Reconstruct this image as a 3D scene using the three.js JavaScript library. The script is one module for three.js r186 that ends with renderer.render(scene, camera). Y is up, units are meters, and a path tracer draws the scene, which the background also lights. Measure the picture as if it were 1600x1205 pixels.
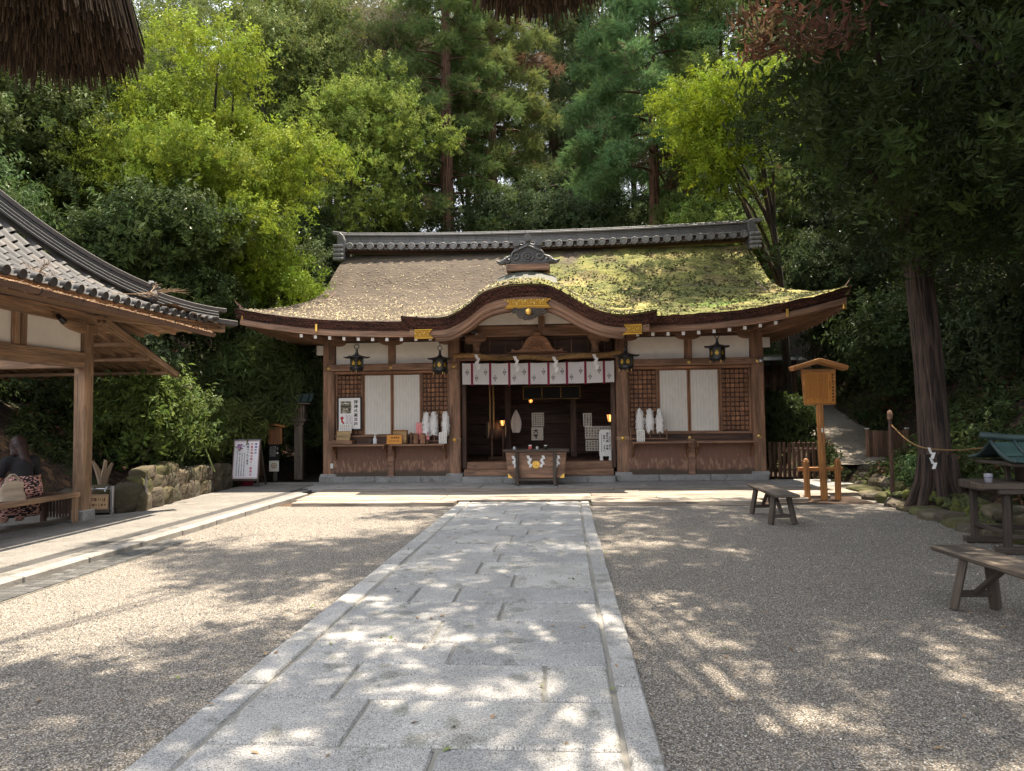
import * as THREE from 'three';
import { mergeGeometries } from 'three/addons/utils/BufferGeometryUtils.js';
import { MarchingCubes } from 'three/addons/objects/MarchingCubes.js';

// ---------- camera, sky, sun, exposure ----------
const scene = new THREE.Scene();
const camera = new THREE.PerspectiveCamera(57.0, 1600 / 1205, 0.05, 600);
camera.rotation.order = 'YXZ';
camera.position.set(0, 1.55, 0);
camera.rotation.set(THREE.MathUtils.degToRad(2.68), THREE.MathUtils.degToRad(4.17), -0.0125);
scene.add(camera);

const SKY_LEVEL = 0.95;
const SUN = new THREE.Vector3(0.64, 3.1, -0.72).normalize();
{ // hazy summer sky: pale, with the broad bright veil that haze spreads round a high sun
  const W = 256, H = 128, d = new Float32Array(W * H * 4);
  for (let r = 0; r < H; r++) {
    const el = ((r + 0.5) / H - 0.5) * Math.PI, up = Math.sin(el);
    for (let c = 0; c < W; c++) {
      const az = ((c + 0.5) / W - 0.5) * 2 * Math.PI, o = (r * W + c) * 4, ang = Math.acos(Math.max(-1, Math.min(1, Math.cos(az) * Math.cos(el) * SUN.x + up * SUN.y + Math.sin(az) * Math.cos(el) * SUN.z)));
      const g = 0.74 + 0.62 * Math.exp(-((ang / 0.75) ** 2)), col = up > 0 ? [0.90 * g, 0.95 * g, 1.04 * g] : [0.2, 0.19, 0.17];
      for (let i = 0; i < 3; i++) d[o + i] = col[i] * SKY_LEVEL;
      d[o + 3] = 1;
    }
  }
  const t = new THREE.DataTexture(d, W, H, THREE.RGBAFormat, THREE.FloatType);
  t.mapping = THREE.EquirectangularReflectionMapping; t.magFilter = THREE.LinearFilter; t.needsUpdate = true;
  scene.background = t; scene.environment = t;
}
const sun = new THREE.DirectionalLight(new THREE.Color(1.0, 0.885, 0.715), 5.0);
sun.name = 'sun'; sun.position.copy(SUN).multiplyScalar(60).add(new THREE.Vector3(0, 0, -14)); sun.target.position.set(0, 0, -14);
sun.castShadow = true; sun.shadow.radius = 1.0; sun.shadow.mapSize.set(4096, 4096);
Object.assign(sun.shadow.camera, { left: -40, right: 40, top: 40, bottom: -40, near: 1, far: 160 });
scene.add(sun, sun.target);
const renderer = new THREE.WebGLRenderer({ antialias: true });
renderer.toneMapping = THREE.LinearToneMapping;
renderer.toneMappingExposure = 3.2;
renderer.shadowMap.enabled = true; renderer.shadowMap.type = THREE.PCFSoftShadowMap;


// ---------- helpers ----------
const V = (x, y, z) => new THREE.Vector3(x, y, z);
const clamp = (x, a = 0, b = 1) => Math.min(b, Math.max(a, x));
const lerp = (a, b, t) => a + (b - a) * t;
const smooth = (a, b, x) => { const t = clamp((x - a) / (b - a)); return t * t * (3 - 2 * t); };
function mulberry(seed) { let a = seed | 0; return () => { a = (a + 0x6d2b79f5) | 0; let t = Math.imul(a ^ (a >>> 15), 1 | a); t = (t + Math.imul(t ^ (t >>> 7), 61 | t)) ^ t; return ((t ^ (t >>> 14)) >>> 0) / 4294967296; }; }
const R = mulberry(20240611);
const rr = (a, b) => a + (b - a) * R();
const used = {};
function numbered(name) { const n = used[name] = (used[name] ?? -1) + 1; return n ? name + '_' + String(n).padStart(3, '0') : name; }
function tag(o, label, category, group, kind) {
  if (label) o.userData.label = label; if (category) o.userData.category = category;
  if (group) o.userData.group = group; if (kind) o.userData.kind = kind; return o;
}
function thing(name, label, category, pos = [0, 0, 0], turn = 0, group) {
  const o = new THREE.Group(); o.name = numbered(name); o.position.set(...pos); o.rotation.y = turn; scene.add(o);
  return tag(o, label, category, group);
}
function setting(name, geo, mat) {
  const o = geo ? new THREE.Mesh(geo, mat) : new THREE.Group(); o.name = numbered(name); o.userData.kind = 'structure';
  o.castShadow = o.receiveShadow = true; scene.add(o); return o;
}
function part(parent, name, geo, mat, pos, rot) {
  const o = new THREE.Mesh(geo, mat); o.name = name; o.castShadow = o.receiveShadow = true;
  if (pos) o.position.set(...pos); if (rot) o.rotation.set(...rot);
  parent.add(o); return o;
}
function single(name, geo, mat, label, category, pos, rot, group) {
  const o = part(scene, numbered(name), geo, mat, pos, rot); return tag(o, label, category, group);
}
function copyOf(o, label, pos, turn) {
  const c = o.clone(); c.name = numbered(o.name.replace(/_\d{3}$/, '')); scene.add(c); c.userData = { ...o.userData };
  if (label) c.userData.label = label; if (pos) c.position.set(...pos); if (turn !== undefined) c.rotation.y = turn; return c;
}
// a box with chamfered edges; uv in metres, u along the longest side
function cb(w, h, d, c = 0.008, seed = 0) {
  c = Math.min(c, w * 0.45, h * 0.45, d * 0.45);
  const s = [w / 2, h / 2, d / 2], pos = [], nor = [], uv = [];
  const dims = [w, h, d], longest = dims.indexOf(Math.max(w, h, d));
  const ou = (seed * 0.377) % 1 * 3, ov = (seed * 0.713) % 1 * 3;
  const tri = (a, b, e) => {
    const n = new THREE.Vector3().subVectors(b, a).cross(new THREE.Vector3().subVectors(e, a)).normalize();
    const ctr = new THREE.Vector3().add(a).add(b).add(e);
    if (n.dot(ctr) < 0) { [b, e] = [e, b]; n.negate(); }
    const an = [Math.abs(n.x), Math.abs(n.y), Math.abs(n.z)], k = an.indexOf(Math.max(...an));
    let ax = [0, 1, 2].filter((i) => i !== k); if (ax[1] === longest) ax = [ax[1], ax[0]]; if (k === longest) ax = [ax[0], ax[1]];
    for (const p of [a, b, e]) { const q = p.toArray(); pos.push(...q); nor.push(n.x, n.y, n.z); uv.push(q[ax[0]] + ou, q[ax[1]] + ov); }
  };
  const P = (i, sx, sy, sz) => { // corner vertex belonging to the face of axis i
    const g = [sx, sy, sz].map((q, j) => q * (j === i ? s[j] : s[j] - c)); return V(...g);
  };
  const sg = [-1, 1];
  for (let i = 0; i < 3; i++) for (const q of sg) {
    const f = (a, b) => { const t = [0, 0, 0]; t[i] = q; t[(i + 1) % 3] = a; t[(i + 2) % 3] = b; return P(i, ...t); };
    tri(f(-1, -1), f(1, -1), f(1, 1)); tri(f(-1, -1), f(1, 1), f(-1, 1));
  }
  for (let i = 0; i < 3; i++) { // edges parallel to axis i
    const j = (i + 1) % 3, k = (i + 2) % 3;
    for (const a of sg) for (const b of sg) {
      const f = (face, e) => { const t = [0, 0, 0]; t[i] = e; t[j] = a; t[k] = b; return P(face, ...t); };
      tri(f(j, -1), f(j, 1), f(k, 1)); tri(f(j, -1), f(k, 1), f(k, -1));
    }
  }
  for (const a of sg) for (const b of sg) for (const e of sg) tri(P(0, a, b, e), P(1, a, b, e), P(2, a, b, e));
  return mkgeo(pos, nor, uv);
}
function mkgeo(pos, nor, uv, idx) {
  const g = new THREE.BufferGeometry();
  g.setAttribute('position', new THREE.Float32BufferAttribute(pos, 3));
  if (uv) g.setAttribute('uv', new THREE.Float32BufferAttribute(uv, 2));
  if (idx) g.setIndex(idx);
  if (nor) g.setAttribute('normal', new THREE.Float32BufferAttribute(nor, 3)); else g.computeVertexNormals();
  return g;
}
const cbCache = new Map();
function cbs(w, h, d, c = 0.008, variant = 0) { const k = [w, h, d, c, variant].map((x) => +x.toFixed(4)).join(); if (!cbCache.has(k)) cbCache.set(k, cb(w, h, d, c, variant + 1)); return cbCache.get(k); }
let boxSeed = 1;
const box = (parent, name, w, h, d, mat, pos, rot, c) => part(parent, name, cb(w, h, d, c, boxSeed++), mat, pos, rot);
// a bar of section w (sideways) x h between two points
function bar(parent, name, a, b, w, h, mat, c = 0.006, shareKey) {
  const d = new THREE.Vector3().subVectors(b, a), L = d.length(), m = part(parent, name, shareKey !== undefined ? cbs(w, h, L, c, shareKey) : cb(w, h, L, c, boxSeed++), mat);
  m.position.copy(a).addScaledVector(d, 0.5);
  const zx = d.clone().normalize(); let up = Math.abs(zx.y) > 0.99 ? V(1, 0, 0) : V(0, 1, 0);
  const xx = new THREE.Vector3().crossVectors(up, zx).normalize(), yy = new THREE.Vector3().crossVectors(zx, xx);
  m.quaternion.setFromRotationMatrix(new THREE.Matrix4().makeBasis(xx, yy, zx)); return m;
}
// grid surface from a function (u,v)->[x,y,z,(s,t)]
function surf(nu, nv, f, closedNormals) {
  const pos = [], uv = [], idx = [];
  for (let j = 0; j <= nv; j++) for (let i = 0; i <= nu; i++) { const p = f(i / nu, j / nv); pos.push(p[0], p[1], p[2]); uv.push(p[3] ?? i / nu, p[4] ?? j / nv); }
  for (let j = 0; j < nv; j++) for (let i = 0; i < nu; i++) { const a = j * (nu + 1) + i, b = a + 1, c = a + nu + 1, d = c + 1; idx.push(a, c, b, b, c, d); }
  return mkgeo(pos, null, uv, idx);
}
// tube through points with radii
function tube(pts, rad, seg = 7, capEnd = true, wob = 0, rnd = R, ridge = 0) {
  const pos = [], uv = [], idx = []; let len = 0;
  const n = pts.length; let prevX = null;
  for (let i = 0; i < n; i++) {
    const t = new THREE.Vector3().subVectors(pts[Math.min(n - 1, i + 1)], pts[Math.max(0, i - 1)]).normalize();
    let x = prevX ? prevX.clone().addScaledVector(t, -prevX.dot(t)) : new THREE.Vector3().crossVectors(Math.abs(t.y) > 0.9 ? V(1, 0, 0) : V(0, 1, 0), t);
    x.normalize(); prevX = x; const y = new THREE.Vector3().crossVectors(t, x);
    if (i) len += pts[i].distanceTo(pts[i - 1]);
    for (let k = 0; k <= seg; k++) {
      const a = (k % seg) / seg * Math.PI * 2, r = rad[i] * (1 + (wob ? wob * Math.sin(a * 3 + i) + wob * Math.sin(a * 7 + 2) : 0) + (ridge ? ridge * (vnoise(k % seg / seg, i / 60, 17, 40, 3) - 0.5) * 2 : 0));
      const p = pts[i].clone().addScaledVector(x, Math.cos(a) * r).addScaledVector(y, Math.sin(a) * r);
      pos.push(p.x, p.y, p.z); uv.push(len, k / seg * Math.max(0.3, Math.round(rad[0] * 6.28 * 2) / 2));
    }
  }
  for (let i = 0; i < n - 1; i++) for (let k = 0; k < seg; k++) { const a = i * (seg + 1) + k, b = a + 1, c = a + seg + 1, d = c + 1; idx.push(a, b, c, b, d, c); }
  if (capEnd) for (const e of [0, n - 1]) { const c = pos.length / 3; pos.push(pts[e].x, pts[e].y, pts[e].z); uv.push(0, 0); for (let k = 0; k < seg; k++) { const a = e * (seg + 1) + k; e ? idx.push(a, a + 1, c) : idx.push(a + 1, a, c); } }
  return mkgeo(pos, null, uv, idx);
}
const move = (g, x, y, z) => { g.translate(x, y, z); return g; };
const merge = (list) => { const l = list.map((g) => { const q = g.index ? g.toNonIndexed() : g.clone(); for (const k of Object.keys(q.attributes)) if (!['position', 'normal', 'uv'].includes(k)) q.deleteAttribute(k); return q; }); return mergeGeometries(l); };
function lathe(profile, seg = 20) { return new THREE.LatheGeometry(profile.map(([r, y]) => new THREE.Vector2(r, y)), seg); }
function extrude(shape, depth, bevel = 0.006, curveSegments = 10) {
  const g = new THREE.ExtrudeGeometry(shape, { depth: Math.max(0.001, depth - 2 * bevel), bevelEnabled: bevel > 0, bevelThickness: bevel, bevelSize: bevel, bevelOffset: -bevel, bevelSegments: 1, curveSegments });
  g.translate(0, 0, -depth / 2 + bevel); return g;
}
function polyShape(pts) { const s = new THREE.Shape(); pts.forEach(([x, y], i) => (i ? s.lineTo(x, y) : s.moveTo(x, y))); s.closePath(); return s; }
function splineShape(pts, n = 60) { const c = new THREE.CatmullRomCurve3(pts.map(([x, y]) => V(x, y, 0)), true, 'centripetal'); return polyShape(c.getPoints(n).map((p) => [p.x, p.y])); }

// ---------- procedural textures ----------
function hash2(x, y, s) { let h = Math.imul(x, 374761393) + Math.imul(y, 668265263) + Math.imul(s, 1442695041); h = Math.imul(h ^ (h >>> 13), 1274126177); return ((h ^ (h >>> 16)) >>> 0) / 4294967296; }
function vnoise(u, v, px, py, s) { // tileable value noise, px x py cells over the unit square
  const x = u * px, y = v * py, ix = Math.floor(x), iy = Math.floor(y), fx = x - ix, fy = y - iy;
  const m = (a, n) => ((a % n) + n) % n, sx = fx * fx * (3 - 2 * fx), sy = fy * fy * (3 - 2 * fy);
  const a = hash2(m(ix, px), m(iy, py), s), b = hash2(m(ix + 1, px), m(iy, py), s), c = hash2(m(ix, px), m(iy + 1, py), s), d = hash2(m(ix + 1, px), m(iy + 1, py), s);
  return lerp(lerp(a, b, sx), lerp(c, d, sx), sy);
}
function fbm(u, v, px, py, s, oct = 4) { let r = 0, a = 0.5, t = 0; for (let i = 0; i < oct; i++) { r += a * vnoise(u, v, px << i, py << i, s + i * 17); t += a; a *= 0.5; } return r / t; }
function tex(w, h, f, srgb = true, rep) {
  const d = new Uint8Array(w * h * 4);
  for (let y = 0; y < h; y++) for (let x = 0; x < w; x++) { const c = f((x + 0.5) / w, (y + 0.5) / h, x, y), o = (y * w + x) * 4; if (Array.isArray(c)) { d[o] = clamp(c[0]) * 255; d[o + 1] = clamp(c[1]) * 255; d[o + 2] = clamp(c[2]) * 255; } else d[o] = d[o + 1] = d[o + 2] = clamp(c) * 255; d[o + 3] = 255; }
  const t = new THREE.DataTexture(d, w, h); t.magFilter = THREE.LinearFilter; t.minFilter = THREE.LinearMipmapLinearFilter; t.generateMipmaps = true; t.wrapS = t.wrapT = THREE.RepeatWrapping; if (srgb) t.colorSpace = THREE.SRGBColorSpace;
  if (rep) t.repeat.set(rep[0], rep[1]); t.needsUpdate = true; return t;
}
const mix3 = (a, b, t) => [lerp(a[0], b[0], t), lerp(a[1], b[1], t), lerp(a[2], b[2], t)];
const lin = (r, g, b) => new THREE.Color().setRGB(r, g, b);
const std = (c, o = {}) => new THREE.MeshStandardMaterial({ color: Array.isArray(c) ? lin(...c) : c, roughness: 0.85, ...o });
const phys = (c, o = {}) => new THREE.MeshPhysicalMaterial({ color: Array.isArray(c) ? lin(...c) : c, roughness: 0.85, ...o });

// wood: grain runs along u; one tile is 2 m x 1 m
const woodTex = tex(1024, 512, (u, v) => {
  const w = v + 0.02 * (fbm(u, v, 3, 4, 5, 2) - 0.5), g = vnoise(u, w, 6, 90, 3), f = vnoise(u, w, 24, 230, 9), big = fbm(u, w, 3, 10, 21, 3);
  const crack = smooth(0.80, 0.9, vnoise(u, w, 5, 120, 44)) * smooth(0.5, 0.7, fbm(u, v, 8, 6, 71, 2));
  let k = 0.72 + 0.17 * (g - 0.5) + 0.16 * (f - 0.5) + 0.5 * (big - 0.5); k -= crack * 0.3;
  const warm = vnoise(u, v, 5, 14, 66);
  return [k * (1 + 0.04 * warm), k * 0.985, k * (0.97 - 0.05 * warm)];
}, true, [0.5, 1]);
const woodBump = tex(1024, 512, (u, v) => { const w = v + 0.02 * (fbm(u, v, 3, 4, 5, 2) - 0.5); return 0.5 + 0.35 * (vnoise(u, w, 6, 90, 3) - 0.5) + 0.4 * (vnoise(u, w, 24, 230, 9) - 0.5) - 0.4 * smooth(0.80, 0.9, vnoise(u, w, 5, 120, 44)) * smooth(0.5, 0.7, fbm(u, v, 8, 6, 71, 2)); }, false, [0.5, 1]);
const wood = (c, o = {}) => std(c, { map: woodTex, bumpMap: woodBump, bumpScale: 0.004, roughness: 0.72, ...o });
// general fine mottling, 1 m tile
const mottle = tex(512, 512, (u, v) => { const k = 0.8 + 0.3 * (fbm(u, v, 5, 5, 12, 5) - 0.5) + 0.1 * (vnoise(u, v, 120, 120, 8) - 0.5); return [k, k, k]; });
const mottleBump = tex(512, 512, (u, v) => 0.5 + 0.5 * (fbm(u, v, 12, 12, 31, 5) - 0.5), false);

const plasterMap = tex(512, 512, (u, v) => { const k = 0.95 + 0.08 * (fbm(u, v, 5, 5, 12, 5) - 0.5) + 0.04 * (vnoise(u, v, 150, 150, 8) - 0.5); return [k, k, k * 0.995]; });

const M = {
  wood: wood([0.42, 0.248, 0.162]),        // aged red-brown cypress of the hall
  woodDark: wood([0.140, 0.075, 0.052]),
  woodTan: wood([0.54, 0.36, 0.235]),       // pavilion timber
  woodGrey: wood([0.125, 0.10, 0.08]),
  woodOrange: wood([0.60, 0.27, 0.075]),
  lattice: wood([0.48, 0.25, 0.14]),
  plaster: std([0.92, 0.865, 0.79], { map: plasterMap, roughness: 0.95, bumpMap: mottleBump, bumpScale: 0.002 }),
  paper: std([0.86, 0.82, 0.76], { roughness: 0.95 }),
  white: std([0.72, 0.70, 0.66], { roughness: 0.8 }),
  shide: phys([0.86, 0.84, 0.82], { roughness: 0.95, transmission: 0.2, side: THREE.DoubleSide }),
  gold: std([0.90, 0.55, 0.12], { metalness: 0.75, roughness: 0.42 }),
  brass: std([0.62, 0.42, 0.16], { metalness: 0.9, roughness: 0.4 }),
  black: std([0.012, 0.012, 0.013], { roughness: 0.4 }),
  iron: std([0.03, 0.028, 0.026], { roughness: 0.55, metalness: 0.4 }),
  steel: std([0.55, 0.55, 0.56], { metalness: 0.9, roughness: 0.35 }),
  tile: std([0.20, 0.19, 0.185], { map: mottle, roughness: 0.55, bumpMap: mottleBump, bumpScale: 0.003 }),
  tileEdge: std([0.33, 0.31, 0.295], { map: mottle, roughness: 0.6 }),
  copper: std([0.06, 0.10, 0.095], { map: mottle, roughness: 0.5 }),
  redCloth: std([0.30, 0.02, 0.05], { roughness: 0.95 }),
  rope: std([0.48, 0.30, 0.13], { map: woodTex, roughness: 0.95 }),
  rubble: std([0.23, 0.20, 0.165], { map: mottle, roughness: 0.95, bumpMap: mottleBump, bumpScale: 0.02 }),
};
// ---------- brush lettering: strokes on a 0..9 grid, x then y (down) ----------
const GLYPH = {
  御: '2002 2305 1419 4132 3262 3565 5158 5373 3848 7191 9196 7179 9686', 神: '2022 0343 4308 2429 3546 5292975752 5494 7079', 水: '5058 5847 0333 3308 8152 5298',
  薬: '0191 3002 6062 3363653533 3464 0426 9473 0696 5559 5609 5699', 井: '0292 0696 3029 6069', 戸: '0191 1383 8386 1686 1309', の: '52381704225182958668', 大: '0393 5053 5309 5399',
  量: '2070732320 0494 2575772725 5459 0999', 持: '0232 2028 2817 0644 5292 7074 4494 4696 8489 8978 5768', ち: '1282 422655868849', 帰: '1116 3039 5080 8084 5484 5282 4595 4547 9597 6569',
  り: '212536 717558', '・': '4455', 販: '1141471711 1343 1545 1709 4749 6191 6158 6383 8359 6499', 売: '1181 5053 2373 0595 0507 9597 462809 666899', は: '1119 4383 7078 784865 7989',
  お: '0353 303717063574867758 7183', 断: '0108 0858 0444 3038 1234 3214 6291 6259 6494 8489', い: '212637 7177', た: '0252 3019 5484 5758 5898', し: '3037497987', ま: '1282 1484 5058282657 5789', す: '0292 606647355466 6659',
  み: '1141 4118 1806 0695 7359', く: '712579', じ: '3037497987 6172 8191', 守: '5051 0292 0203 1484 6469 6949 3657', 入: '5409 5499 3050 5054', 狭: '3013 0334 343719 4292 7074 5364 8374 4595 7549 7599', 坐: '2015 1535 7055 5585 5059 2787 0999',
  荒: '0191 3002 6062 0494 4427 2777 3729 5759 7799', 魂: '0131 0343 3307 0747 4282 4246 8286 4686 4484 6246 5759 7699', 社: '2022 0343 4308 2429 3546 5494 7179 4999', 祭: '2002 5083 0292 2474 0696 5659 3718 7799', 参: '5012 1282 0494 5409 5499 6337 7548', 拝: '0232 2028 0644 5191 5393 5595 7179',
  授: '0232 2028 0644 5080 5262 8272 4494 5686 8659 5799', 与: '1121 2184 2482 1686 8649 8676', 所: '0141 0343 0346 0609 5181 5159 5494 7479', へ: '054199',
};
function glyph(ctx, ch, x, y, s, rnd) {
  const line = (p) => { ctx.beginPath(); p.forEach(([a, b], i) => (i ? ctx.lineTo : ctx.moveTo).call(ctx, x + (a + 0.5) / 10 * s, y + (b + 0.5) / 10 * s)); ctx.stroke(); };
  const d = GLYPH[ch];
  if (d) for (const st of d.split(' ')) { const p = []; for (let i = 0; i + 1 < st.length; i += 2) p.push([+st[i], +st[i + 1]]); line(p); }
  else if (ch !== ' ') { // small print too fine to read: stroke groups
    const n = 3 + Math.floor(rnd() * 4);
    for (let i = 0; i < n; i++) rnd() < 0.55 ? line([[rnd() * 2, 1 + rnd() * 8], [7 + rnd() * 2, 1 + rnd() * 8]]) : line([[2 + rnd() * 6, rnd() * 3], [2 + rnd() * 6, 6 + rnd() * 3]]);
  }
}
function column(ctx, text, x, y, s, color, weight = 0.13, step = 1.06, rnd = R) { ctx.strokeStyle = color; ctx.lineWidth = s * weight; ctx.lineCap = 'round'; [...text].forEach((c, i) => glyph(ctx, c, x, y + i * s * step, s, rnd)); }
function row(ctx, text, x, y, s, color, weight = 0.13, rnd = R) { ctx.strokeStyle = color; ctx.lineWidth = s * weight; ctx.lineCap = 'round'; [...text].forEach((c, i) => glyph(ctx, c, x + i * s * 1.1, y, s, rnd)); }
const smallPrint = (n) => '?'.repeat(n);
function canvasTex(w, h, draw) { const c = document.createElement('canvas'); c.width = w; c.height = h; const ctx = c.getContext('2d'); draw(ctx, w, h); const t = new THREE.CanvasTexture(c); t.colorSpace = THREE.SRGBColorSpace; t.magFilter = THREE.LinearFilter; return t; }
const printMat = (w, h, draw, o = {}) => new THREE.MeshStandardMaterial({ map: canvasTex(w, h, draw), roughness: 0.8, ...o });
function face(parent, name, w, h, mat, pos, rot) { return part(parent, name, new THREE.PlaneGeometry(w, h), mat, pos, rot); }
// ---------- ground ----------
const grain = (u, v, n, s) => { // random cells: stones of a gravel bed -> [tone 0..1, closeness to the cell's middle 0..1]
  const x = u * n, y = v * n, ix = Math.floor(x), iy = Math.floor(y); let best = 9, second = 9, id = 0;
  for (let j = -1; j <= 1; j++) for (let i = -1; i <= 1; i++) {
    const cx = ((ix + i) % n + n) % n, cy = ((iy + j) % n + n) % n, dx = ix + i + hash2(cx, cy, s) - x, dy = iy + j + hash2(cx, cy, s + 1) - y, d = dx * dx + dy * dy;
    if (d < best) { second = best; best = d; id = hash2(cx, cy, s + 2); } else if (d < second) second = d;
  }
  return [id, clamp(Math.sqrt(second) - Math.sqrt(best))];
};
const GN = 2048, gravelBumpData = new Float32Array(GN * GN);
const gravelTex = tex(GN, GN, (u, v, x, y) => {
  const [id, e] = grain(u, v, 360, 3), [id2] = grain(u, v, 140, 40), n = vnoise(u, v, 700, 700, 5);
  gravelBumpData[y * GN + x] = 0.25 + 0.75 * Math.pow(e, 0.6) * (0.6 + 0.4 * id2);
  const l = id < 0.25 ? 0.35 + 0.5 * id : id < 0.78 ? 0.56 + 0.3 * (id - 0.25) : 0.84 + 0.75 * (id - 0.78);
  const k = l * (0.72 + 0.28 * smooth(0.0, 0.25, e)) * (0.92 + 0.16 * n), w = hash2(Math.floor(id * 9999), 3, 8);
  return mix3([k * 1.0, k * 0.985, k * 0.96], [k * 1.03, k * 0.95, k * 0.84], w);
}, true, [1 / 2.6, 1 / 2.6]);
const gravelBump = tex(GN, GN, (u, v, x, y) => gravelBumpData[y * GN + x], false, [1 / 2.6, 1 / 2.6]);
const gravelMat = std([0.53, 0.52, 0.525], { map: gravelTex, bumpMap: gravelBump, bumpScale: 0.006, roughness: 0.95, vertexColors: true });
{
  const g = surf(120, 130, (u, v) => { const x = lerp(-5.6, 6.6, u), z = lerp(3, -17.3, v), h = 0.012 * (fbm(u, v, 14, 22, 4, 3) - 0.5); return [x, h - 0.006, z, x, z]; });
  const n = g.attributes.position.count, c = new Float32Array(n * 3);
  for (let i = 0; i < n; i++) { const x = g.attributes.position.getX(i), z = g.attributes.position.getZ(i), a = fbm((x + 20) / 40, (z + 30) / 60, 26, 38, 9, 4), k = 0.86 + 0.3 * (a - 0.5); c.set([k, k * (0.995 - 0.02 * a), k * (0.985 - 0.05 * a)], i * 3); }
  g.setAttribute('color', new THREE.BufferAttribute(c, 3));
  setting('gravel_yard', g, gravelMat);
  // loose stones lying proud on the near gravel
  const ico = new THREE.IcosahedronGeometry(1, 0), st = new THREE.InstancedMesh(ico, std([1, 1, 1], { roughness: 0.9, flatShading: true }), 45000);
  const m = new THREE.Matrix4(), q = new THREE.Quaternion(), e = new THREE.Euler(), col = new THREE.Color(); let k = 0;
  const rg = mulberry(77);
  while (k < 45000) {
    const z = -2.3 - Math.pow(rg(), 1.5) * 9, x = lerp(-5.0, 6.0, rg());
    if ((x > -1.98 && x < 0.44 && (rg() > 0.035 || (x > -1.7 && x < 0.2 && rg() > 0.25))) || (x < -5.2 && z < 0) || (x < -4.9 && z < -5.2 && z > -9.4) || Math.abs(x) > 2 + -z * 0.95) continue;
    const s = lerp(0.0025, 0.0065, rg() * rg()); e.set(rg() * 6, rg() * 6, rg() * 6); q.setFromEuler(e);
    m.compose(V(x, (x > -1.97 && x < 0.43 ? 0.035 : 0.002) + s * 0.2, z), q, V(s, s * 0.75, s * 1.15)); st.setMatrixAt(k, m);
    const t = rg(), b = t < 0.3 ? 0.10 + 0.08 * rg() : t < 0.85 ? 0.20 + 0.16 * rg() : 0.40 + 0.18 * rg(); col.setRGB(b, b * 0.95, b * (0.8 + 0.12 * rg())); st.setColorAt(k, col); k++;
  }
  st.name = 'loose_gravel'; st.castShadow = st.receiveShadow = true; scene.add(tag(st, 'fine grey gravel stones scattered over the shrine yard', 'gravel', null, 'stuff'));
}
{ // dry leaves blown over the yard and the path
  const rg = mulberry(2718), leaf = mkgeo([-1, 0, 0, 0, 0.2, -0.42, 1, 0.1, 0, 0, 0.2, 0.42], null, [0, 0, 0, 1, 1, 1, 1, 0], [0, 2, 1, 0, 3, 2]), im = new THREE.InstancedMesh(leaf, std([1, 1, 1], { roughness: 0.9, side: THREE.DoubleSide }), 520), m = new THREE.Matrix4(), q = new THREE.Quaternion(), e = new THREE.Euler(), c = new THREE.Color();
  for (let i = 0; i < 520; i++) { const z = -2.4 - rg() * 10.2, x = lerp(-5.1, 5.6, rg()), s = 0.012 + 0.02 * rg(), on = x > -1.97 && x < 0.43; e.set((rg() - 0.5) * 0.5, rg() * 6.28, (rg() - 0.5) * 0.5); q.setFromEuler(e); m.compose(V(x, on ? 0.037 : 0.008, z), q, V(s, s, s)); im.setMatrixAt(i, m); const b = 0.10 + 0.22 * rg(), g = rg(); im.setColorAt(i, g < 0.2 ? c.setRGB(b * 0.5, b * 0.6, b * 0.2) : c.setRGB(b, b * 0.66, b * 0.38)); }
  im.name = 'fallen_leaves'; im.castShadow = im.receiveShadow = true; scene.add(tag(im, 'small dry leaves scattered over the gravel and stone path', 'leaves', null, 'stuff'));
}
// hills round the yard
const rampX = (z) => lerp(7.08, 8.34, clamp((-16.6 - z) / 9.4)), rampY = (z) => 0.42 + 1.78 * clamp((-16.9 - z) / 9.1);
function hillH(x, z) {
  const lx = lerp(-10.9, -8.1, smooth(-11.0, -12.4, z)), front = smooth(16, 3, z);
  const dl = Math.max(0, lx - x), dr = Math.max(0, x - 6.15 - 0.9 * smooth(-9.5, -7, z)), db = Math.max(0, -z - 24.2), d = Math.hypot(dl, dr, db);
  const n = fbm((x + 60) / 120, (z + 110) / 140, 24, 28, 3, 4) - 0.5;
  let h = (30 * (1 - Math.exp(-0.58 * d / 30)) * (0.25 + 0.75 * front)) + n * clamp(d * 0.5, 0, 1.6);
  if (z < -11.7 && x < -7.5) h = Math.max(h, 0.5 * smooth(-7.5, -7.75, x) * smooth(-11.5, -11.9, z) + Math.max(0, (-8.1 - x) * 0.55));
  h += 0.32 * Math.exp(-(((x - 6.1) / 0.9) ** 2 + ((z + 11.8) / 1.5) ** 2)); // mound at the big tree's roots
  if (x > 4.9 && x < 13 && z < -15.6) { // the bank carved by the sloping path
    const rx = rampX(z), ry = rampY(z), w = 0.87, s = smooth(-15.6, -17.2, z); let t;
    if (x < rx - w) t = Math.max(-0.05, ry - (rx - w - x) * 1.35 - 0.1); else if (x < rx + w) t = ry - 0.06; else t = ry + (x - rx - w) * 0.95 + 0.12 * n;
    h = lerp(h, t, s * smooth(4.9, 5.3, x) * smooth(13, 10.5, x));
  }
  return h;
}
const litterTex = tex(1024, 1024, (u, v) => {
  const [id, e] = grain(u, v, 42, 90), [id2, e2] = grain(u + 0.3, v + 0.2, 23, 33), n = fbm(u, v, 8, 8, 50, 4);
  let c = mix3([0.20, 0.15, 0.115], [0.44, 0.33, 0.235], id * 0.8 * smooth(0.02, 0.2, e)); c = mix3(c, [0.55, 0.43, 0.31], id2 > 0.78 ? 0.7 * smooth(0.03, 0.15, e2) : 0);
  return mix3(c, [0.22, 0.26, 0.10], smooth(0.52, 0.66, n) * 0.8);
}, true, [0.5, 0.5]);
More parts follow.
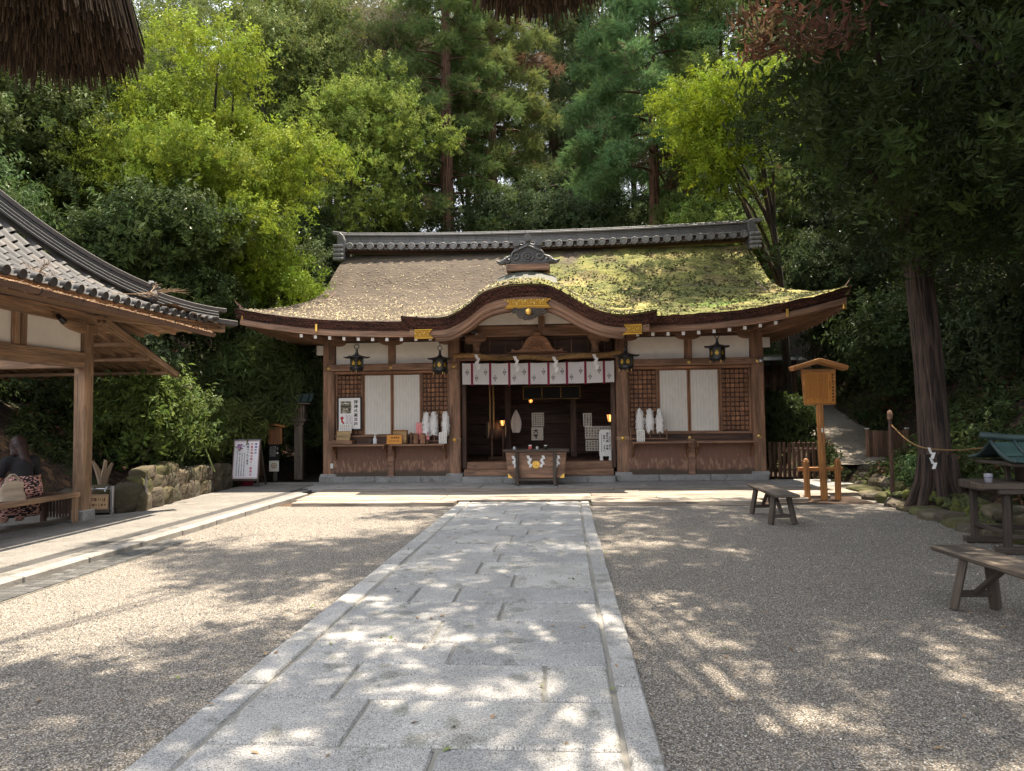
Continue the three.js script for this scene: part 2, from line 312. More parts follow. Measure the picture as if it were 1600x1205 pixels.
const litterBump = tex(512, 512, (u, v) => { const [id, e] = grain(u, v, 42, 90); return id * 0.6 + 0.4 * e; }, false, [0.5, 0.5]);
const soilMat = std([0.60, 0.575, 0.55], { map: litterTex, bumpMap: litterBump, bumpScale: 0.05, roughness: 1 });
{
  const wx = (t) => Math.sign(t) * (Math.abs(t) * 12 + Math.pow(Math.abs(t), 3) * 88), wz = (t) => -15 + (t < 0 ? t * 12 - Math.pow(-t, 3) * 100 : t * 12 + Math.pow(t, 3) * 30);
  setting('hillside', surf(210, 210, (u, v) => { const x = wx(u * 2 - 1), z = wz(1 - 2 * v); let h = hillH(x, z); if (x > -8.0 && x < 6.3 && z > -24.4) h = Math.min(h, -0.05) ; return [x, h - 0.012, z, x + h * 0.9, z - h * 0.6]; }), soilMat);
}
// granite
const graniteTex = tex(1024, 1024, (u, v) => {
  const [id] = grain(u, v, 210, 61), [id2] = grain(u, v, 120, 17), n = fbm(u, v, 4, 4, 20, 4), st = smooth(0.6, 0.75, fbm(u, v, 7, 5, 88, 4));
  let k = 0.74 + 0.16 * (n - 0.5) + (id < 0.16 ? -0.22 : id > 0.8 ? 0.12 : 0.05 * (id - 0.5)) + (id2 < 0.1 ? -0.08 : 0); k -= 0.11 * st;
  return [k, k * 0.99, k * (0.975 - 0.03 * st)];
});
const graniteBump = tex(512, 512, (u, v) => 0.5 + 0.5 * (vnoise(u, v, 90, 90, 4) - 0.5) + 0.5 * (fbm(u, v, 14, 14, 6, 3) - 0.5), false);
const granite = [[0.60, 0.59, 0.585], [0.51, 0.508, 0.51], [0.65, 0.635, 0.615], [0.56, 0.55, 0.54]].map((c) => std(c, { map: graniteTex, bumpMap: graniteBump, bumpScale: 0.006, roughness: 0.85 }));
const sandMat = std([0.36, 0.335, 0.29], { map: mottle, bumpMap: gravelBump, bumpScale: 0.004, roughness: 1 });
{ // the straight slab path to the hall
  const path = setting('stone_path');
  part(path, 'joint_bed', move(new THREE.BoxGeometry(2.36, 0.06, 12.9), -0.77, -0.011, -6.62), sandMat);
  const zs = [-0.2, -1.15, -1.9, -2.62, -3.333, -3.891, -4.453, -4.882, -5.417, -5.936, -6.449, -7.008, -7.604, -8.157, -8.687, -9.342, -9.78, -10.187, -10.73, -11.394, -11.83, -12.4, -13.07];
  const js = [[-0.9], [-0.3], [-1.1], [-0.613], [-1.073], [-1.292, -0.134], [-0.755], [-0.932], [-0.513], [-1.321, -0.943], [-0.491], [-0.884], [-0.726], [-0.829], [-0.676], [-0.5], [-0.958], [-0.66], [-0.768], [-0.981], [-0.4], [-1.2, -0.3]];
  const slab = (name, x0, x1, z0, z1, i) => {
    const gap = 0.013 + 0.009 * R();
    const m = box(path, name, x1 - x0 - gap, 0.09, Math.abs(z1 - z0) - gap, granite[Math.floor(R() * 4)], [(x0 + x1) / 2 + rr(-0.003, 0.003), -0.012 + rr(-0.004, 0.004), (z0 + z1) / 2], [rr(-0.004, 0.004), rr(-0.005, 0.005), rr(-0.003, 0.003)], 0.011); return m;
  };
  for (let i = 0; i < zs.length - 1; i++) { const xs = [-1.74, ...js[i], 0.245]; for (let k = 0; k < xs.length - 1; k++) slab('slab', xs[k], xs[k + 1], zs[i], zs[i + 1], i); }
  for (const [a, b, list] of [[-1.965, -1.748, [-0.2, -1.9, -3.0, -4.1, -5.9, -7.5, -8.9, -10.6, -11.9, -13.07]], [0.254, 0.425, [-0.2, -1.2, -2.6, -4.13, -5.6, -6.35, -7.35, -9.0, -10.4, -11.7, -13.07]]])
    for (let i = 0; i < list.length - 1; i++) slab('kerb_stone', a, b, list[i], list[i + 1], i);
}
{ // raised walk on the left, its drain and kerb
  const concrete = std([0.33, 0.31, 0.288], { map: graniteTex, bumpMap: graniteBump, bumpScale: 0.003, roughness: 0.95 });
  const walk = setting('paved_walk');
  const flat = (name, x0, x1, z0, z1, mat, y = 0.07) => box(walk, name, x1 - x0, 0.16, Math.abs(z1 - z0), mat, [(x0 + x1) / 2, y - 0.08, (z0 + z1) / 2], undefined, 0.006);
  const zj = [1, -2.6, -6.2, -9.8, -13.4, -16.35];
  for (let i = 0; i < zj.length - 1; i++) { flat('paving_panel', -10.8, -7.45, zj[i] - 0.004, Math.max(zj[i + 1], -11.7), concrete, 0.066); if (zj[i + 1] < -11.7) break; }
  for (let i = 0; i < zj.length - 1; i++) { flat('paving_panel', -7.446, -5.872, zj[i] - 0.004, zj[i + 1], concrete); flat('paving_panel', -5.648, -5.472, zj[i] - 0.004, Math.max(zj[i + 1], -15.1), concrete); }
  const kerbM = std([0.37, 0.345, 0.315], { map: mottle, roughness: 0.9, bumpMap: graniteBump, bumpScale: 0.003 });
  for (let i = 0; i < 16; i++) box(walk, 'kerb_stone', 0.185, 0.22, 0.955, kerbM, [-5.374, -0.036 + rr(-0.003, 0.003), 0.6 - i * 0.965], [0, rr(-0.003, 0.003), 0], 0.012);
  const drainM = std([0.085, 0.08, 0.076], { map: mottle, roughness: 0.8 });
  for (let k = 0; k < 4; k++) for (let i = 0; i < 4; i++) box(walk, 'drain_bar', 0.038, 0.05, 4.1, drainM, [-5.838 + k * 0.052, 0.043, -1 - i * 4.11], undefined, 0.004);
  // herringbone strip at the kerb's foot
  const paver = [0.09, 0.115, 0.14].map((k) => std([k, k * 0.97, k * 0.92], { map: mottle, roughness: 0.95 }));
  part(walk, 'paver_bed', move(new THREE.BoxGeometry(0.36, 0.04, 5.4), -5.1, -0.017, -6.5), sandMat);
  for (let i = 0; i < 54; i++) for (let k = 0; k < 3; k++) box(walk, 'paver', 0.105, 0.05, 0.092, paver[Math.floor(R() * 3)], [-5.213 + k * 0.113 + (i % 2) * 0.004, -0.008, -3.85 - i * 0.0985], [0, rr(-0.03, 0.03), 0], 0.006);
}
{ // stone apron and long boards before the hall
  const ap = setting('stone_apron'); let x = -7.6;
  const apM = granite.map((m) => m);
  while (x < 6.4) { const w = Math.min(rr(1.5, 2.1), 6.6 - x); for (const [a, b] of [[-15.27, -16.4], [-16.41, -17.25]]) box(ap, 'slab', w - 0.008, 0.12, Math.abs(b - a) - 0.008, apM[Math.floor(R() * 4)], [x + w / 2, -0.012 + rr(-0.002, 0.002), (a + b) / 2], undefined, 0.006); x += w; }
  const bw = setting('board_walk'), bm = [[0.45, 0.405, 0.355], [0.40, 0.365, 0.325], [0.50, 0.45, 0.39]].map((c) => wood(c, { roughness: 0.85 }));
  part(bw, 'board_bed', move(new THREE.BoxGeometry(11.0, 0.04, 2.4), -0.1, -0.018, -14.0), soilMat);
  for (const [z0, z1, xa, xb] of [[-15.25, -14.74, -5.25, 6.0], [-14.71, -14.1, -5.2, 5.6], [-14.06, -13.62, -5.15, 4.9], [-13.58, -13.14, -5.1, 4.35], [-13.1, -12.72, -5.0, -2.0], [-13.1, -12.72, 0.46, 3.45]]) {
    let x = xa; while (x < xb - 0.05) { let w = Math.min(rr(2.6, 4.2), xb - x); if (xb - x - w < 0.8) w = xb - x; box(bw, 'board', w - 0.006, 0.075, z0 < z1 ? z1 - z0 : z0 - z1, bm[Math.floor(R() * 3)], [x + w / 2, 0.028 + rr(-0.004, 0.004), (z0 + z1) / 2], [rr(-0.004, 0.004), 0, rr(-0.0015, 0.0015)], 0.008); x += w; }
  }
}
function rock(rx, ry, rz, seed, detail = 2, flat = 0.35) { // an irregular stone
  const g = new THREE.IcosahedronGeometry(1, detail), p = g.attributes.position, s = seed * 13.7;
  for (let i = 0; i < p.count; i++) {
    const v = V(p.getX(i), p.getY(i), p.getZ(i)); const a = Math.sin(v.x * 2.3 + s) * Math.cos(v.y * 2.9 - s * 1.3) + Math.sin(v.z * 3.1 + s * 0.7) * 0.8 + 0.5 * Math.sin(v.x * 6 + v.z * 5 + s * 2);
    v.multiplyScalar(1 + 0.13 * a); v.set(Math.sign(v.x) * Math.pow(Math.abs(v.x), 1 - flat), Math.sign(v.y) * Math.pow(Math.abs(v.y), 1 - flat), Math.sign(v.z) * Math.pow(Math.abs(v.z), 1 - flat)); p.setXYZ(i, v.x * rx, v.y * ry, v.z * rz);
  }
  const uv = g.attributes.uv; for (let i = 0; i < p.count; i++) uv.setXY(i, p.getX(i) + p.getZ(i) * 0.7 + seed, p.getY(i) + p.getZ(i) * 0.5);
  g.computeVertexNormals(); return g;
}
const stoneTex = tex(512, 512, (u, v) => { const n = fbm(u, v, 6, 6, 70, 5), l = smooth(0.58, 0.7, fbm(u, v, 9, 9, 140, 4)), m = smooth(0.55, 0.7, fbm(u, v, 4, 4, 200, 4)); let c = mix3([0.48, 0.44, 0.38], [0.72, 0.67, 0.58], n); c = mix3(c, [0.78, 0.77, 0.70], l * 0.5); return mix3(c, [0.42, 0.42, 0.25], m * 0.5); });
const stoneMats = [[0.27, 0.245, 0.22], [0.20, 0.182, 0.168], [0.32, 0.29, 0.25], [0.235, 0.227, 0.215]].map((c) => std(c, { map: stoneTex, bumpMap: mottleBump, bumpScale: 0.05, roughness: 0.95 }));
const mossStone = std([0.22, 0.24, 0.12], { map: stoneTex, bumpMap: mottleBump, bumpScale: 0.03, roughness: 1 });
{ // dry stone retaining wall on the left
  const w = thing('retaining_wall', 'low dry stone retaining wall of rounded rocks beside the left walk', 'stone wall', [0, 0, 0]);
  const base = (t) => [lerp(-7.26, -7.72, t), lerp(-11.55, -15.75, t)];
  const back = part(w, 'earth_core', surf(20, 4, (u, v) => { const [x, z] = base(u); return [x - 0.2, v * 0.62, z, z, v]; }), soilMat);
  let t = 0, k = 0;
  const courses = [[0.0, 0.36], [0.31, 0.3], [0.56, 0.2]];
  courses.forEach(([y0, hh], ci) => { let z = 0 + ci * 0.13; const L = 4.25; while (z < L) { const wd = rr(0.3, 0.62), tt = clamp((z + wd / 2) / L), [bx, bz] = base(tt); const top = lerp(0.78, 0.5, tt); if (y0 + hh * 0.6 < top) part(w, 'stone', rock(0.16, hh * rr(0.54, 0.62), wd * 0.54, k * 1.7 + ci, 2, 0.5), R() < 0.1 ? mossStone : stoneMats[k % 4], [bx - 0.02 - y0 * 0.1 + rr(-0.03, 0.03), y0 + hh * 0.45 + 0.03, bz + rr(-0.01, 0.01)], [rr(-0.25, 0.25), rr(-0.15, 0.15), 0]); z += wd * 0.97; k++; } });
  for (let i = 0; i < 3; i++) part(w, 'stone', rock(0.26, 0.3 - i * 0.04, 0.3, 60 + i, 2, 0.3), stoneMats[(i + 1) % 4], [-7.42 - i * 0.42, 0.26, -11.62 + i * 0.05], [0, i, 0]);
}
{ // flat stones along the right edge of the yard
  const ed = setting('stone_edging'); const pts = [[6.0, -15.35], [5.86, -14.3], [5.78, -13.3], [5.7, -12.4], [5.62, -11.3], [5.55, -10.6], [5.5, -9.8], [5.6, -9.0], [5.75, -8.2], [5.9, -7.2]];
  const c = new THREE.CatmullRomCurve3(pts.map(([x, z]) => V(x, 0, z)));
  for (let i = 0; i < 17; i++) { const p = c.getPoint((i + 0.3) / 17); part(ed, 'stone', rock(rr(0.26, 0.38), rr(0.07, 0.12), rr(0.26, 0.36), i * 3.1 + 5, 2, 0.35), i % 3 === 1 ? mossStone : stoneMats[i % 4], [p.x + rr(-0.05, 0.05), rr(0.0, 0.05), p.z], [rr(-0.06, 0.06), rr(0, 3), rr(-0.08, 0.08)]); }
  for (let i = 0; i < 14; i++) { const p = c.getPoint((i + 0.5) / 14.5); part(ed, 'stone', rock(rr(0.16, 0.3), rr(0.12, 0.2), rr(0.16, 0.3), i * 7.3 + 50, 2, 0.2), R() < 0.5 ? mossStone : stoneMats[(i + 2) % 4], [p.x + rr(0.38, 0.6), rr(0.08, 0.2), p.z + rr(-0.2, 0.2)], [rr(-0.3, 0.3), rr(0, 3), rr(-0.3, 0.3)]); }
}
{ // rough steps and the sloping path behind
  const s = thing('stone_steps', 'rough dark stone steps leading up to the sloping path beside the hall', 'steps');
  [[6.75, 0.06, -15.75], [6.95, 0.2, -16.15], [7.15, 0.33, -16.6]].forEach(([x, y, z], i) => { part(s, 'step', rock(0.55, 0.1, 0.27, i + 31, 2, 0.5), stoneMats[(i * 2 + 1) % 4], [x, y, z], [0, 0.25, 0]); part(s, 'step', rock(0.4, 0.12, 0.26, i + 41, 2, 0.4), stoneMats[(i + 1) % 4], [x + 0.75, y + 0.02, z - 0.1], [0, 0.6, 0.05]); });
  const pm = std([0.55, 0.53, 0.50], { map: gravelTex, bumpMap: gravelBump, bumpScale: 0.004, roughness: 0.95 });
  setting('sloping_path', surf(8, 40, (u, v) => { const z = lerp(-16.5, -26.5, v), x = rampX(z) + (u - 0.5) * 1.66; return [x, rampY(z) + 0.02 - 0.03 * Math.abs(u - 0.5), z, x, z]; }), pm);
}
// ---------- the shrine hall ----------
const ZF = -17.2; // front face of the wall
const hall = thing('shrine_hall', 'wooden shrine hall with mossy thatched roof and a curved gable over its entrance', 'shrine', [0, 0, 0]);
const roof = new THREE.Group(); roof.name = 'roof'; hall.add(roof);
const profZ = [-20.6, -20.1, -19.6, -18.9, -18.35, -17.6, -16.4, -15.45, -14.9], profY = [6.45, 6.10, 5.74, 5.17, 4.84, 4.50, 4.04, 3.74, 3.6];
const prof = (z) => { if (z <= profZ[0]) return profY[0]; for (let i = 0; i < 8; i++) if (z <= profZ[i + 1]) { const h = profZ[i + 1] - profZ[i], t = (z - profZ[i]) / h, m = (k) => (profY[Math.min(8, k + 1)] - profY[Math.max(0, k - 1)]) / (profZ[Math.min(8, k + 1)] - profZ[Math.max(0, k - 1)]); const a = profY[i], b = profY[i + 1], t2 = t * t, t3 = t2 * t; return (2 * t3 - 3 * t2 + 1) * a + (t3 - 2 * t2 + t) * h * m(i) + (-2 * t3 + 3 * t2) * b + (t3 - t2) * h * m(i + 1); } return profY[8]; };
const lift = (x) => 0.38 * Math.pow(clamp((-3.2 - x) / 4.2, 0, 1.1), 2.4) + 0.54 * Math.pow(clamp((x - 2.2) / 3.9, 0, 1.1), 2.1);
const kx = [-3.46, -3.0, -2.53, -2.27, -1.98, -1.73, -1.44, -1.09, -0.72, -0.37, -0.087, 0.26, 0.58, 0.92, 1.27, 1.72, 1.97], ky = [3.78, 3.735, 3.74, 3.83, 4.01, 4.21, 4.335, 4.395, 4.41, 4.385, 4.27, 4.06, 3.88, 3.755, 3.71, 3.75, 3.80];
const arch = (x) => { if (x <= kx[0]) return ky[0]; for (let i = 0; i < 16; i++) if (x <= kx[i + 1]) { const p = [Math.max(0, i - 1), i, i + 1, Math.min(16, i + 2)], t = (x - kx[i]) / (kx[i + 1] - kx[i]), h = kx[i + 1] - kx[i], m1 = (ky[p[2]] - ky[p[0]]) / (kx[p[2]] - kx[p[0]]), m2 = (ky[p[3]] - ky[p[1]]) / (kx[p[3]] - kx[p[1]]), t2 = t * t, t3 = t2 * t; return (2 * t3 - 3 * t2 + 1) * ky[i] + (t3 - 2 * t2 + t) * h * m1 + (-2 * t3 + 3 * t2) * ky[i + 1] + (t3 - t2) * h * m2; } return ky[16]; };
const AC = -0.74, inArch = (x) => x > -3.46 && x < 1.97;
const archTop = (x, z) => { const k = 1 - Math.pow(clamp(Math.abs(x - AC) / 2.7), 1.6); const d = -14.9 - z; return arch(x) + (0.18 + 0.36 * k) * (d < 0 ? d : 0.95 * (1 - Math.exp(-d / 0.95))); };
const edgeL = (v) => -6.45 - 0.97 * Math.pow(smooth(0.35, 1.05, v), 1.2), edgeR = (v) => 5.35 + 0.80 * Math.pow(smooth(0.35, 1.05, v), 1.2);
const mainY = (x, z) => prof(z) + lift(x) * Math.pow(clamp((z + 20.6) / 5.15), 2.2);
const roofY = (x, z) => { const m = mainY(x, z); if (!inArch(x)) return m; const k = archTop(x, z), d = m - k, s = 0.10; return Math.abs(d) < s ? Math.max(m, k) + (s - Math.abs(d)) ** 2 / (4 * s) : Math.max(m, k); };
const rU = (x) => (x + 7.6) / 14, mossAt = (u, v) => smooth(0.32, 0.72, u + 0.26 * (fbm(u, v, 7, 5, 301, 4) - 0.5) + 0.09 * v) * (0.75 + 0.25 * smooth(0.35, 0.6, fbm(u, v, 13, 9, 99, 3))) + 0.35 * smooth(0.86, 1.0, v + 0.1 * (fbm(u, v, 20, 9, 55, 3) - 0.5)) * smooth(0.3, 0.36, u);
const thatchTex = tex(1536, 896, (u, v) => {
  const n = fbm(u, v, 40, 24, 7, 4), f = vnoise(u, v, 420, 300, 31), f2 = vnoise(u, v, 230, 150, 77), m = clamp(mossAt(u, v) + 0.9 * (fbm(u, v, 34, 22, 401, 4) - 0.5)), row = 0.5 + 0.5 * Math.sin(v * 260 + 3 * n);
  let c = mix3([0.31, 0.268, 0.222], [0.48, 0.42, 0.355], clamp(n * 0.8 + 0.4 * (f - 0.5) + 0.02 * row)); // bark
  c = mix3(c, [0.30, 0.25, 0.20], smooth(0.7, 0.9, f2) * 0.6);
  const fleck = smooth(0.78, 0.86, vnoise(u, v, 330, 210, 5)) * smooth(0.30, 0.75, v + 0.5 * (fbm(u, v, 12, 8, 19, 3) - 0.5)) * 0.9; c = mix3(c, [0.74, 0.65, 0.52], fleck * 0.8);
  const mg = fbm(u, v, 26, 18, 222, 4), my = vnoise(u, v, 150, 110, 12); let mc = mix3([0.42, 0.44, 0.20], [0.68, 0.66, 0.34], clamp(mg * 1.3 - 0.25 + 0.3 * (my - 0.5))); mc = mix3(mc, [0.80, 0.73, 0.46], smooth(0.56, 0.74, fbm(u, v, 18, 12, 640, 4)) * 0.8); mc = mix3(mc, [0.48, 0.60, 0.22], smooth(0.15, 0.0, Math.hypot((u - 0.80) * 1.3, (v - 0.78) * 0.8)) * smooth(0.4, 0.6, mg)); mc = mix3(mc, [0.42, 0.36, 0.24], smooth(0.6, 0.76, fbm(u, v, 22, 16, 71, 3)) * 0.6);
  return mix3(c, mc, smooth(0.2, 0.75, m));
});
const thatchBump = tex(1024, 640, (u, v) => clamp(0.35 * fbm(u, v, 160, 110, 9, 3) + 0.3 * vnoise(u, v, 330, 210, 5) + 0.5 * clamp(mossAt(u, v)) * fbm(u, v, 70, 44, 88, 4) + 0.03 * Math.sin(v * 260 + 9 * fbm(u, v, 40, 24, 7, 2))), false);
const thatch = std([0.50, 0.49, 0.475], { map: thatchTex, bumpMap: thatchBump, bumpScale: 0.05, roughness: 1 });
const barkTex = tex(512, 256, (u, v) => { const k = 0.5 + 0.5 * (vnoise(u, v, 6, 70, 3) - 0.5) + 0.6 * (vnoise(u, v, 160, 40, 8) - 0.5) + 0.3 * (fbm(u, v, 8, 4, 2, 3) - 0.5); return [k, k * 0.9, k * 0.85]; });
const thatchEdge = std([0.24, 0.115, 0.085], { map: barkTex, bumpMap: barkTex, bumpScale: 0.012, roughness: 1 });
const topY = (x, z) => (z > -15.47 && inArch(x) ? archTop(x, z) : roofY(x, z));
const jit = (x, z, s = 0) => 0.022 * (fbm((x + 8) / 16, (z + 26) / 16, 60, 60, 500 + s, 3) - 0.5) * 2;
{
  part(roof, 'front_thatch', surf(300, 110, (u, v) => { const x = lerp(edgeL(v), edgeR(v), u), z = lerp(-20.6, -15.45, v), m = clamp(mossAt(rU(x), v)); return [x, roofY(x, z) + jit(x, z) * (0.4 + 1.6 * m), z, rU(x), v]; }), thatch);
  // the forward lip of the curved gable
  part(roof, 'gable_thatch', surf(140, 12, (u, v) => { const x = lerp(-3.46, 1.97, u), z = lerp(-15.47, -14.9, v), y = v < 0.02 ? roofY(x, -15.47) : archTop(x, z); return [x, y + jit(x, z, 9) - 0.03 * Math.pow(v, 8), z, rU(x), 0.72 + v * 0.08]; }), thatch);
  part(roof, 'gable_thatch_edge', surf(140, 6, (u, v) => { const x = lerp(-3.46, 1.97, u), t = 0.26 - 0.05 * Math.abs(u - 0.5); return [x, arch(x) - v * t + 0.008 * (R() - 0.5), -14.9 - 0.16 * v, x * 0.5, v * 0.5]; }), thatchEdge);
  for (const s of [-3.46, 1.97]) part(roof, 'gable_thatch_edge', surf(3, 5, (u, v) => { const z = lerp(-15.5, -14.9, u), y0 = arch(s) + 0.1 * (-14.9 - z); return [s + (s < 0 ? 0.16 : -0.16) * v, y0 - v * 0.24, z - 0.1 * v * u, z * 0.5, v * 0.4]; }), thatchEdge);
  const skirt = (x0, x1, n, th, zz, step = 0) => part(roof, 'thatch_edge', surf(n, 5, (u, v) => { const x = lerp(x0, x1, u); return [x, eaveT(x) - v * th + 0.006 * (R() - 0.5) + step, zz - 0.10 * v, x * 0.5, v * 0.4]; }), thatchEdge);
  var eaveT = (x) => mainY(x, -15.45);
  skirt(-6.62, -3.2, 70, 0.20, -15.447); skirt(1.8, 4.7, 60, 0.20, -15.447); skirt(-7.42, -6.62, 16, 0.205, -15.5, -0.012); skirt(4.7, 6.15, 26, 0.205, -15.5, -0.012);
  // verges
  for (const [e, k] of [[edgeL, 1], [edgeR, -1]]) part(roof, 'verge', surf(50, 3, (u, v) => { const z = lerp(-20.6, -15.45, u), x = e(u); return [x + k * 0.05 * v, roofY(x, z) - v * 0.2, z, z * 0.5, v * 0.4]; }), thatchEdge);
  // side pents and rear slope
  const sideY = (z) => 3.92 + 0.2 * Math.pow(clamp(Math.abs(z + 20.3) / 4.85), 2);
  for (const [xe, xi] of [[-7.42, -5.9], [6.15, 4.66]]) {
    const k = Math.sign(xi - xe);
    part(roof, 'side_thatch', surf(40, 10, (u, v) => { const z = lerp(-15.5, -25.2, u), wdt = Math.min(1.52, Math.min(-15.45 - z, z + 25.25) * 1.0 + 0.03), x = xe + k * wdt * v, zf = Math.max(z, -41.2 - z), vf = (zf + 20.6) / 5.15; return [x, Math.min(x > edgeL(vf) && x < edgeR(vf) ? mainY(x, zf) - 0.08 : 99, sideY(z) + (lift(xe) - 0.18) * Math.pow(clamp((z + 18) / 2.5), 2) + 0.62 * Math.pow(v * wdt / 1.52, 1.2) - 0.02 - 0.16 * smooth(-17.6, -15.6, z) - 0.22 * v * smooth(-18.6, -17.0, z)), z, rU(x), clamp((z + 26) / 10)]; }), thatch);
    part(roof, 'side_thatch_edge', surf(40, 3, (u, v) => { const z = lerp(-15.5, -25.2, u); return [xe + k * 0.08 * v, sideY(z) + (lift(xe) - 0.18) * Math.pow(clamp((z + 18) / 2.5), 2) - 0.14 * v, z, z * 0.5, v * 0.4]; }), thatchEdge);
    part(roof, 'side_soffit', surf(30, 4, (u, v) => { const z = lerp(-15.6, -25, u), x = lerp(xe + k * 0.1, xi, v); return [x, 3.72 + 0.1 * Math.pow(clamp((z + 18) / 2.5), 2) * (1 - v) - 0.12 * v + 0.08, z, z, x]; }), M.wood);
    for (let i = 0; i < 26; i++) { const z = -15.9 - i * 0.33, y = 3.68 + 0.16 * Math.pow(clamp((z + 18) / 2.5), 2); bar(hall, 'side_rafter', V(xe + k * 0.16, y, z), V(xi + k * 0.1, 3.58, z), 0.07, 0.085, M.wood, 0.005, 3); if (i % 1 === 0 && i < 22) box(hall, 'rafter_tip', 0.012, 0.085, 0.075, M.white, [xe + k * 0.15, y, z]); }
    bar(hall, 'hip_rafter', V(xe + k * 0.14, 3.86 + 0.02, -15.62), V(xi, 3.5, -17.25), 0.11, 0.14, M.wood);
    part(hall, 'hip_rafter_cap', cb(0.03, 0.16, 0.13, 0.004), M.gold, [xe + k * 0.12, 3.89, -15.60], [0, k * Math.PI / 4, 0]);
  }
  part(roof, 'rear_thatch', surf(40, 20, (u, v) => { const x = lerp(edgeL(v), edgeR(v), u), z = lerp(-20.6, -25.5, v); return [x, prof(-41.2 - z) + lift(x) * v * v, z, rU(x), v]; }), thatch);
  for (const x of [-6.1, 5.0]) part(roof, 'gable_wall', extrude(polyShape([[-24.4, 4.2], [-16.8, 4.2], [-18.8, 5.1], [-20.6, 6.4], [-22.4, 5.1]].map(([z, y]) => [z, y])), 0.06, 0.004).rotateY(-Math.PI / 2), M.woodDark, [x, 0, 0]);
  // litter of dead leaves caught on the thatch, and moss cushions
  const rg = mulberry(5), m = new THREE.Matrix4(), q = new THREE.Quaternion(), e = new THREE.Euler(), col = new THREE.Color();
  const leaf = mkgeo([-1, 0, 0, 0, 0.25, -0.4, 1, 0, 0, 0, 0.25, 0.4], null, [0, 0, 0, 1, 1, 1, 1, 0], [0, 2, 1, 0, 3, 2]);
  const lit = new THREE.InstancedMesh(leaf, std([1, 1, 1], { roughness: 0.9, side: THREE.DoubleSide }), 3600); lit.name = 'leaf_litter'; lit.userData.kind = 'stuff'; let n = 0;
  while (n < 3600) { const v = Math.pow(rg(), 0.55), x = lerp(edgeL(v), 2.6, rg()), z = lerp(-20.4, inArch(x) ? -14.95 : -15.5, v); if (rg() < smooth(-1.5, 2.2, x) * 0.9 || rg() > -0.1 + fbm((x + 8) / 16, v, 14, 8, 19, 3) * 1.1) continue; const s = lerp(0.018, 0.04, rg()); e.set(rr(-0.4, 0.4) + 0.45, rg() * 6.3, rr(-0.4, 0.4)); q.setFromEuler(e); m.compose(V(x, topY(x, z) + 0.02, z), q, V(s, s, s)); lit.setMatrixAt(n, m); const b = 0.2 + 0.3 * rg(); col.setRGB(b, b * (0.78 + 0.1 * rg()), b * (0.42 + 0.15 * rg())); lit.setColorAt(n, col); n++; }
  lit.castShadow = lit.receiveShadow = true; roof.add(lit);
  const cush = new THREE.IcosahedronGeometry(1, 1), ms = new THREE.InstancedMesh(cush, std([1, 1, 1], { roughness: 1, map: mottle, bumpMap: mottleBump, bumpScale: 0.2 }), 7000); ms.name = 'moss_cushions'; ms.userData.kind = 'stuff'; n = 0;
  while (n < 7000) { const v = rg(), x = lerp(-4, edgeR(v), rg()), z = lerp(-20.4, inArch(x) ? -14.93 : -15.46, v), a = mossAt(rU(x), v); if (rg() > Math.pow(clamp(a), 2) * (0.2 + 1.2 * fbm((x + 8) / 16, v, 30, 14, 71, 3))) continue; const s = lerp(0.012, 0.034, rg() * rg()); e.set(rg(), rg() * 6, rg()); q.setFromEuler(e); m.compose(V(x, topY(x, z) + 0.004, z), q, V(s * 1.4, s * 0.38, s * 1.1)); ms.setMatrixAt(n, m); const t = rg(), yv = fbm((x + 8) / 16, v, 22, 12, 640, 3); col.setRGB(lerp(0.13, 0.27, clamp(yv * 1.5 - 0.4 + 0.3 * t)), lerp(0.15, 0.24, t), lerp(0.03, 0.06, t)); ms.setColorAt(n, col); n++; }
  ms.castShadow = ms.receiveShadow = true; roof.add(ms);
}
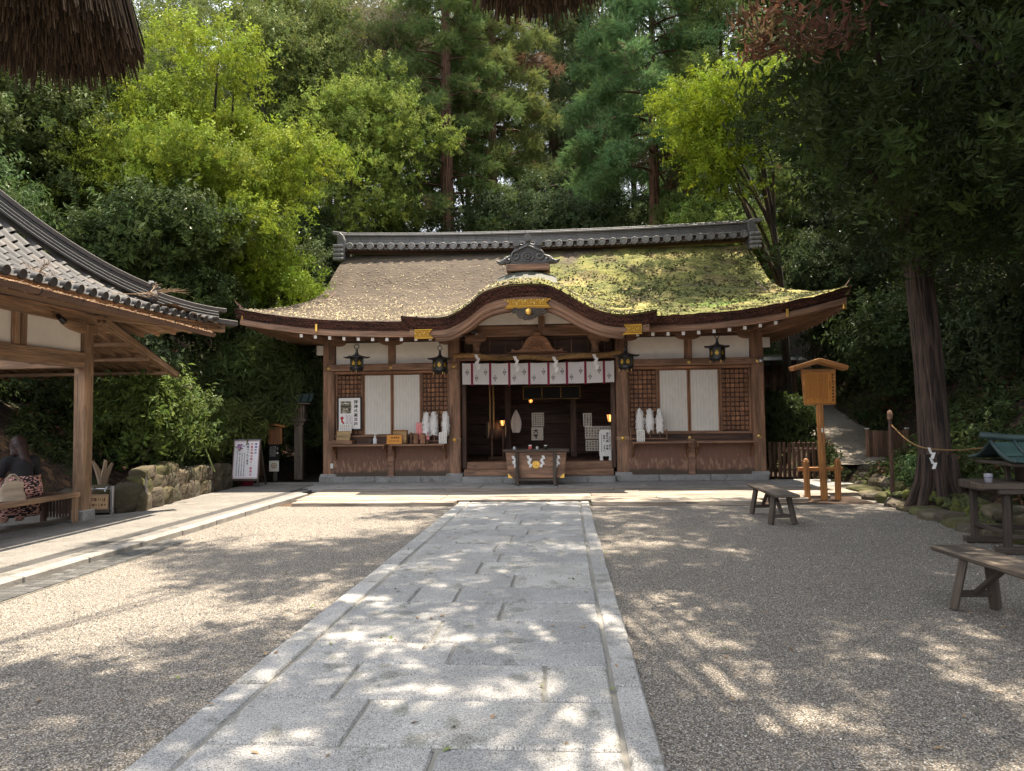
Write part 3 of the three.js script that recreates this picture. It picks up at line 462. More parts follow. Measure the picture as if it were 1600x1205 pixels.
{ // tiled ridge
  const ridge = new THREE.Group(); ridge.name = 'tile_ridge'; hall.add(ridge);
  const x0 = -6.42, x1 = 5.32, ry = (x) => 6.52 + 0.11 * Math.pow((x + 0.55) / 5.9, 2);
  const strip = (name, y, h, d, mat, over = 0) => part(ridge, name, (() => { const a = []; const n = 24; for (let i = 0; i < n; i++) { const xa = lerp(x0 - over, x1 + over, i / n), xb = lerp(x0 - over, x1 + over, (i + 1) / n), m = (xa + xb) / 2, g = cb(xb - xa + 0.0, h, d, 0.008, i); g.rotateZ(Math.atan2(ry(xb) - ry(xa), xb - xa)); g.translate(m, ry(m) + y, -20.62); a.push(g); } return merge(a); })(), mat);
  strip('ridge_core', 0.02, 0.16, 0.42, M.woodDark);
  strip('tile_course', 0.155, 0.05, 0.5, M.tileEdge); strip('tile_course', 0.21, 0.05, 0.44, M.tile); strip('tile_course', 0.265, 0.05, 0.40, M.tile); strip('tile_course', 0.32, 0.05, 0.36, M.tile); strip('tile_course', 0.375, 0.05, 0.34, M.tile); strip('tile_course', 0.43, 0.05, 0.46, M.tileEdge, 0.05); strip('cap_tile', 0.485, 0.06, 0.30, M.tile, 0.1);
  const disc = lathe([[0, 0.03], [0.055, 0.03], [0.06, 0.022], [0.078, 0.022], [0.084, 0.038], [0.102, 0.036], [0.104, 0.0], [0.10, -0.32]], 16); disc.rotateX(Math.PI / 2);
  const pan = (() => { const s = []; for (let i = 0; i <= 6; i++) { const a = lerp(-0.9, 0.9, i / 6); s.push([a * 0.11, -0.055 + 0.05 * a * a]); } for (let i = 6; i >= 0; i--) { const a = lerp(-0.9, 0.9, i / 6); s.push([a * 0.11, -0.085 + 0.05 * a * a]); } return extrude(polyShape(s), 0.3, 0); })();
  const n = 38; for (let i = 0; i < n; i++) { const x = lerp(x0 + 0.2, x1 - 0.16, i / (n - 1)); part(ridge, 'round_tile', disc, M.tileEdge, [x, ry(x) + 0.06, -20.30]); if (i < n - 1) part(ridge, 'pan_tile', pan, M.tile, [x + 0.153, ry(x) + 0.055, -20.46]); }
  for (const [x, k] of [[x0 - 0.06, -1], [x1 + 0.06, 1]]) { // stacked end ornaments
    const s = polyShape([[-0.1, -0.42], [0.11, -0.38], [0.13, 0.2], [0.07, 0.36], [-0.02, 0.44], [-0.12, 0.36], [-0.1, 0.1]]);
    part(ridge, 'ridge_end_tile', extrude(s, 0.72, 0.02), M.tile, [x, ry(x) + 0.03, -20.6]);
    for (let i = 0; i < 4; i++) part(ridge, 'end_scroll', new THREE.CapsuleGeometry(0.062, 0.20, 4, 10).rotateZ(Math.PI / 2), M.tileEdge, [x + k * 0.07, ry(x) - 0.33 + i * 0.128, -20.22 - i * 0.01]);
    part(ridge, 'end_cap_tile', extrude(polyShape([[-0.2, 0], [0.15, 0.01], [0.2, 0.07], [0.05, 0.09], [-0.24, 0.13], [-0.27, 0.05]].map(([a, b]) => [a * -k, b])), 0.34, 0.012), M.tileEdge, [x + k * 0.05, ry(x) + 0.43, -20.6]);
  }
}
{ // fascia, rafters, curved bargeboard, gable ornaments
  const fascia = (x0, x1, n) => { part(hall, 'fascia', surf(n, 3, (u, v) => { const x = lerp(x0, x1, u); return [x, eaveT(x) - 0.205 - v * 0.13, -15.53 + (v === 0 ? -0.02 : 0), x, v * 0.2]; }), M.wood); part(hall, 'fascia', surf(n, 1, (u, v) => { const x = lerp(x0, x1, u); return [x, eaveT(x) - 0.335, -15.53 - v * 0.12, x, v * 0.2]; }), M.wood); };
  fascia(-7.3, -2.9, 60); fascia(1.45, 6.05, 60);
  const rx = []; for (let x = -5.9; x < -2.3; x += 0.328) rx.push(x); for (let x = 1.3; x < 4.8; x += 0.328) rx.push(x);
  rx.forEach((x, i) => { const y = eaveT(x) - 0.385; const b = bar(hall, 'rafter', V(x, y, -15.60), V(x, 3.58, -17.2), 0.075, 0.085, M.wood, 0.005); part(b, 'white_tip', cbs(0.068, 0.078, 0.012, 0.003), M.white, [0, 0, -(Math.hypot(1.6, 3.58 - y) / 2 + 0.005)]); });
  for (const [a, b] of [[-7.3, -2.0], [0.6, 6.0]]) part(hall, 'soffit', surf(30, 4, (u, v) => { const x = lerp(a, b, u), z = lerp(-15.55, -17.2, v); return [x, lerp(eaveT(x) - 0.335, 3.66, v), z, z, x]; }), M.wood);
  for (const x of [-6.45, 5.15, ]) part(hall, 'eave_band', cb(0.05, 0.17, 0.02, 0.003), M.gold, [x + (x < 0 ? 0.93 : -0.35), eaveT(x) - 0.30, -15.50]);
  // curved bargeboard in two steps
  const board = (name, y0, y1, z, xa, xb) => part(hall, name, surf(120, 4, (u, v) => { const x = lerp(xa, xb, u), c = 1 - Math.abs(u - 0.5) * 2; return [x, arch(x) - lerp(y0, y1 + 0.05 * c, v), z - (v > 0.9 ? 0.01 : 0), x, v * 0.3]; }), M.wood);
  board('bargeboard', 0.255, 0.40, -15.06, -3.3, 1.82); board('bargeboard', 0.36, 0.49, -15.11, -2.75, 1.28); board('inner_bargeboard', 0.34, 0.45, -15.6, -2.5, 1.05);
  part(hall, 'gable_soffit', surf(90, 6, (u, v) => { const x = lerp(-3.3, 1.82, u), z = lerp(-15.07, -16.4, v); return [x, arch(x) - 0.40 - 0.05 * (1 - Math.abs(u - 0.5) * 2) + (v > 0 ? 0.02 : 0) + 0.22 * v, z, x, z]; }), M.wood);
  // plaster tympanum
  { const s = []; for (let i = 0; i <= 40; i++) { const x = lerp(-2.35, 0.87, i / 40); s.push([x, Math.max(3.76, arch(x) - 0.22)]); } s.push([0.87, 3.74], [-2.35, 3.74]); part(hall, 'tympanum', extrude(polyShape(s), 0.04, 0), M.plaster, [0, 0, -16.42]); }
  // gold plates
  const relief = canvasTex(256, 96, (c, w, h) => { c.fillStyle = '#9a6c1c'; c.fillRect(0, 0, w, h); c.strokeStyle = '#e2b548'; c.lineWidth = 7; c.strokeRect(4, 8, w - 8, h - 16); c.lineWidth = 4; for (let i = 0; i < 16; i++) { c.strokeStyle = i % 3 ? '#d9a93e' : '#f0cf70'; c.beginPath(); c.arc(12 + i * 16, h / 2 + (i % 2 ? 13 : -13), 12, i, i + 4.6); c.stroke(); c.beginPath(); c.moveTo(12 + i * 16, h / 2); c.lineTo(24 + i * 16, h / 2 + (i % 2 ? 26 : -26)); c.stroke(); } });
  const goldM = std([1, 1, 1], { map: relief, bumpMap: relief, bumpScale: 0.02, metalness: 0.55, roughness: 0.42 });
  const plate = (pts, x, y, z, w) => { const g = extrude(polyShape(pts), 0.02, 0.003), p = g.attributes.position, uv = g.attributes.uv; for (let i = 0; i < p.count; i++) uv.setXY(i, p.getX(i) / w + 0.5, p.getY(i) / 0.22 + 0.5); return part(hall, 'gold_plate', g, goldM, [x, y, z]); };
  plate([[-0.5, 0.10], [0.5, 0.10], [0.40, 0.0], [0.5, -0.1], [-0.5, -0.1], [-0.40, 0.0]].map(([a, b]) => [a, b - 0.18 * a * a]), AC, arch(AC) - 0.37, -15.03, 1.0);
  plate([[-0.24, 0.10], [0.16, 0.10], [0.08, 0.0], [0.18, -0.11], [-0.24, -0.11]], -2.95, 3.40, -15.04, 0.5); plate([[0.24, 0.12], [-0.14, 0.10], [-0.06, 0.0], [-0.18, -0.12], [0.24, -0.10]], 1.42, 3.40, -15.04, 0.5);
  // pendant under the gable's peak
  const scroll = (x, y, r, dir) => { const pts = []; for (let i = 0; i < 26; i++) { const a = i / 25 * 4.2 * Math.PI / 2 * dir, q = r * (1 - i / 30); pts.push(V(x + Math.cos(a) * q, y + Math.sin(a) * q, 0)); } return tube(pts, pts.map((_, i) => 0.022 * (1 - i / 60) + 0.004), 6); };
  const pend = []; for (const k of [-1, 1]) { pend.push(scroll(k * 0.17, 0.0, 0.10, k), scroll(k * 0.30, 0.06, 0.07, -k), scroll(k * 0.08, -0.07, 0.06, k)); }
  pend.push(extrude(splineShape([[-0.36, 0.1], [-0.2, 0.12], [0, 0.13], [0.2, 0.12], [0.36, 0.1], [0.25, -0.02], [0.12, -0.1], [0, -0.13], [-0.12, -0.1], [-0.25, -0.02]]), 0.03, 0.006));
  part(hall, 'gable_pendant', merge(pend), M.woodGrey, [AC + 0.02, 3.78, -15.02]); part(hall, 'pendant_boss', new THREE.SphereGeometry(0.07, 16, 10).scale(1, 1, 0.6), M.gold, [AC + 0.02, 3.82, -14.97]);
  box(hall, 'gable_strut', 0.15, 0.26, 0.12, M.wood, [AC + 0.25, 3.78, -16.36]);
  // main beam under the gable and carved frog-leg strut
  box(hall, 'gable_beam', 3.3, 0.27, 0.22, M.wood, [-0.72, 3.655, -16.95], undefined, 0.02);
  for (const k of [-1, 1]) part(hall, 'beam_bracket', extrude(splineShape([[0, 0], [0.5, 0.0], [0.46, -0.1], [0.3, -0.13], [0.1, -0.16], [0, -0.16]].map(([a, b]) => [a * -k, b]), 40), 0.2, 0.01), M.wood, [-0.62 + k * 1.7, 3.525, -16.93]);
  for (const k of [-1, 1]) { part(hall, 'beam_post', lathe([[0.09, 0], [0.11, 0.03], [0.09, 0.06], [0.085, 0.2], [0.12, 0.24], [0.12, 0.3]], 14), M.wood, [-0.66 + k * 1.42, 3.10, -16.93]); box(hall, 'bracket_tip', 0.16, 0.07, 0.02, M.white, [-0.66 + k * 1.45, 3.60, -16.8]); part(hall, 'gold_plate', cb(0.14, 0.15, 0.02, 0.003), M.gold, [-0.87 + k * 1.58, 3.58, -15.9]); }
  const fl = [[-0.72, 0], [-0.62, 0.02], [-0.60, 0.09], [-0.5, 0.05], [-0.38, 0.09], [-0.3, 0.24], [-0.2, 0.36], [0, 0.40], [0.2, 0.36], [0.3, 0.24], [0.38, 0.09], [0.5, 0.05], [0.6, 0.09], [0.62, 0.02], [0.72, 0], [0.3, -0.02], [-0.3, -0.02]];
  const carve = [extrude(splineShape(fl, 90), 0.08, 0.012)]; for (let i = 0; i < 9; i++) { const a = Math.PI * (i / 8), r = 0.14; const s = new THREE.TorusGeometry(0.05, 0.016, 6, 14); s.translate(Math.cos(a) * r * 1.2, 0.09 + Math.sin(a) * r, 0.045); carve.push(s); } for (let i = 0; i < 5; i++) { const s = new THREE.SphereGeometry(0.04, 8, 6); s.translate(-0.12 + i * 0.06, 0.1 + 0.03 * (i % 2), 0.045); carve.push(s); }
  part(hall, 'frog_leg_strut', merge(carve), M.lattice, [-0.62, 3.125, -16.86]); box(hall, 'strut_cap', 0.2, 0.09, 0.16, M.lattice, [-0.62, 3.545, -16.80]);
  box(hall, 'lintel', 3.75, 0.14, 0.2, M.wood, [-0.63, 3.04, -17.1]); box(hall, 'transom_panel', 3.6, 0.62, 0.04, M.woodDark, [-0.63, 3.3, -17.32]);
  for (let i = 0; i < 9; i++) box(hall, 'transom_slat', 0.03, 0.5, 0.02, M.wood, [-2.2 + i * 0.4, 3.32, -17.29]);
}
{ // crest tile over the curved gable
  const g = new THREE.Group(); g.name = 'gable_crest'; g.position.set(-0.78, 4.80, -15.95); hall.add(g);
  const capM = std([0.15, 0.18, 0.19], { map: stoneTex, bumpMap: mottleBump, bumpScale: 0.01, roughness: 0.7 });
  part(g, 'crest_saddle', surf(24, 8, (u, v) => { const a = lerp(-0.66, 0.66, u); return [a, -0.12 - 0.32 * a * a + 0.26 * Math.sin(v * Math.PI / 2) - 0.05, 0.55 - 0.62 * v, a, v]; }), capM);
  box(g, 'crest_base', 0.98, 0.16, 0.4, M.wood, [0.02, 0.14, 0.0], undefined, 0.015);
  const out = [[-0.72, 0.04], [-0.66, -0.04], [-0.5, -0.06], [0, -0.06], [0.5, -0.06], [0.66, -0.04], [0.72, 0.04], [0.62, 0.03], [0.5, 0.12], [0.38, 0.16], [0.30, 0.3], [0.33, 0.42], [0.24, 0.5], [0.16, 0.4], [0.07, 0.42], [0.07, 0.56], [0, 0.62], [-0.07, 0.56], [-0.07, 0.42], [-0.16, 0.4], [-0.24, 0.5], [-0.33, 0.42], [-0.30, 0.3], [-0.38, 0.16], [-0.5, 0.12], [-0.62, 0.03]];
  part(g, 'crest_plate', extrude(splineShape(out, 130), 0.12, 0.015), std([0.12, 0.115, 0.11], { map: mottle, roughness: 0.6 }), [0.02, 0.28, 0.1]);
  const sc = (x, y, r, d) => { const p = []; for (let i = 0; i < 30; i++) { const a = Math.PI / 2 + i / 29 * 7.5 * d, q = r * (1 - i / 33); p.push(V(x + Math.cos(a) * q, y + Math.sin(a) * q, 0.17)); } return tube(p, p.map(() => 0.022), 6); };
  part(g, 'crest_scroll', merge([sc(-0.26, 0.12, 0.12, 1), sc(0.26, 0.12, 0.12, -1), sc(-0.44, 0.03, 0.07, 1), sc(0.44, 0.03, 0.07, -1), sc(-0.54, 0.02, 0.045, -1), sc(0.54, 0.02, 0.045, 1)]), M.tile, [0.02, 0.28, 0]);
  part(g, 'crest_boss', merge([...[-0.25, 0, 0.25].map((x, i) => { const c = new THREE.CylinderGeometry(0.085, 0.085, 0.2, 16).rotateX(Math.PI / 2); c.translate(x, i === 1 ? 0.53 : 0.42, 0.12); return c; }), (() => { const t = new THREE.TorusGeometry(0.1, 0.015, 6, 20).scale(1.3, 1, 1); t.translate(0, 0.1, 0.17); return t; })(), ...[0, 1, 2, 3, 4, 5].map((i) => { const s = new THREE.SphereGeometry(0.028, 8, 6); s.translate(Math.cos(i * 1.047) * 0.05, 0.1 + Math.sin(i * 1.047) * 0.045, 0.17); return s; })]), M.tile, [0.02, 0.28, 0]);
  part(g, 'crest_hood', merge([-1, 1].map((k) => { const b = cb(0.34, 0.035, 0.16, 0.006); b.rotateZ(-k * 0.42); b.translate(k * 0.15, 0.29, 0.1); return b; })), M.tile, [0.02, 0.28, 0.03]);
}
// ---- walls ----
const streakTex = tex(1024, 512, (u, v) => { // peeling brown paint: pale bare flakes, dark damp foot
  const g = vnoise(u, v, 220, 5, 3), fl = smooth(0.60, 0.70, vnoise(u, v, 70, 5, 12) * 0.6 + vnoise(u, v, 190, 9, 18) * 0.5 + 0.22 * (fbm(u, v, 5, 3, 9, 3) - 0.5) - 0.35 * smooth(0.35, 0.75, v) + 0.02), ft = smooth(0.22, 0.08, v + 0.15 * (fbm(u, v, 16, 6, 41, 4) - 0.5));
  let c = mix3([0.45, 0.335, 0.275], [0.53, 0.40, 0.335], g * 0.6 + 0.4 * fbm(u, v, 6, 6, 5, 3)); c = mix3(c, [0.70, 0.56, 0.47], fl * (1 - ft) * 0.62); return mix3(c, [0.29, 0.255, 0.215], ft * 0.85);
});
const streak = std([0.92, 0.88, 0.85], { map: streakTex, roughness: 0.8, bumpMap: streakTex, bumpScale: 0.003 });
{
  // plinth
  for (const [a, b] of [[-6.0, -2.45], [1.2, 4.75]]) { let x = a; while (x < b - 0.1) { const w = Math.min(rr(1.0, 1.5), b - x); box(hall, 'plinth_stone', w - 0.008, 0.15, 0.3, granite[1], [x + w / 2, 0.115, -17.16], undefined, 0.015); x += w; } }
  const col = (x, w = 0.29) => { box(hall, 'column', w, 3.36, w, M.wood, [x, 1.87, -17.24], undefined, 0.02); const s = box(hall, 'column_base', w + 0.12, 0.1, w + 0.1, granite[0], [x, 0.2, -17.235], undefined, 0.02); };
  for (const x of [-5.78, -2.66, 1.39, 4.57]) col(x);
  // jambs inside the opening
  box(hall, 'door_jamb', 0.10, 2.6, 0.16, M.woodDark, [-2.44, 1.65, -17.3]); box(hall, 'door_jamb', 0.10, 2.6, 0.16, M.woodDark, [1.175, 1.65, -17.3]);
  for (const [xa, xb, n] of [[-5.63, -2.81, 0], [1.54, 4.42, 1]]) {
    const c = (xa + xb) / 2, w = xb - xa;
    box(hall, 'lower_beam', w + 0.5, 0.17, 0.24, M.wood, [c, 2.85, -17.17], undefined, 0.012); box(hall, 'beam_trim', w, 0.06, 0.2, M.lattice, [c, 2.725, -17.2]);
    box(hall, 'upper_beam', w + 0.3, 0.16, 0.2, M.wood, [c, 3.62, -17.24]);
    for (const k of [-1, 1]) part(hall, 'plaster_panel', cb(w / 2 - 0.09, 0.62, 0.04, 0.003), M.plaster, [c + k * (w / 4 + 0.045), 3.24, -17.26]);
    box(hall, 'plaster_post', 0.17, 0.62, 0.12, M.wood, [c, 3.24, -17.22]);
    for (const [bx, bw] of [[xa + 0.05, 0.3], [c, 0.42], [xb - 0.05, 0.3]]) part(hall, 'cloud_bracket', extrude(splineShape([[-1, 0.16], [1, 0.16], [1.02, 0.1], [0.8, 0.06], [0.62, -0.02], [0.3, -0.06], [-0.3, -0.06], [-0.62, -0.02], [-0.8, 0.06], [-1.02, 0.1]].map(([a, b]) => [a * bw, b]), 60), 0.14, 0.01), M.wood, [bx, 3.46, -17.18]);
    box(hall, 'sill_beam', w, 0.16, 0.16, M.woodDark, [c, 1.07, -17.24]); box(hall, 'sill_trim', w, 0.05, 0.2, M.wood, [c, 1.165, -17.22]);
    // shoji pair between lattice panels
    const lw = n ? 0.71 : 0.68;
    for (const k of [-1, 1]) {
      const lx = k < 0 ? xa + lw / 2 : xb - lw / 2; box(hall, 'lattice_back', lw, 1.52, 0.03, M.woodDark, [lx, 1.94, -17.285]);
      const cells = [], nc = 6, nr = 13, pw = (lw - 0.07) / nc, ph = 1.46 / nr; for (let i = 0; i < nc; i++) for (let j = 0; j < nr; j++) { const g = cb(pw * 0.80, ph * 0.80, 0.06, 0.016, i * 7 + j); g.translate(-(lw - 0.07) / 2 + (i + 0.5) * pw, -0.73 + (j + 0.5) * ph, 0); cells.push(g); }
      part(hall, 'lattice_grid', merge(cells), M.lattice, [lx, 1.945, -17.255]);
      for (const s of [-1, 1]) box(hall, 'lattice_stile', 0.045, 1.52, 0.07, M.wood, [lx + s * (lw / 2 - 0.02), 1.945, -17.23]);
    }
    const sx0 = xa + lw + 0.03, sx1 = xb - lw - 0.03, sm = (sx0 + sx1) / 2, sw = (sx1 - sx0) / 2 - 0.035;
    const shojiTex = n ? M.shoji : (M.shoji = std([0.76, 0.72, 0.655], { map: tex(256, 256, (u, v) => { const k = 0.93 + 0.05 * (vnoise(u, v, 8, 60, 4) - 0.5) + 0.04 * (fbm(u, v, 6, 6, 3, 3) - 0.5) - 0.04 * smooth(0.92, 0.98, Math.abs(Math.sin(v * 40))); return [k, k, k]; }), roughness: 0.95 }));
    for (const k of [-1, 1]) { const cx = sm + k * (sw / 2 + 0.03); const p = part(hall, 'paper_screen', cb(sw, 1.46, 0.025, 0.003), M.shoji, [cx, 1.935, -17.25]); for (const s of [-1, 1]) part(p, 'screen_frame', cbs(0.035, 1.52, 0.05, 0.004), M.lattice, [s * (sw / 2 + 0.005), 0, 0.005]); part(p, 'screen_frame', cbs(sw, 0.04, 0.05, 0.004, sw), M.lattice, [0, -0.745, 0.005]); part(p, 'screen_frame', cbs(sw, 0.035, 0.05, 0.004, sw + 1), M.lattice, [0, 0.75, 0.005]); }
    // lower wall and counters
    part(hall, 'lower_wall', (() => { const g = new THREE.BoxGeometry(w + 0.04, 0.8, 0.06), uv = g.attributes.uv; for (let i = 0; i < uv.count; i++) uv.setX(i, uv.getX(i) + n * 0.43); return g; })(), streak, [c, 0.59, -17.12]);
    box(hall, 'wall_stud', 0.16, 0.84, 0.12, streak, [c, 0.6, -17.09]);
    for (const k of [-1, 1]) {
      const cx = c + k * (w / 4 + 0.02), cw = w / 2 - 0.1; box(hall, 'counter', cw, 0.04, 0.42, M.wood, [cx, 0.955, -16.9], undefined, 0.006);
      for (const s of [-1, 1]) part(hall, 'counter_bracket', extrude(splineShape([[0, 0], [0.36, 0], [0.36, -0.06], [0.22, -0.12], [0.12, -0.24], [0.05, -0.3], [0, -0.34]], 50), 0.035, 0.005).rotateY(-Math.PI / 2), M.lattice, [cx + s * (cw / 2 - 0.03), 0.933, -17.09]);
    }
  }
  // nail covers
  for (const [x, y] of [[-5.78, 2.85], [-4.22, 2.85], [-2.66, 2.85], [2.98, 2.85], [1.39, 2.85], [4.57, 2.85], [-2.66, 1.05], [1.39, 1.05], [2.98, 1.04], [4.57, 1.07]]) part(hall, 'nail_cover', lathe([[0, 0.03], [0.02, 0.028], [0.035, 0.012], [0.05, 0.006], [0.055, 0]], 14).rotateX(Math.PI / 2), Math.abs(x + 0.6) < 2.2 && y < 2 ? M.gold : M.brass, [x, y, -17.092 + (Math.abs(x - 2.98) < 0.01 || Math.abs(x + 4.22) < 0.01 ? (y < 2 ? -0.06 : 0.045) : y > 2 ? 0.045 : 0)]);
  for (const x of [-2.66, 1.39]) box(hall, 'metal_collar', 0.31, 0.10, 0.31, M.woodTan, [x, 1.05, -17.24]);
  for (const [x, m] of [[-5.86, 1], [4.65, -1]]) { box(hall, 'side_wall', 0.08, 3.4, 4.2, M.wood, [x, 1.9, -19.4]); for (const z of [-19.2, -21.2]) box(hall, 'column', 0.26, 3.5, 0.26, M.wood, [x - m * 0.04, 1.85, z]); }
  for (const [x, y] of [[-5.99, 3.29], [4.78, 3.28]]) box(hall, 'wall_speaker', 0.17, 0.24, 0.1, std([0.55, 0.5, 0.44], { roughness: 0.8 }), [x, y, -17.12], undefined, 0.01);
  box(hall, 'wall_socket', 0.075, 0.12, 0.03, M.white, [-5.69, 0.45, -17.075], undefined, 0.008);
  part(hall, 'flood_lamp', lathe([[0.0, 0.05], [0.05, 0.05], [0.06, 0.0], [0.03, -0.06], [0, -0.06]], 12).rotateX(1.2), M.steel, [4.62, 2.84, -16.98]);
  // entrance: stone sill, two wooden steps, hall interior
  box(hall, 'stone_sill', 3.62, 0.17, 0.5, granite[1], [-0.635, 0.1, -17.0], undefined, 0.015);
  box(hall, 'step', 3.58, 0.16, 0.34, M.wood, [-0.635, 0.262, -17.2], undefined, 0.012); box(hall, 'step', 3.55, 0.17, 0.3, M.wood, [-0.635, 0.42, -17.42], undefined, 0.012);
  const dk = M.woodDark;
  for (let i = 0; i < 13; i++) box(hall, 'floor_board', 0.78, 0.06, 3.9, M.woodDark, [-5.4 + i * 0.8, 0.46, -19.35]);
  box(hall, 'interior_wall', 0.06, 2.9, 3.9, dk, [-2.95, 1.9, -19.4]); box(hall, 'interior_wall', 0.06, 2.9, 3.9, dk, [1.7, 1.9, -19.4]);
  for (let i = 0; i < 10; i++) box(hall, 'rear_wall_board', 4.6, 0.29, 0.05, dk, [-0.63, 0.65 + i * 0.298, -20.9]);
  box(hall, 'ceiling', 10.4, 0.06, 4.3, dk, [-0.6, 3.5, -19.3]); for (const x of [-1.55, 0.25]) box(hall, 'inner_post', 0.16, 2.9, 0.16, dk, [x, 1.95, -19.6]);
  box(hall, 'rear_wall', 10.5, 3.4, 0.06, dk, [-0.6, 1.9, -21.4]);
}
// ---------- rest pavilion on the left ----------
const pav = thing('rest_pavilion', 'open timber rest pavilion with grey tiled hip roof at the left edge', 'pavilion', [0, 0, 0]);
{
  const PX = -7.52, T = M.woodTan;
  const rise = (t) => (t < 2.5 ? 0.15 * t + 0.19 * t * t : 1.5625 + 1.1 * (t - 2.5));
  const tipUp = (z) => 0.10 * Math.pow(clamp((-9.2 - z) / 3.2), 2);
  const surfY = (t, z) => 3.235 + rise(t) + tipUp(z) * (1 - clamp(t / 1.5));
  for (const z of [-10.62, -6.4, -2.2]) { box(pav, 'post', 0.2, 3.05, 0.2, T, [PX, 1.6, z], undefined, 0.02); box(pav, 'post_base', 0.27, 0.18, 0.27, granite[2], [PX, 0.13, z], undefined, 0.02); box(pav, 'post', 0.2, 3.05, 0.2, T, [PX - 3.4, 1.6, z], undefined, 0.02); }
  box(pav, 'lower_beam', 0.16, 0.23, 9.6, T, [PX, 2.545, -5.9]); box(pav, 'upper_beam', 0.17, 0.2, 9.8, T, [PX, 3.2, -6.0]);
  box(pav, 'cross_beam', 3.56, 0.24, 0.16, T, [PX - 1.72, 2.55, -10.62]); box(pav, 'cross_beam', 3.56, 0.19, 0.15, T, [PX - 1.72, 3.2, -10.62]);
  for (const [za, zb] of [[-10.5, -9.36], [-9.1, -6.5], [-6.3, -2.3]]) box(pav, 'plaster_panel', 0.05, 0.45, zb - za, M.plaster, [PX, 2.885, (za + zb) / 2], undefined, 0.003);
  box(pav, 'strut', 0.12, 0.45, 0.11, T, [PX + 0.01, 2.885, -9.29]); box(pav, 'strut', 0.12, 0.45, 0.11, T, [PX + 0.01, 2.885, -9.16]);
  part(pav, 'bracket', extrude(splineShape([[-0.45, 0.09], [0.3, 0.09], [0.3, -0.07], [-0.2, -0.07], [-0.36, -0.03], [-0.45, 0.03]], 40), 0.15, 0.01).rotateY(Math.PI / 2), T, [PX + 0.01, 3.05, -10.5]);
  // rafters and eave boards of the long side
  for (let i = 0; i < 31; i++) { const z = -11.9 + i * 0.3; bar(pav, 'rafter', V(-6.16, 3.10 + tipUp(z), z), V(PX, 3.36, z), 0.06, 0.075, T, 0.004, 1); }
  part(pav, 'eave_board', surf(40, 1, (u, v) => { const z = lerp(-12.35, -2.5, u); return [-6.14 - 0.02 * v, 3.245 + tipUp(z) - 0.1 * v, z, z, v * 0.2]; }), M.woodTan);
  part(pav, 'eave_board', surf(40, 1, (u, v) => { const z = lerp(-12.35, -2.5, u); return [lerp(-6.12, -7.5, v), lerp(3.145, 3.42, v) + tipUp(z) * (1 - v), z, z, v]; }), M.woodTan);
  // far eave
  for (let i = 0; i < 9; i++) { const x = -6.4 - i * 0.3; bar(pav, 'rafter', V(x, 3.12 + tipUp(-12.3) * clamp(1 - i / 5), -12.3), V(x, 3.36, -10.7), 0.06, 0.075, T, 0.004, 2); }
  part(pav, 'eave_board', surf(20, 1, (u, v) => { const x = lerp(-6.1, -11, u); return [x, lerp(3.17, 3.43, v) + 0.1 * clamp(1 - u * 4) * (1 - v), lerp(-12.38, -10.7, v), x, v]; }), T);
  bar(pav, 'hip_rafter', V(-6.12, 3.25, -12.38), V(PX, 3.3, -10.7), 0.12, 0.15, T);
  // roof bed under the tiles, then the tiles one by one
  part(pav, 'roof_bed', surf(40, 14, (u, v) => { const t = v * 3.1, z = lerp(-12.4 + t, -2.2, u); return [-6.1 - t, surfY(t, z) - 0.02, z, z, t]; }), M.tile);
  part(pav, 'roof_bed', surf(20, 14, (u, v) => { const t = v * 3.1, x = lerp(-6.1 - t, -12, u); return [x, 3.235 + rise(t) + 0.1 * clamp(1 - u * 3) * (1 - clamp(t / 1.5)) - 0.02, -12.4 + t, x, t]; }), M.tile);
  const wv = (a) => 0.034 * Math.cos(a * Math.PI * 2) + 0.012 * Math.cos(a * Math.PI * 4); // rounded roll, hollow pan
  const tileG = (() => { const n = 9, pos = [], idx = [], uv = []; for (let r = 0; r < 3; r++) for (let i = 0; i <= n; i++) { const a = i / n - 0.5; pos.push([0.02, 0, -0.26][r] ? [0.0, 0, -0.27][r] : 0, wv(a) + [-0.03, 0, -0.012][r], a * 0.245); uv.push(r * 0.2, a); } for (let r = 0; r < 2; r++) for (let i = 0; i < n; i++) { const a = r * (n + 1) + i; idx.push(a, a + 1, a + n + 1, a + 1, a + n + 2, a + n + 1); } return mkgeo(pos, null, uv, idx); })();
  const tiles = [[0.052, 0.048, 0.046], [0.068, 0.062, 0.058], [0.11, 0.092, 0.08]].map((c) => std(c, { map: mottle, roughness: 0.7, side: THREE.DoubleSide }));
  const eaveEnd = lathe([[0, 0.012], [0.03, 0.014], [0.045, 0.012], [0.055, 0.02], [0.066, 0.015], [0.066, -0.05]], 14).rotateZ(-Math.PI / 2);
  const many = [];
  for (let c = 0; c < 34; c++) { const z = -11.95 + c * 0.243; for (let r = 0; r < 12; r++) { const t = 0.02 + r * 0.235; if (z < -12.3 + t + 0.1) continue; const a = Math.atan2(surfY(t + 0.235, z) - surfY(t, z), 0.235);
    const put = (o) => { o.position.set(-6.1 - t, surfY(t, z) + 0.03 + rr(-0.004, 0.004), z); o.rotation.set(0, rr(-0.01, 0.01), -a + 0.03); o.updateMatrix(); return o; };
    if (c < 24 && r < 12) { const o = put(new THREE.Mesh(tileG, tiles[Math.floor(R() * 3)])); o.name = 'roof_tile'; o.castShadow = o.receiveShadow = true; if (r === 0) { const e = part(o, 'tile_end', eaveEnd, tiles[1], [0.0, 0.0, 0]); } pav.add(o); } else many.push(tileG.clone().applyMatrix4(put(new THREE.Object3D()).matrix)); } }
  const rest = part(pav, 'roof_tiles_beyond', merge(many), tiles[1]); rest.userData.kind = 'stuff';
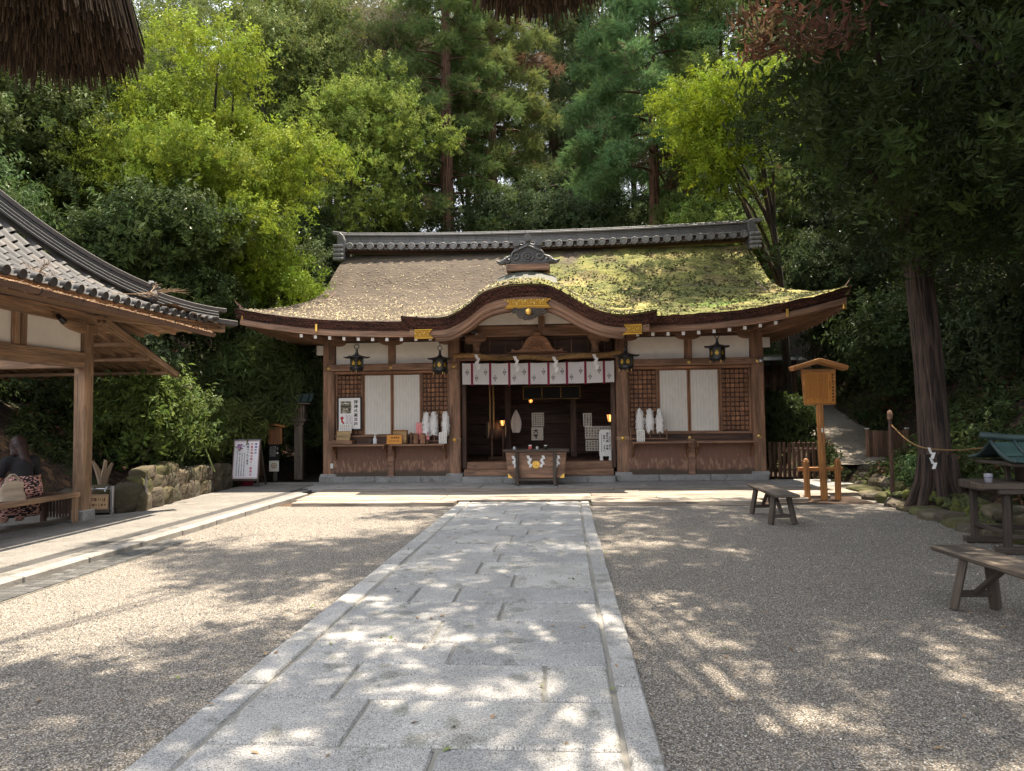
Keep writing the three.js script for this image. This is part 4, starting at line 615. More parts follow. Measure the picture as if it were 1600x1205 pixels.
  // hip ridge: courses following the curve, crest ornament part way, turned-up end
  const hp = (t) => V(-6.1 - t, surfY(t, -12.4 + t) + 0.02, -12.4 + t);
  const course = (t0, t1, w, h, up, mat, name) => { const n = Math.max(2, Math.round((t1 - t0) / 0.16)), gs = []; for (let i = 0; i < n; i++) { const a = hp(lerp(t0, t1, i / n)), b = hp(lerp(t0, t1, (i + 1) / n)), d = b.clone().sub(a), g = cb(w, h, d.length() + 0.012, 0.008, i); const zx = d.clone().normalize(), xx = V(0, 1, 0).cross(zx).normalize(), yy = zx.clone().cross(xx); g.applyMatrix4(new THREE.Matrix4().makeBasis(xx, yy, zx)); const m = a.add(b).multiplyScalar(0.5).addScaledVector(yy, up); g.translate(m.x, m.y, m.z); gs.push(g); } part(pav, name, merge(gs), mat); };
  for (let k = 0; k < 4; k++) course(0.92, 3.1, 0.34 - 0.04 * k, 0.045, 0.06 + k * 0.052, k % 2 ? tiles[0] : tiles[1], 'ridge_course'); course(0.86, 3.1, 0.22, 0.075, 0.285, tiles[2], 'ridge_cap');
  for (let k = 0; k < 3; k++) course(0.12, 0.9, 0.30 - 0.04 * k, 0.045, 0.05 + k * 0.05, k % 2 ? tiles[0] : tiles[1], 'ridge_course'); course(0.02, 0.92, 0.2, 0.07, 0.21, tiles[2], 'ridge_cap');
  course(-0.12, 0.2, 0.26, 0.09, 0.0, tiles[2], 'corner_tile');
  { const p = hp(0.88), g = new THREE.Group(); g.name = 'ridge_ornament'; g.position.copy(p).add(V(0, 0.16, 0)); g.rotation.y = Math.PI * 0.75; pav.add(g); part(g, 'ornament_face', extrude(splineShape([[-0.22, -0.12], [0.22, -0.12], [0.24, 0.0], [0.16, 0.08], [0.18, 0.2], [0.08, 0.18], [0, 0.26], [-0.08, 0.18], [-0.18, 0.2], [-0.16, 0.08], [-0.24, 0.0]], 70), 0.1, 0.015), tiles[0]); part(g, 'ornament_swirl', merge([new THREE.TorusGeometry(0.08, 0.02, 6, 18).translate(0, 0.04, 0.06), new THREE.TorusGeometry(0.035, 0.014, 6, 12).translate(0, 0.04, 0.065)]), tiles[1]); }
  // gutter with caught needles
  const gut = (r, th) => surf(2, 9, (u, v) => { const a = Math.PI * (1 + v), z = lerp(-11.8, -3, u); return [-6.03 + Math.cos(a) * r, 3.10 + 0.06 * (u - 0.3) + Math.sin(a) * r, z, z, v * 0.3]; });
  part(pav, 'gutter', gut(0.062), std([0.24, 0.13, 0.09], { roughness: 0.7, side: THREE.DoubleSide, map: mottle })); part(pav, 'gutter_end', new THREE.CircleGeometry(0.062, 14, Math.PI, Math.PI), M.wood, [-6.03, 3.083, -11.79]);
  for (let i = 0; i < 12; i++) part(pav, 'gutter_hook', new THREE.TorusGeometry(0.068, 0.006, 5, 12, Math.PI).rotateX(Math.PI), M.iron, [-6.03, 3.095 + 0.06 * (0.7 - i / 11), -11.2 + i * 0.7]);
  { const rg = mulberry(9), ng = new THREE.BoxGeometry(0.006, 0.004, 0.09), im = new THREE.InstancedMesh(ng, std([1, 1, 1], { roughness: 1 }), 1800), m = new THREE.Matrix4(), q = new THREE.Quaternion(), e = new THREE.Euler(), c = new THREE.Color(); for (let i = 0; i < 1800; i++) { const z = lerp(-11.7, -4, rg()); e.set(rg() - 0.5, (rg() - 0.5) * 1.6, rg()); q.setFromEuler(e); m.compose(V(-6.03 + (rg() - 0.5) * 0.09, 3.10 + 0.06 * ((z + 11.8) / 8.8 - 0.3) + rg() * 0.02, z), q, V(1, 1, 0.5 + rg())); im.setMatrixAt(i, m); const b = 0.22 + 0.3 * rg(); im.setColorAt(i, c.setRGB(b, b * 0.66, b * 0.4)); } im.name = 'caught_needles'; im.userData.kind = 'stuff'; pav.add(im); }
  // lean-to eave at the far end
  const py = (z) => 3.17 - 0.345 * (-10.9 - z);
  for (let i = 0; i < 17; i++) bar(pav, 'lean_to_rafter', V(-7.4 - i * 0.28, py(-13.0) - 0.0, -13.0), V(-7.4 - i * 0.28, py(-10.8), -10.8), 0.05, 0.075, T, 0.004, 4);
  for (let i = 0; i < 8; i++) { const z = -10.95 - i * 0.27; box(pav, 'lean_to_board', 4.75, 0.018, 0.262, T, [-9.72, py(z) + 0.048, z], [-0.332, 0, 0], 0.003); }
  for (let i = 0; i < 3; i++) { const z = -11.5 - i * 0.6; box(pav, 'lean_to_purlin', 4.7, 0.06, 0.07, T, [-9.72, py(z) - 0.065, z]); }
  part(pav, 'lean_to_roof', surf(10, 4, (u, v) => { const z = lerp(-10.8, -13.08, v); return [lerp(-7.3, -12.1, u), py(z) + 0.075, z, u * 4, v * 2]; }), tiles[0]);
  bar(pav, 'lean_to_verge', V(-7.34, py(-13.06) + 0.03, -13.06), V(-7.34, py(-10.85) + 0.03, -10.85), 0.03, 0.11, T);
  // spot lamp on the beam
  part(pav, 'spot_lamp', merge([new THREE.CylinderGeometry(0.035, 0.05, 0.11, 12).rotateX(1.1).translate(0.06, -0.04, 0.02), cb(0.05, 0.05, 0.05).translate(0, 0.02, 0), cb(0.09, 0.012, 0.012).translate(0.03, 0.0, -0.03)]), M.black, [PX + 0.12, 3.13, -9.88]);
  // rear low wall of dark boards
  for (let i = 0; i < 20; i++) box(pav, 'back_board', 0.03, 0.75, 0.39, M.woodDark, [PX - 3.4, 0.5, -10.4 + i * 0.4]);
}
{ // bench inside the pavilion
  const b = thing('pavilion_bench', 'long timber bench with tan front rail under the left pavilion', 'bench', [-7.42, 0.07, -10.36]);
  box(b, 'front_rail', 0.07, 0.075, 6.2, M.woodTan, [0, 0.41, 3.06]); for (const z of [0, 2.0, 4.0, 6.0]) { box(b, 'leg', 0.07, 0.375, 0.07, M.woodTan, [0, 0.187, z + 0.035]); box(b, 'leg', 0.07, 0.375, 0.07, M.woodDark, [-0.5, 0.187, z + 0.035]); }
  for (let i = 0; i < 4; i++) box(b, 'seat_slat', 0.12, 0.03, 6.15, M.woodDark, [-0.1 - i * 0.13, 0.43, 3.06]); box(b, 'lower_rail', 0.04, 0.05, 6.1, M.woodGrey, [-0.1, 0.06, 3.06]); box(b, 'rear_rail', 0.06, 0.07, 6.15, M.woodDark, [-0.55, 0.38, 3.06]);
  for (let i = 0; i < 9; i++) box(b, 'end_slat', 0.035, 0.3, 0.02, M.woodDark, [-0.08 - i * 0.05, 0.22, 0.04]);
}
{ // fallen branches on the tiles
  const br = (x, y, z, turn, s, label) => { const gs = [], rg = mulberry(Math.round(s * 100 + z * 10)); const grow = (p, d, L, r, k) => { const pts = [p], q = p.clone(), dd = d.clone(); for (let i = 0; i < 5; i++) { dd.add(V((rg() - 0.5) * 0.35, (rg() - 0.45) * 0.25, (rg() - 0.5) * 0.35)).normalize(); q.addScaledVector(dd, L / 5); pts.push(q.clone()); if (k > 0 && i > 0) for (let j = 0; j < 2; j++) grow(q.clone(), dd.clone().add(V((rg() - 0.5) * 1.5, (rg() - 0.2) * 0.7, (rg() - 0.5) * 1.5)).normalize(), L * 0.45, r * 0.55, k - 1); } gs.push(tube(pts, pts.map((_, i) => r * (1 - i / 7)), 5)); }; grow(V(0, 0, 0), V(-0.3, 0.5, 0.8).normalize(), 0.75 * s, 0.013 * s, 2); return single('fallen_branch', merge(gs).rotateX(0.55).scale(1, 0.5, 1), std([0.55, 0.42, 0.30], { map: woodTex, roughness: 0.9 }), label, 'branch', [x, y, z], [0, turn, 0], 'dead branches on the pavilion roof'); };
  br(-6.75, 3.52, -9.3, 0.4, 1.0, 'larger bare dead branch lying on the pavilion roof tiles at the left'); br(-6.6, 3.46, -9.9, 2.6, 0.95, 'smaller twiggy dead branch lying on the pavilion roof near its ridge');
}
// ---------- hanging lanterns ----------
{
  const hex = (r0, r1, h, y) => new THREE.CylinderGeometry(r0, r1, h, 6, 1, true).translate(0, y, 0);
  const L = thing('hanging_lantern', '', 'lantern', [-4.66, 2.60, -15.72], 0.2, 'hanging lanterns under the eave'); const parent = L;
  // lathe with six sides, corners swept up
  const roofG = (() => { const pr = [[0.0, 0.40], [0.03, 0.40], [0.05, 0.36], [0.10, 0.335], [0.18, 0.31], [0.265, 0.30], [0.275, 0.285], [0.18, 0.285], [0, 0.285]]; const g = lathe(pr, 24), p = g.attributes.position; for (let i = 0; i < p.count; i++) { const x = p.getX(i), z = p.getZ(i), r = Math.hypot(x, z); if (r > 0.05) { const a = Math.atan2(z, x), k = Math.cos(Math.PI / 6) / Math.cos(((a % (Math.PI / 3)) + Math.PI / 3) % (Math.PI / 3) - Math.PI / 6), c = Math.pow(k, 1); p.setXYZ(i, x * k * 1.1, p.getY(i) + 0.13 * (k - 0.866) * r / 0.27, z * k * 1.1); } } g.computeVertexNormals(); return g; })();
  part(L, 'lantern_roof', roofG, M.black); part(L, 'finial', lathe([[0, 0.5], [0.02, 0.48], [0.035, 0.455], [0.02, 0.43], [0.035, 0.415], [0.03, 0.39]], 12), M.black); part(L, 'hanging_ring', new THREE.TorusGeometry(0.052, 0.009, 8, 20), M.iron, [0, 0.545, 0]);
  const chain = []; for (let i = 0; i < 9; i++) { const t = new THREE.TorusGeometry(0.017, 0.005, 5, 10).scale(0.75, 1.25, 1); t.rotateY(i % 2 ? Math.PI / 2 : 0); t.translate(0, 0.615 + i * 0.034, 0); chain.push(t); } part(L, 'chain', merge(chain), M.iron);
  part(L, 'body_frame', merge([hex(0.17, 0.17, 0.03, 0.275), hex(0.175, 0.175, 0.035, 0.055), hex(0.15, 0.175, 0.03, 0.02), new THREE.CylinderGeometry(0.17, 0.17, 0.01, 6).translate(0, 0.04, 0), ...[0, 1, 2, 3, 4, 5].map((i) => cb(0.022, 0.26, 0.022, 0.003).translate(Math.sin(i * Math.PI / 3) * 0.155, 0.165, Math.cos(i * Math.PI / 3) * 0.155))]), M.black);
  const crest = canvasTex(64, 96, (c, w, h) => { c.fillStyle = '#15130f'; c.fillRect(0, 0, w, h); c.strokeStyle = '#5d4d22'; c.lineWidth = 2; for (let i = 0; i < 9; i++) { c.beginPath(); c.moveTo(0, i * 12); c.lineTo(64, i * 12 + 20); c.moveTo(64, i * 12); c.lineTo(0, i * 12 + 20); c.stroke(); } c.fillStyle = '#b8922f'; for (const [x, y, r] of [[32, 30, 9], [21, 46, 9], [43, 46, 9], [32, 60, 10], [22, 62, 5], [42, 62, 5]]) { c.beginPath(); c.arc(x, y, r, 0, 7); c.fill(); } });
  const crestM = std([1, 1, 1], { map: crest, roughness: 0.5, metalness: 0.3 });
  for (let i = 0; i < 6; i++) { const a = i * Math.PI / 3 + Math.PI / 6; part(L, 'side_panel', new THREE.PlaneGeometry(0.135, 0.19), crestM, [Math.sin(a) * 0.132, 0.165, Math.cos(a) * 0.132], [0, a, 0]); part(L, 'foot', lathe([[0.0, -0.045], [0.014, -0.04], [0.01, 0], [0.016, 0.02]], 8), i % 2 ? M.black : M.brass, [Math.sin(a - 0.52) * 0.15, 0.0, Math.cos(a - 0.52) * 0.15]); }
  L.userData.label = 'leftmost hanging black lantern under the eave, in front of white plaster';
  L.position.set(-4.66, 2.68, -15.72);
  copyOf(L, 'hanging black lantern at the left end of the straw rope by the entrance', [-2.74, 2.60, -15.62], 0.55); copyOf(L, 'hanging black lantern at the right end of the straw rope by the entrance', [1.36, 2.59, -15.55], 0.75); copyOf(L, 'rightmost hanging black lantern under the eave above the right paper screens', [3.35, 2.76, -15.72], 0.25);
}
function shideGeo(w = 0.055, h = 0.07, n = 4, dir = 1) { const gs = []; for (let i = 0; i < n; i++) { const g = new THREE.PlaneGeometry(w, h * 1.25, 1, 1); const p = g.attributes.position; for (let k = 0; k < p.count; k++) p.setXYZ(k, p.getX(k) + p.getY(k) * -0.35 * (i % 2 ? -1 : 1) + (i % 2 ? 0.022 : -0.008) * dir, p.getY(k), p.getX(k) * 0.25 * (i % 2 ? 1 : -1)); g.translate(dir * i * 0.006, -i * h, i * 0.006); g.computeVertexNormals(); gs.push(g); } return merge(gs); }
{ // twisted rope over the entrance
  const y = (x) => 2.985 + 0.09 * Math.pow((x + 0.55) / 1.9, 2) + 0.02 * Math.sin(x * 5.2), gs = [];
  const rp = thing('straw_rope', 'thick twisted straw rope strung across the entrance above the curtain', 'rope', [0, 0, -16.74]);
  const st = []; for (let s = 0; s < 3; s++) { const pts = [], rd = []; for (let i = 0; i <= 150; i++) { const x = lerp(-2.6, 1.35, i / 150), a = i * 0.42 + s * 2.094; pts.push(V(x, y(x) + Math.sin(a) * 0.03, Math.cos(a) * 0.03)); rd.push(0.034); } part(rp, 'strand', tube(pts, rd, 7), M.rope); }
  [-2.04, -1.12, -0.2, 0.74].forEach((x, i) => single('paper_streamer', shideGeo(0.075, 0.085, 4, 1), M.shide, ['first', 'second', 'third', 'fourth'][i] + ' zigzag paper streamer from the left on the straw rope', 'streamer', [x, y(x) - 0.03, -16.67], undefined, 'paper streamers on the entrance rope'));
}
{ // entrance curtain
  const c = thing('entrance_curtain', 'white entrance curtain with crests and dark red ribbons', 'curtain', [0, 2.885, -16.98]);
  const cl = (w) => canvasTex(128, 160, (x, W, H) => { x.fillStyle = '#e9e4e2'; x.fillRect(0, 0, W, H); x.fillStyle = '#3a3438'; const mark = (cx, cy) => { for (const [a, b, r] of [[0, -21, 4], [0, 20, 4], [-5, -8, 4], [5, -8, 4], [-9, 0, 4.5], [9, 0, 4.5], [0, -2, 4], [-5, 7, 4], [5, 7, 4], [0, 14, 3.5]]) { x.beginPath(); x.moveTo(cx + a, cy + b - r); x.lineTo(cx + a + r, cy + b); x.lineTo(cx + a, cy + b + r); x.lineTo(cx + a - r, cy + b); x.fill(); } }; mark(32, 112); mark(96, 66); });
  const cm = phys([1, 1, 1], { map: cl(), roughness: 0.95, transmission: 0.3, side: THREE.DoubleSide });
  const xs = [-2.44, -2.2, -1.76, -1.3, -0.82, -0.36, 0.08, 0.52, 0.96, 1.2];
  const yTop = (x) => 0.02 * Math.pow((x + 0.6) / 1.8, 2), wav = (x, v) => 0.03 * v * Math.sin(x * 6.1 + 1) + 0.012 * v * Math.sin(x * 17);
  for (let i = 0; i < 9; i++) part(c, 'cloth_panel', surf(12, 8, (u, v) => { const x = lerp(xs[i], xs[i + 1], u); return [x, yTop(x) - v * 0.515 - 0.01 * Math.sin(u * Math.PI) * (v > 0.5 ? 0 : 1), wav(x, v), (i === 0 ? 0.5 : 0) + u * (i === 0 || i === 8 ? 0.5 : 1), 1 - v]; }), cm);
  for (let i = 1; i < 9; i++) part(c, 'ribbon', surf(2, 10, (u, v) => { const x = xs[i] + (u - 0.5) * 0.055; return [x, yTop(x) + 0.01 - v * 0.555, wav(x, v) + 0.012 + 0.005 * Math.sin(v * 20), u, v]; }), std([0.36, 0.03, 0.07], { roughness: 0.9, side: THREE.DoubleSide, map: mottle }));
}
{ // offering box
  const b = thing('offering_box', 'wooden offering box with gold crest and paper streamers before the entrance', 'offering box', [-0.65, 0.048, -16.3]);
  const shape = polyShape([[-0.69, 0.75], [0.69, 0.75], [0.63, 0.16], [-0.63, 0.16]]); part(b, 'chest', extrude(shape, 0.5, 0.012), M.wood);
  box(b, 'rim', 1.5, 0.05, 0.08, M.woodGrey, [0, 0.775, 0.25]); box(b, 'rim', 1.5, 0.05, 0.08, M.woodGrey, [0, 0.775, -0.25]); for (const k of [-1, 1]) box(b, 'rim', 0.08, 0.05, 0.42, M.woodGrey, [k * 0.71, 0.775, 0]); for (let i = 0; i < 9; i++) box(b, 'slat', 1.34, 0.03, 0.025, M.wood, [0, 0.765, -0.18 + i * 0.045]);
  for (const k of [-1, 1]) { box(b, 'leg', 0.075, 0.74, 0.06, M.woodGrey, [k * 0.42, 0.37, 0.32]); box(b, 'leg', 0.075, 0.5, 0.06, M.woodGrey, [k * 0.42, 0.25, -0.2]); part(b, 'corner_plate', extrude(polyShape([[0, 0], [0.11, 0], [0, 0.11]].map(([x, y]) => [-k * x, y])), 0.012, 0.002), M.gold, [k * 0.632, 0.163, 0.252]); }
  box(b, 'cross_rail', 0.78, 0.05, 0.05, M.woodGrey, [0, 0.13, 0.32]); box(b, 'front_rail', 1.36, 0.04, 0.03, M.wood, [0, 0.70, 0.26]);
  const pet = []; for (let i = 0; i < 16; i++) { const s = new THREE.SphereGeometry(0.016, 8, 6).scale(2.2, 1, 0.7); s.translate(0.06, 0, 0); s.rotateZ(i * Math.PI / 8); pet.push(s); } pet.push(new THREE.SphereGeometry(0.03, 12, 8).scale(1, 1, 0.6)); pet.push(new THREE.CylinderGeometry(0.085, 0.085, 0.012, 24).rotateX(Math.PI / 2));
  part(b, 'crest', merge(pet), M.gold, [0.0, 0.46, 0.268]);
  [[-0.5, 0.63], [-0.16, 0.63], [0.16, 0.63], [0.5, 0.63]].forEach(([x, y], i) => part(b, 'paper_streamer', shideGeo(0.06, 0.062, 4, i < 2 ? 1 : -1), M.shide, [x, y, 0.272]));
  const jar = (name, x, z, r, h, mat, cap, label, cat) => { const t = thing(name, label, cat, [x, 0.848, z]); part(t, 'body', lathe([[0, 0], [r, 0], [r, h * 0.8], [r * 0.8, h * 0.9], [r * 0.8, h]], 14), mat); part(t, 'cap', lathe([[r * 0.85, h], [r * 0.85, h * 1.2], [0, h * 1.22]], 14), cap); };
  jar('sake_jar', -0.78, -16.12, 0.045, 0.085, std([0.45, 0.10, 0.08], { roughness: 0.4 }), M.white, 'red and white jar on top of the offering box', 'jar'); jar('sake_jar', -0.43, -16.12, 0.042, 0.08, M.iron, M.white, 'dark jar with white cap on top of the offering box', 'jar'); jar('glass_cup', -1.14, -16.14, 0.035, 0.06, std([0.45, 0.5, 0.52], { roughness: 0.25 }), M.steel, 'small grey cup at the left end of the offering box', 'cup'); jar('glass_cup', -0.62, -16.14, 0.035, 0.06, std([0.5, 0.5, 0.48], { roughness: 0.25 }), M.steel, 'small grey cup between the two jars on the offering box', 'cup');
}
{ // things inside the hall
  const emit = (c, k) => new THREE.MeshStandardMaterial({ color: lin(0.6, 0.4, 0.2), emissive: lin(...c), emissiveIntensity: k, roughness: 0.8 });
  const lampG = lathe([[0.05, 0], [0.085, 0.16], [0.09, 0.17]], 6);
  [['left', -0.90, 1.98, -19.3, 0.9], ['right', 1.13, 1.45, -17.75, 1.0], ['drum', -1.62, 1.37, -18.6, 0.8]].forEach(([k, x, y, z, s]) => {
    const t = thing('paper_lamp', { left: 'small glowing amber lamp high in the dark hall left of centre', right: 'small glowing amber lamp on the right door post inside the hall', drum: 'small glowing amber lamp beside the drum in the dark hall' }[k], 'lamp', [x, y, z], 0, 'amber lamps inside the hall'); t.scale.setScalar(s);
    part(t, 'lamp_shade', lampG, emit([1.0, 0.42, 0.09], 0.3)); part(t, 'lamp_frame', merge([0, 1, 2, 3, 4, 5].map((i) => { const g = cb(0.012, 0.18, 0.012, 0.002); g.rotateZ(-0.21); g.translate(0.07, 0.085, 0); g.rotateY(i * Math.PI / 3); return g; })), M.black); part(t, 'lamp_base', lathe([[0, -0.05], [0.03, -0.04], [0.055, 0]], 6), M.black); part(t, 'lamp_top', lathe([[0.1, 0.17], [0.1, 0.185], [0.0, 0.2]], 6), M.black);
    const pl = new THREE.PointLight(lin(1, 0.55, 0.2), 0.05); pl.position.set(x, y + 0.08 * s, z + 0.14); pl.castShadow = true; pl.shadow.radius = 2; pl.name = 'amber_lamp'; scene.add(pl);
  });
  const paperSign = (w, h, px, py, draw) => printMat(px, py, (c, W, H) => { c.fillStyle = '#b3aa9d'; c.fillRect(0, 0, W, H); draw(c, W, H); });
  const notice = (x, y, z, w, h, mat, label) => { const t = thing('paper_notice', label, 'notice', [x, y, z], 0, 'paper notices inside the hall'); box(t, 'sheet', w, h, 0.012, M.paper, [0, 0, 0]); face(t, 'print', w - 0.01, h - 0.01, mat, [0, 0, 0.0085]); };
  const cols = (n, len) => (c, W, H) => { for (let i = 0; i < n; i++) column(c, smallPrint(len), W * (i + 0.15) / n, H * 0.06, W / n * 0.7, '#332d2b', 0.16, Math.min(1.3, H * 0.9 / len / (W / n * 0.7))); };
  notice(-0.70, 1.52, -18.95, 0.32, 0.36, paperSign(0, 0, 128, 144, cols(5, 6)), 'upper pale notice hanging left of centre inside the hall'); notice(-0.72, 1.14, -18.95, 0.31, 0.34, paperSign(0, 0, 128, 140, (c, W, H) => column(c, '大守', 20, 14, 52, '#2a2523', 0.18)), 'lower pale notice with two large characters inside the hall');
  notice(0.60, 1.50, -18.5, 0.22, 0.34, paperSign(0, 0, 96, 150, cols(3, 6)), 'narrow pale notice hanging right of centre inside the hall'); notice(0.86, 1.17, -18.4, 0.66, 0.32, paperSign(0, 0, 256, 124, cols(9, 4)), 'wide pale notice board with columns of writing, the upper one'); notice(0.80, 0.84, -18.4, 0.52, 0.28, paperSign(0, 0, 200, 110, cols(7, 4)), 'wide pale notice board with columns of writing, the lower one');
  // white board with rounded top
  const st = thing('standing_sign', 'white round-topped standing sign with black writing at the entrance', 'sign', [1.0, 0.51, -17.5], -0.05);
  const sh = polyShape([[-0.16, 0.1], [0.16, 0.1], [0.16, 0.68], [0.12, 0.74], [-0.12, 0.74], [-0.16, 0.68]]); part(st, 'board', extrude(sh, 0.03, 0.006), M.white); for (const k of [-1, 1]) part(st, 'foot', extrude(polyShape([[-0.045, 0], [0.045, 0], [0.03, 0.13], [-0.03, 0.13]]), 0.12, 0.006), M.white, [k * 0.11, 0.0, 0.01]);
  face(st, 'print', 0.28, 0.56, printMat(140, 280, (c, W, H) => { c.fillStyle = '#dcd8d2'; c.fillRect(0, 0, W, H); column(c, '? ??? ???', 108, 14, 22, '#2b2726', 0.12); column(c, '狭井大神 荒魂', 74, 10, 29, '#1b1817', 0.14); column(c, '参拝へ ??へ', 38, 40, 28, '#1b1817', 0.14); column(c, smallPrint(14), 12, 30, 15, '#5a5452', 0.12); }), [0, 0.42, 0.017]);
  // drum, hanging strips, beaded blind, sleeve-like cloth
  const dr = thing('taiko_drum', 'dark drum on its side behind the left door post', 'drum', [-1.82, 1.25, -18.9], 0.25); part(dr, 'barrel', lathe([[0.22, -0.22], [0.28, -0.1], [0.29, 0], [0.28, 0.1], [0.22, 0.22]], 22).rotateZ(Math.PI / 2), M.woodDark); for (const k of [-1, 1]) part(dr, 'drum_skin', new THREE.CylinderGeometry(0.23, 0.23, 0.02, 22).rotateZ(Math.PI / 2), std([0.42, 0.3, 0.2]), [k * 0.225, 0, 0]); for (const k of [-1, 1]) box(dr, 'stand', 0.05, 0.78, 0.05, M.woodDark, [k * 0.15, -0.37, 0.22]); box(dr, 'stand_base', 0.5, 0.06, 0.55, M.woodDark, [0, -0.73, 0]);
  const bl = thing('beaded_blind', 'dark blind edged with rows of gold studs high inside the hall', 'blind', [-0.32, 2.22, -18.6]); box(bl, 'panel', 1.5, 0.36, 0.02, std([0.012, 0.011, 0.01], { roughness: 1 }), [0, 0, 0]); const sg = []; const stud = (x, y, r = 0.012) => sg.push(new THREE.SphereGeometry(r, 6, 4).translate(x, y, 0.014)); for (let i = 0; i <= 30; i++) { stud(-0.74 + i * 0.0493, -0.16); stud(-0.74 + i * 0.0493, 0.16); } for (let j = 1; j < 6; j++) for (const x of [-0.74, -0.25, 0.24, 0.74]) stud(x, -0.16 + j * 0.053, 0.016); part(bl, 'gold_studs', merge(sg), M.gold);
  single('hanging_cloth', surf(8, 10, (u, v) => { const w = 0.02 + 0.14 * Math.sin(v * Math.PI * 0.8) ; return [(u - 0.5) * w * 2 * 0.9, -v * 0.6, 0.02 * Math.sin(u * 9), u, v]; }), phys([0.45, 0.42, 0.40], { roughness: 0.95, transmission: 0.2, side: THREE.DoubleSide }), 'pale folded cloth hanging left of the offering box in the dark hall', 'cloth', [-1.28, 1.78, -18.9]);
  for (let i = 0; i < 2; i++) single('braided_cord', tube([V(0, 0, 0), V(0.01, -0.5, 0), V(0, -1.15, 0.01)], [0.022, 0.024, 0.02], 8), M.rope, i ? 'tan braided cord beside the drum, the right one of two' : 'tan braided cord beside the drum, the left one of two', 'cord', [-1.93 + i * 0.09, 2.45, -18.4], undefined, 'cords hanging in the hall');
}
{ // on the left counters
  const cy = 0.978;
  const p = thing('framed_poster', 'black framed poster with a photo and six brush characters on the lattice', 'poster', [-5.26, 1.73, -17.13]);
  for (const [w, h, x, y] of [[0.60, 0.03, 0, 0.395], [0.60, 0.03, 0, -0.395], [0.03, 0.76, -0.285, 0], [0.03, 0.76, 0.285, 0]]) box(p, 'frame', w, h, 0.035, M.black, [x, y, 0.01], undefined, 0.004); box(p, 'backing', 0.54, 0.76, 0.02, M.white, [0, 0, -0.005]);
  face(p, 'print', 0.54, 0.76, printMat(270, 380, (c, W, H) => { c.fillStyle = '#e6e2e0'; c.fillRect(0, 0, W, H); c.fillStyle = '#8a8378'; c.fillRect(22, 40, 132, 150); for (let i = 0; i < 260; i++) { const q = R(); c.fillStyle = ['#3a352c', '#5d5748', '#a39a8a', '#c9c0b0', '#6f6552'][Math.floor(R() * 5)]; c.fillRect(22 + R() * 118, 40 + q * 136, 4 + R() * 22, 3 + R() * 14); } c.fillStyle = '#2b2a22'; c.fillRect(22, 96, 132, 10); c.fillRect(34, 106, 8, 80); c.fillRect(132, 106, 8, 80); c.fillStyle = '#d8d2c4'; c.fillRect(60, 60, 60, 12); column(c, '御神水薬井戸', 190, 26, 46, '#1d1a1a', 0.13, 1.18); c.strokeStyle = '#b3121c'; c.lineWidth = 20; c.beginPath(); c.moveTo(60, 310); c.quadraticCurveTo(34, 290, 40, 256); c.stroke(); c.fillStyle = '#b3121c'; c.beginPath(); c.moveTo(14, 256); c.lineTo(40, 222); c.lineTo(68, 252); c.fill(); for (let i = 0; i < 5; i++) column(c, smallPrint(11), 160 - i * 18, 204 + (i % 2) * 10, 11, '#5b5654', 0.13); }), [0, 0, 0.0065]);
  const st = (name, label, cat, x, z, w, h, d, mat, draw, tilt = -0.2, mat2) => { const t = thing(name, label, cat, [x, cy, z]); const g = box(t, 'board', w, h, d, mat, [0, h / 2, 0], [tilt, 0, 0], 0.004); if (draw) face(g, 'print', w * 0.94, h * 0.94, printMat(160, Math.round(160 * h / w), draw, {}), [0, 0, d / 2 + 0.0015]); return t; };
  const bg = (col) => (c, W, H) => { c.fillStyle = col; c.fillRect(0, 0, W, H); };
  const white1 = st('counter_card', 'small white card standing on a wooden rack at the left counter end', 'card', -5.33, -17.0, 0.32, 0.24, 0.015, M.white, (c, W, H) => { bg('#d8d4cc')(c, W, H); for (let i = 0; i < 6; i++) column(c, smallPrint(7), W - 24 - i * 24, 10, 14, '#6a6461', 0.12); }, -0.25); white1.position.y += 0.26;
  const rk = thing('slanted_rack', 'slanted pale wooden rack on a tray at the left counter end', 'rack', [-5.38, cy, -16.95]); box(rk, 'tray', 0.56, 0.1, 0.3, M.wood, [0, 0.05, 0]); box(rk, 'slope', 0.34, 0.26, 0.02, wood([0.62, 0.44, 0.22]), [0.03, 0.2, 0.02], [-0.35, 0, 0]); box(rk, 'back_support', 0.3, 0.22, 0.03, M.wood, [0.03, 0.18, -0.08]);
  const cup = thing('pen_cup', 'small brown cup beside the sanitizer bottle on the counter', 'cup', [-4.68, cy, -16.9]); part(cup, 'cup_wall', lathe([[0.045, 0], [0.05, 0.12], [0.046, 0.12], [0.04, 0.01], [0, 0.01]], 14), M.woodGrey); part(cup, 'cup_base', lathe([[0, 0], [0.047, 0], [0.047, 0.012]], 14), M.wood);
  const bo = thing('sanitizer_bottle', 'clear pump bottle standing on the left counter', 'bottle', [-4.56, cy, -16.88]); part(bo, 'bottle_body', lathe([[0, 0], [0.048, 0], [0.05, 0.02], [0.05, 0.13], [0.02, 0.16], [0.018, 0.18]], 16), std([0.62, 0.64, 0.66], { roughness: 0.2 })); part(bo, 'pump', merge([lathe([[0.022, 0.175], [0.022, 0.2], [0.008, 0.2], [0.008, 0.235], [0, 0.235]], 10), cb(0.07, 0.014, 0.016, 0.003).translate(0.02, 0.238, 0)]), M.white);
  st('counter_sign', 'orange sign board with two lines of writing on the left counter edge', 'sign', -4.05, -16.74, 0.38, 0.22, 0.02, M.woodOrange, (c, W, H) => { bg('#c98a3c')(c, W, H); row(c, '?守授与', 42, 16, 22, '#5a2410', 0.16); row(c, smallPrint(6), 22, 54, 17, '#5a2410', 0.14); }, -0.1);
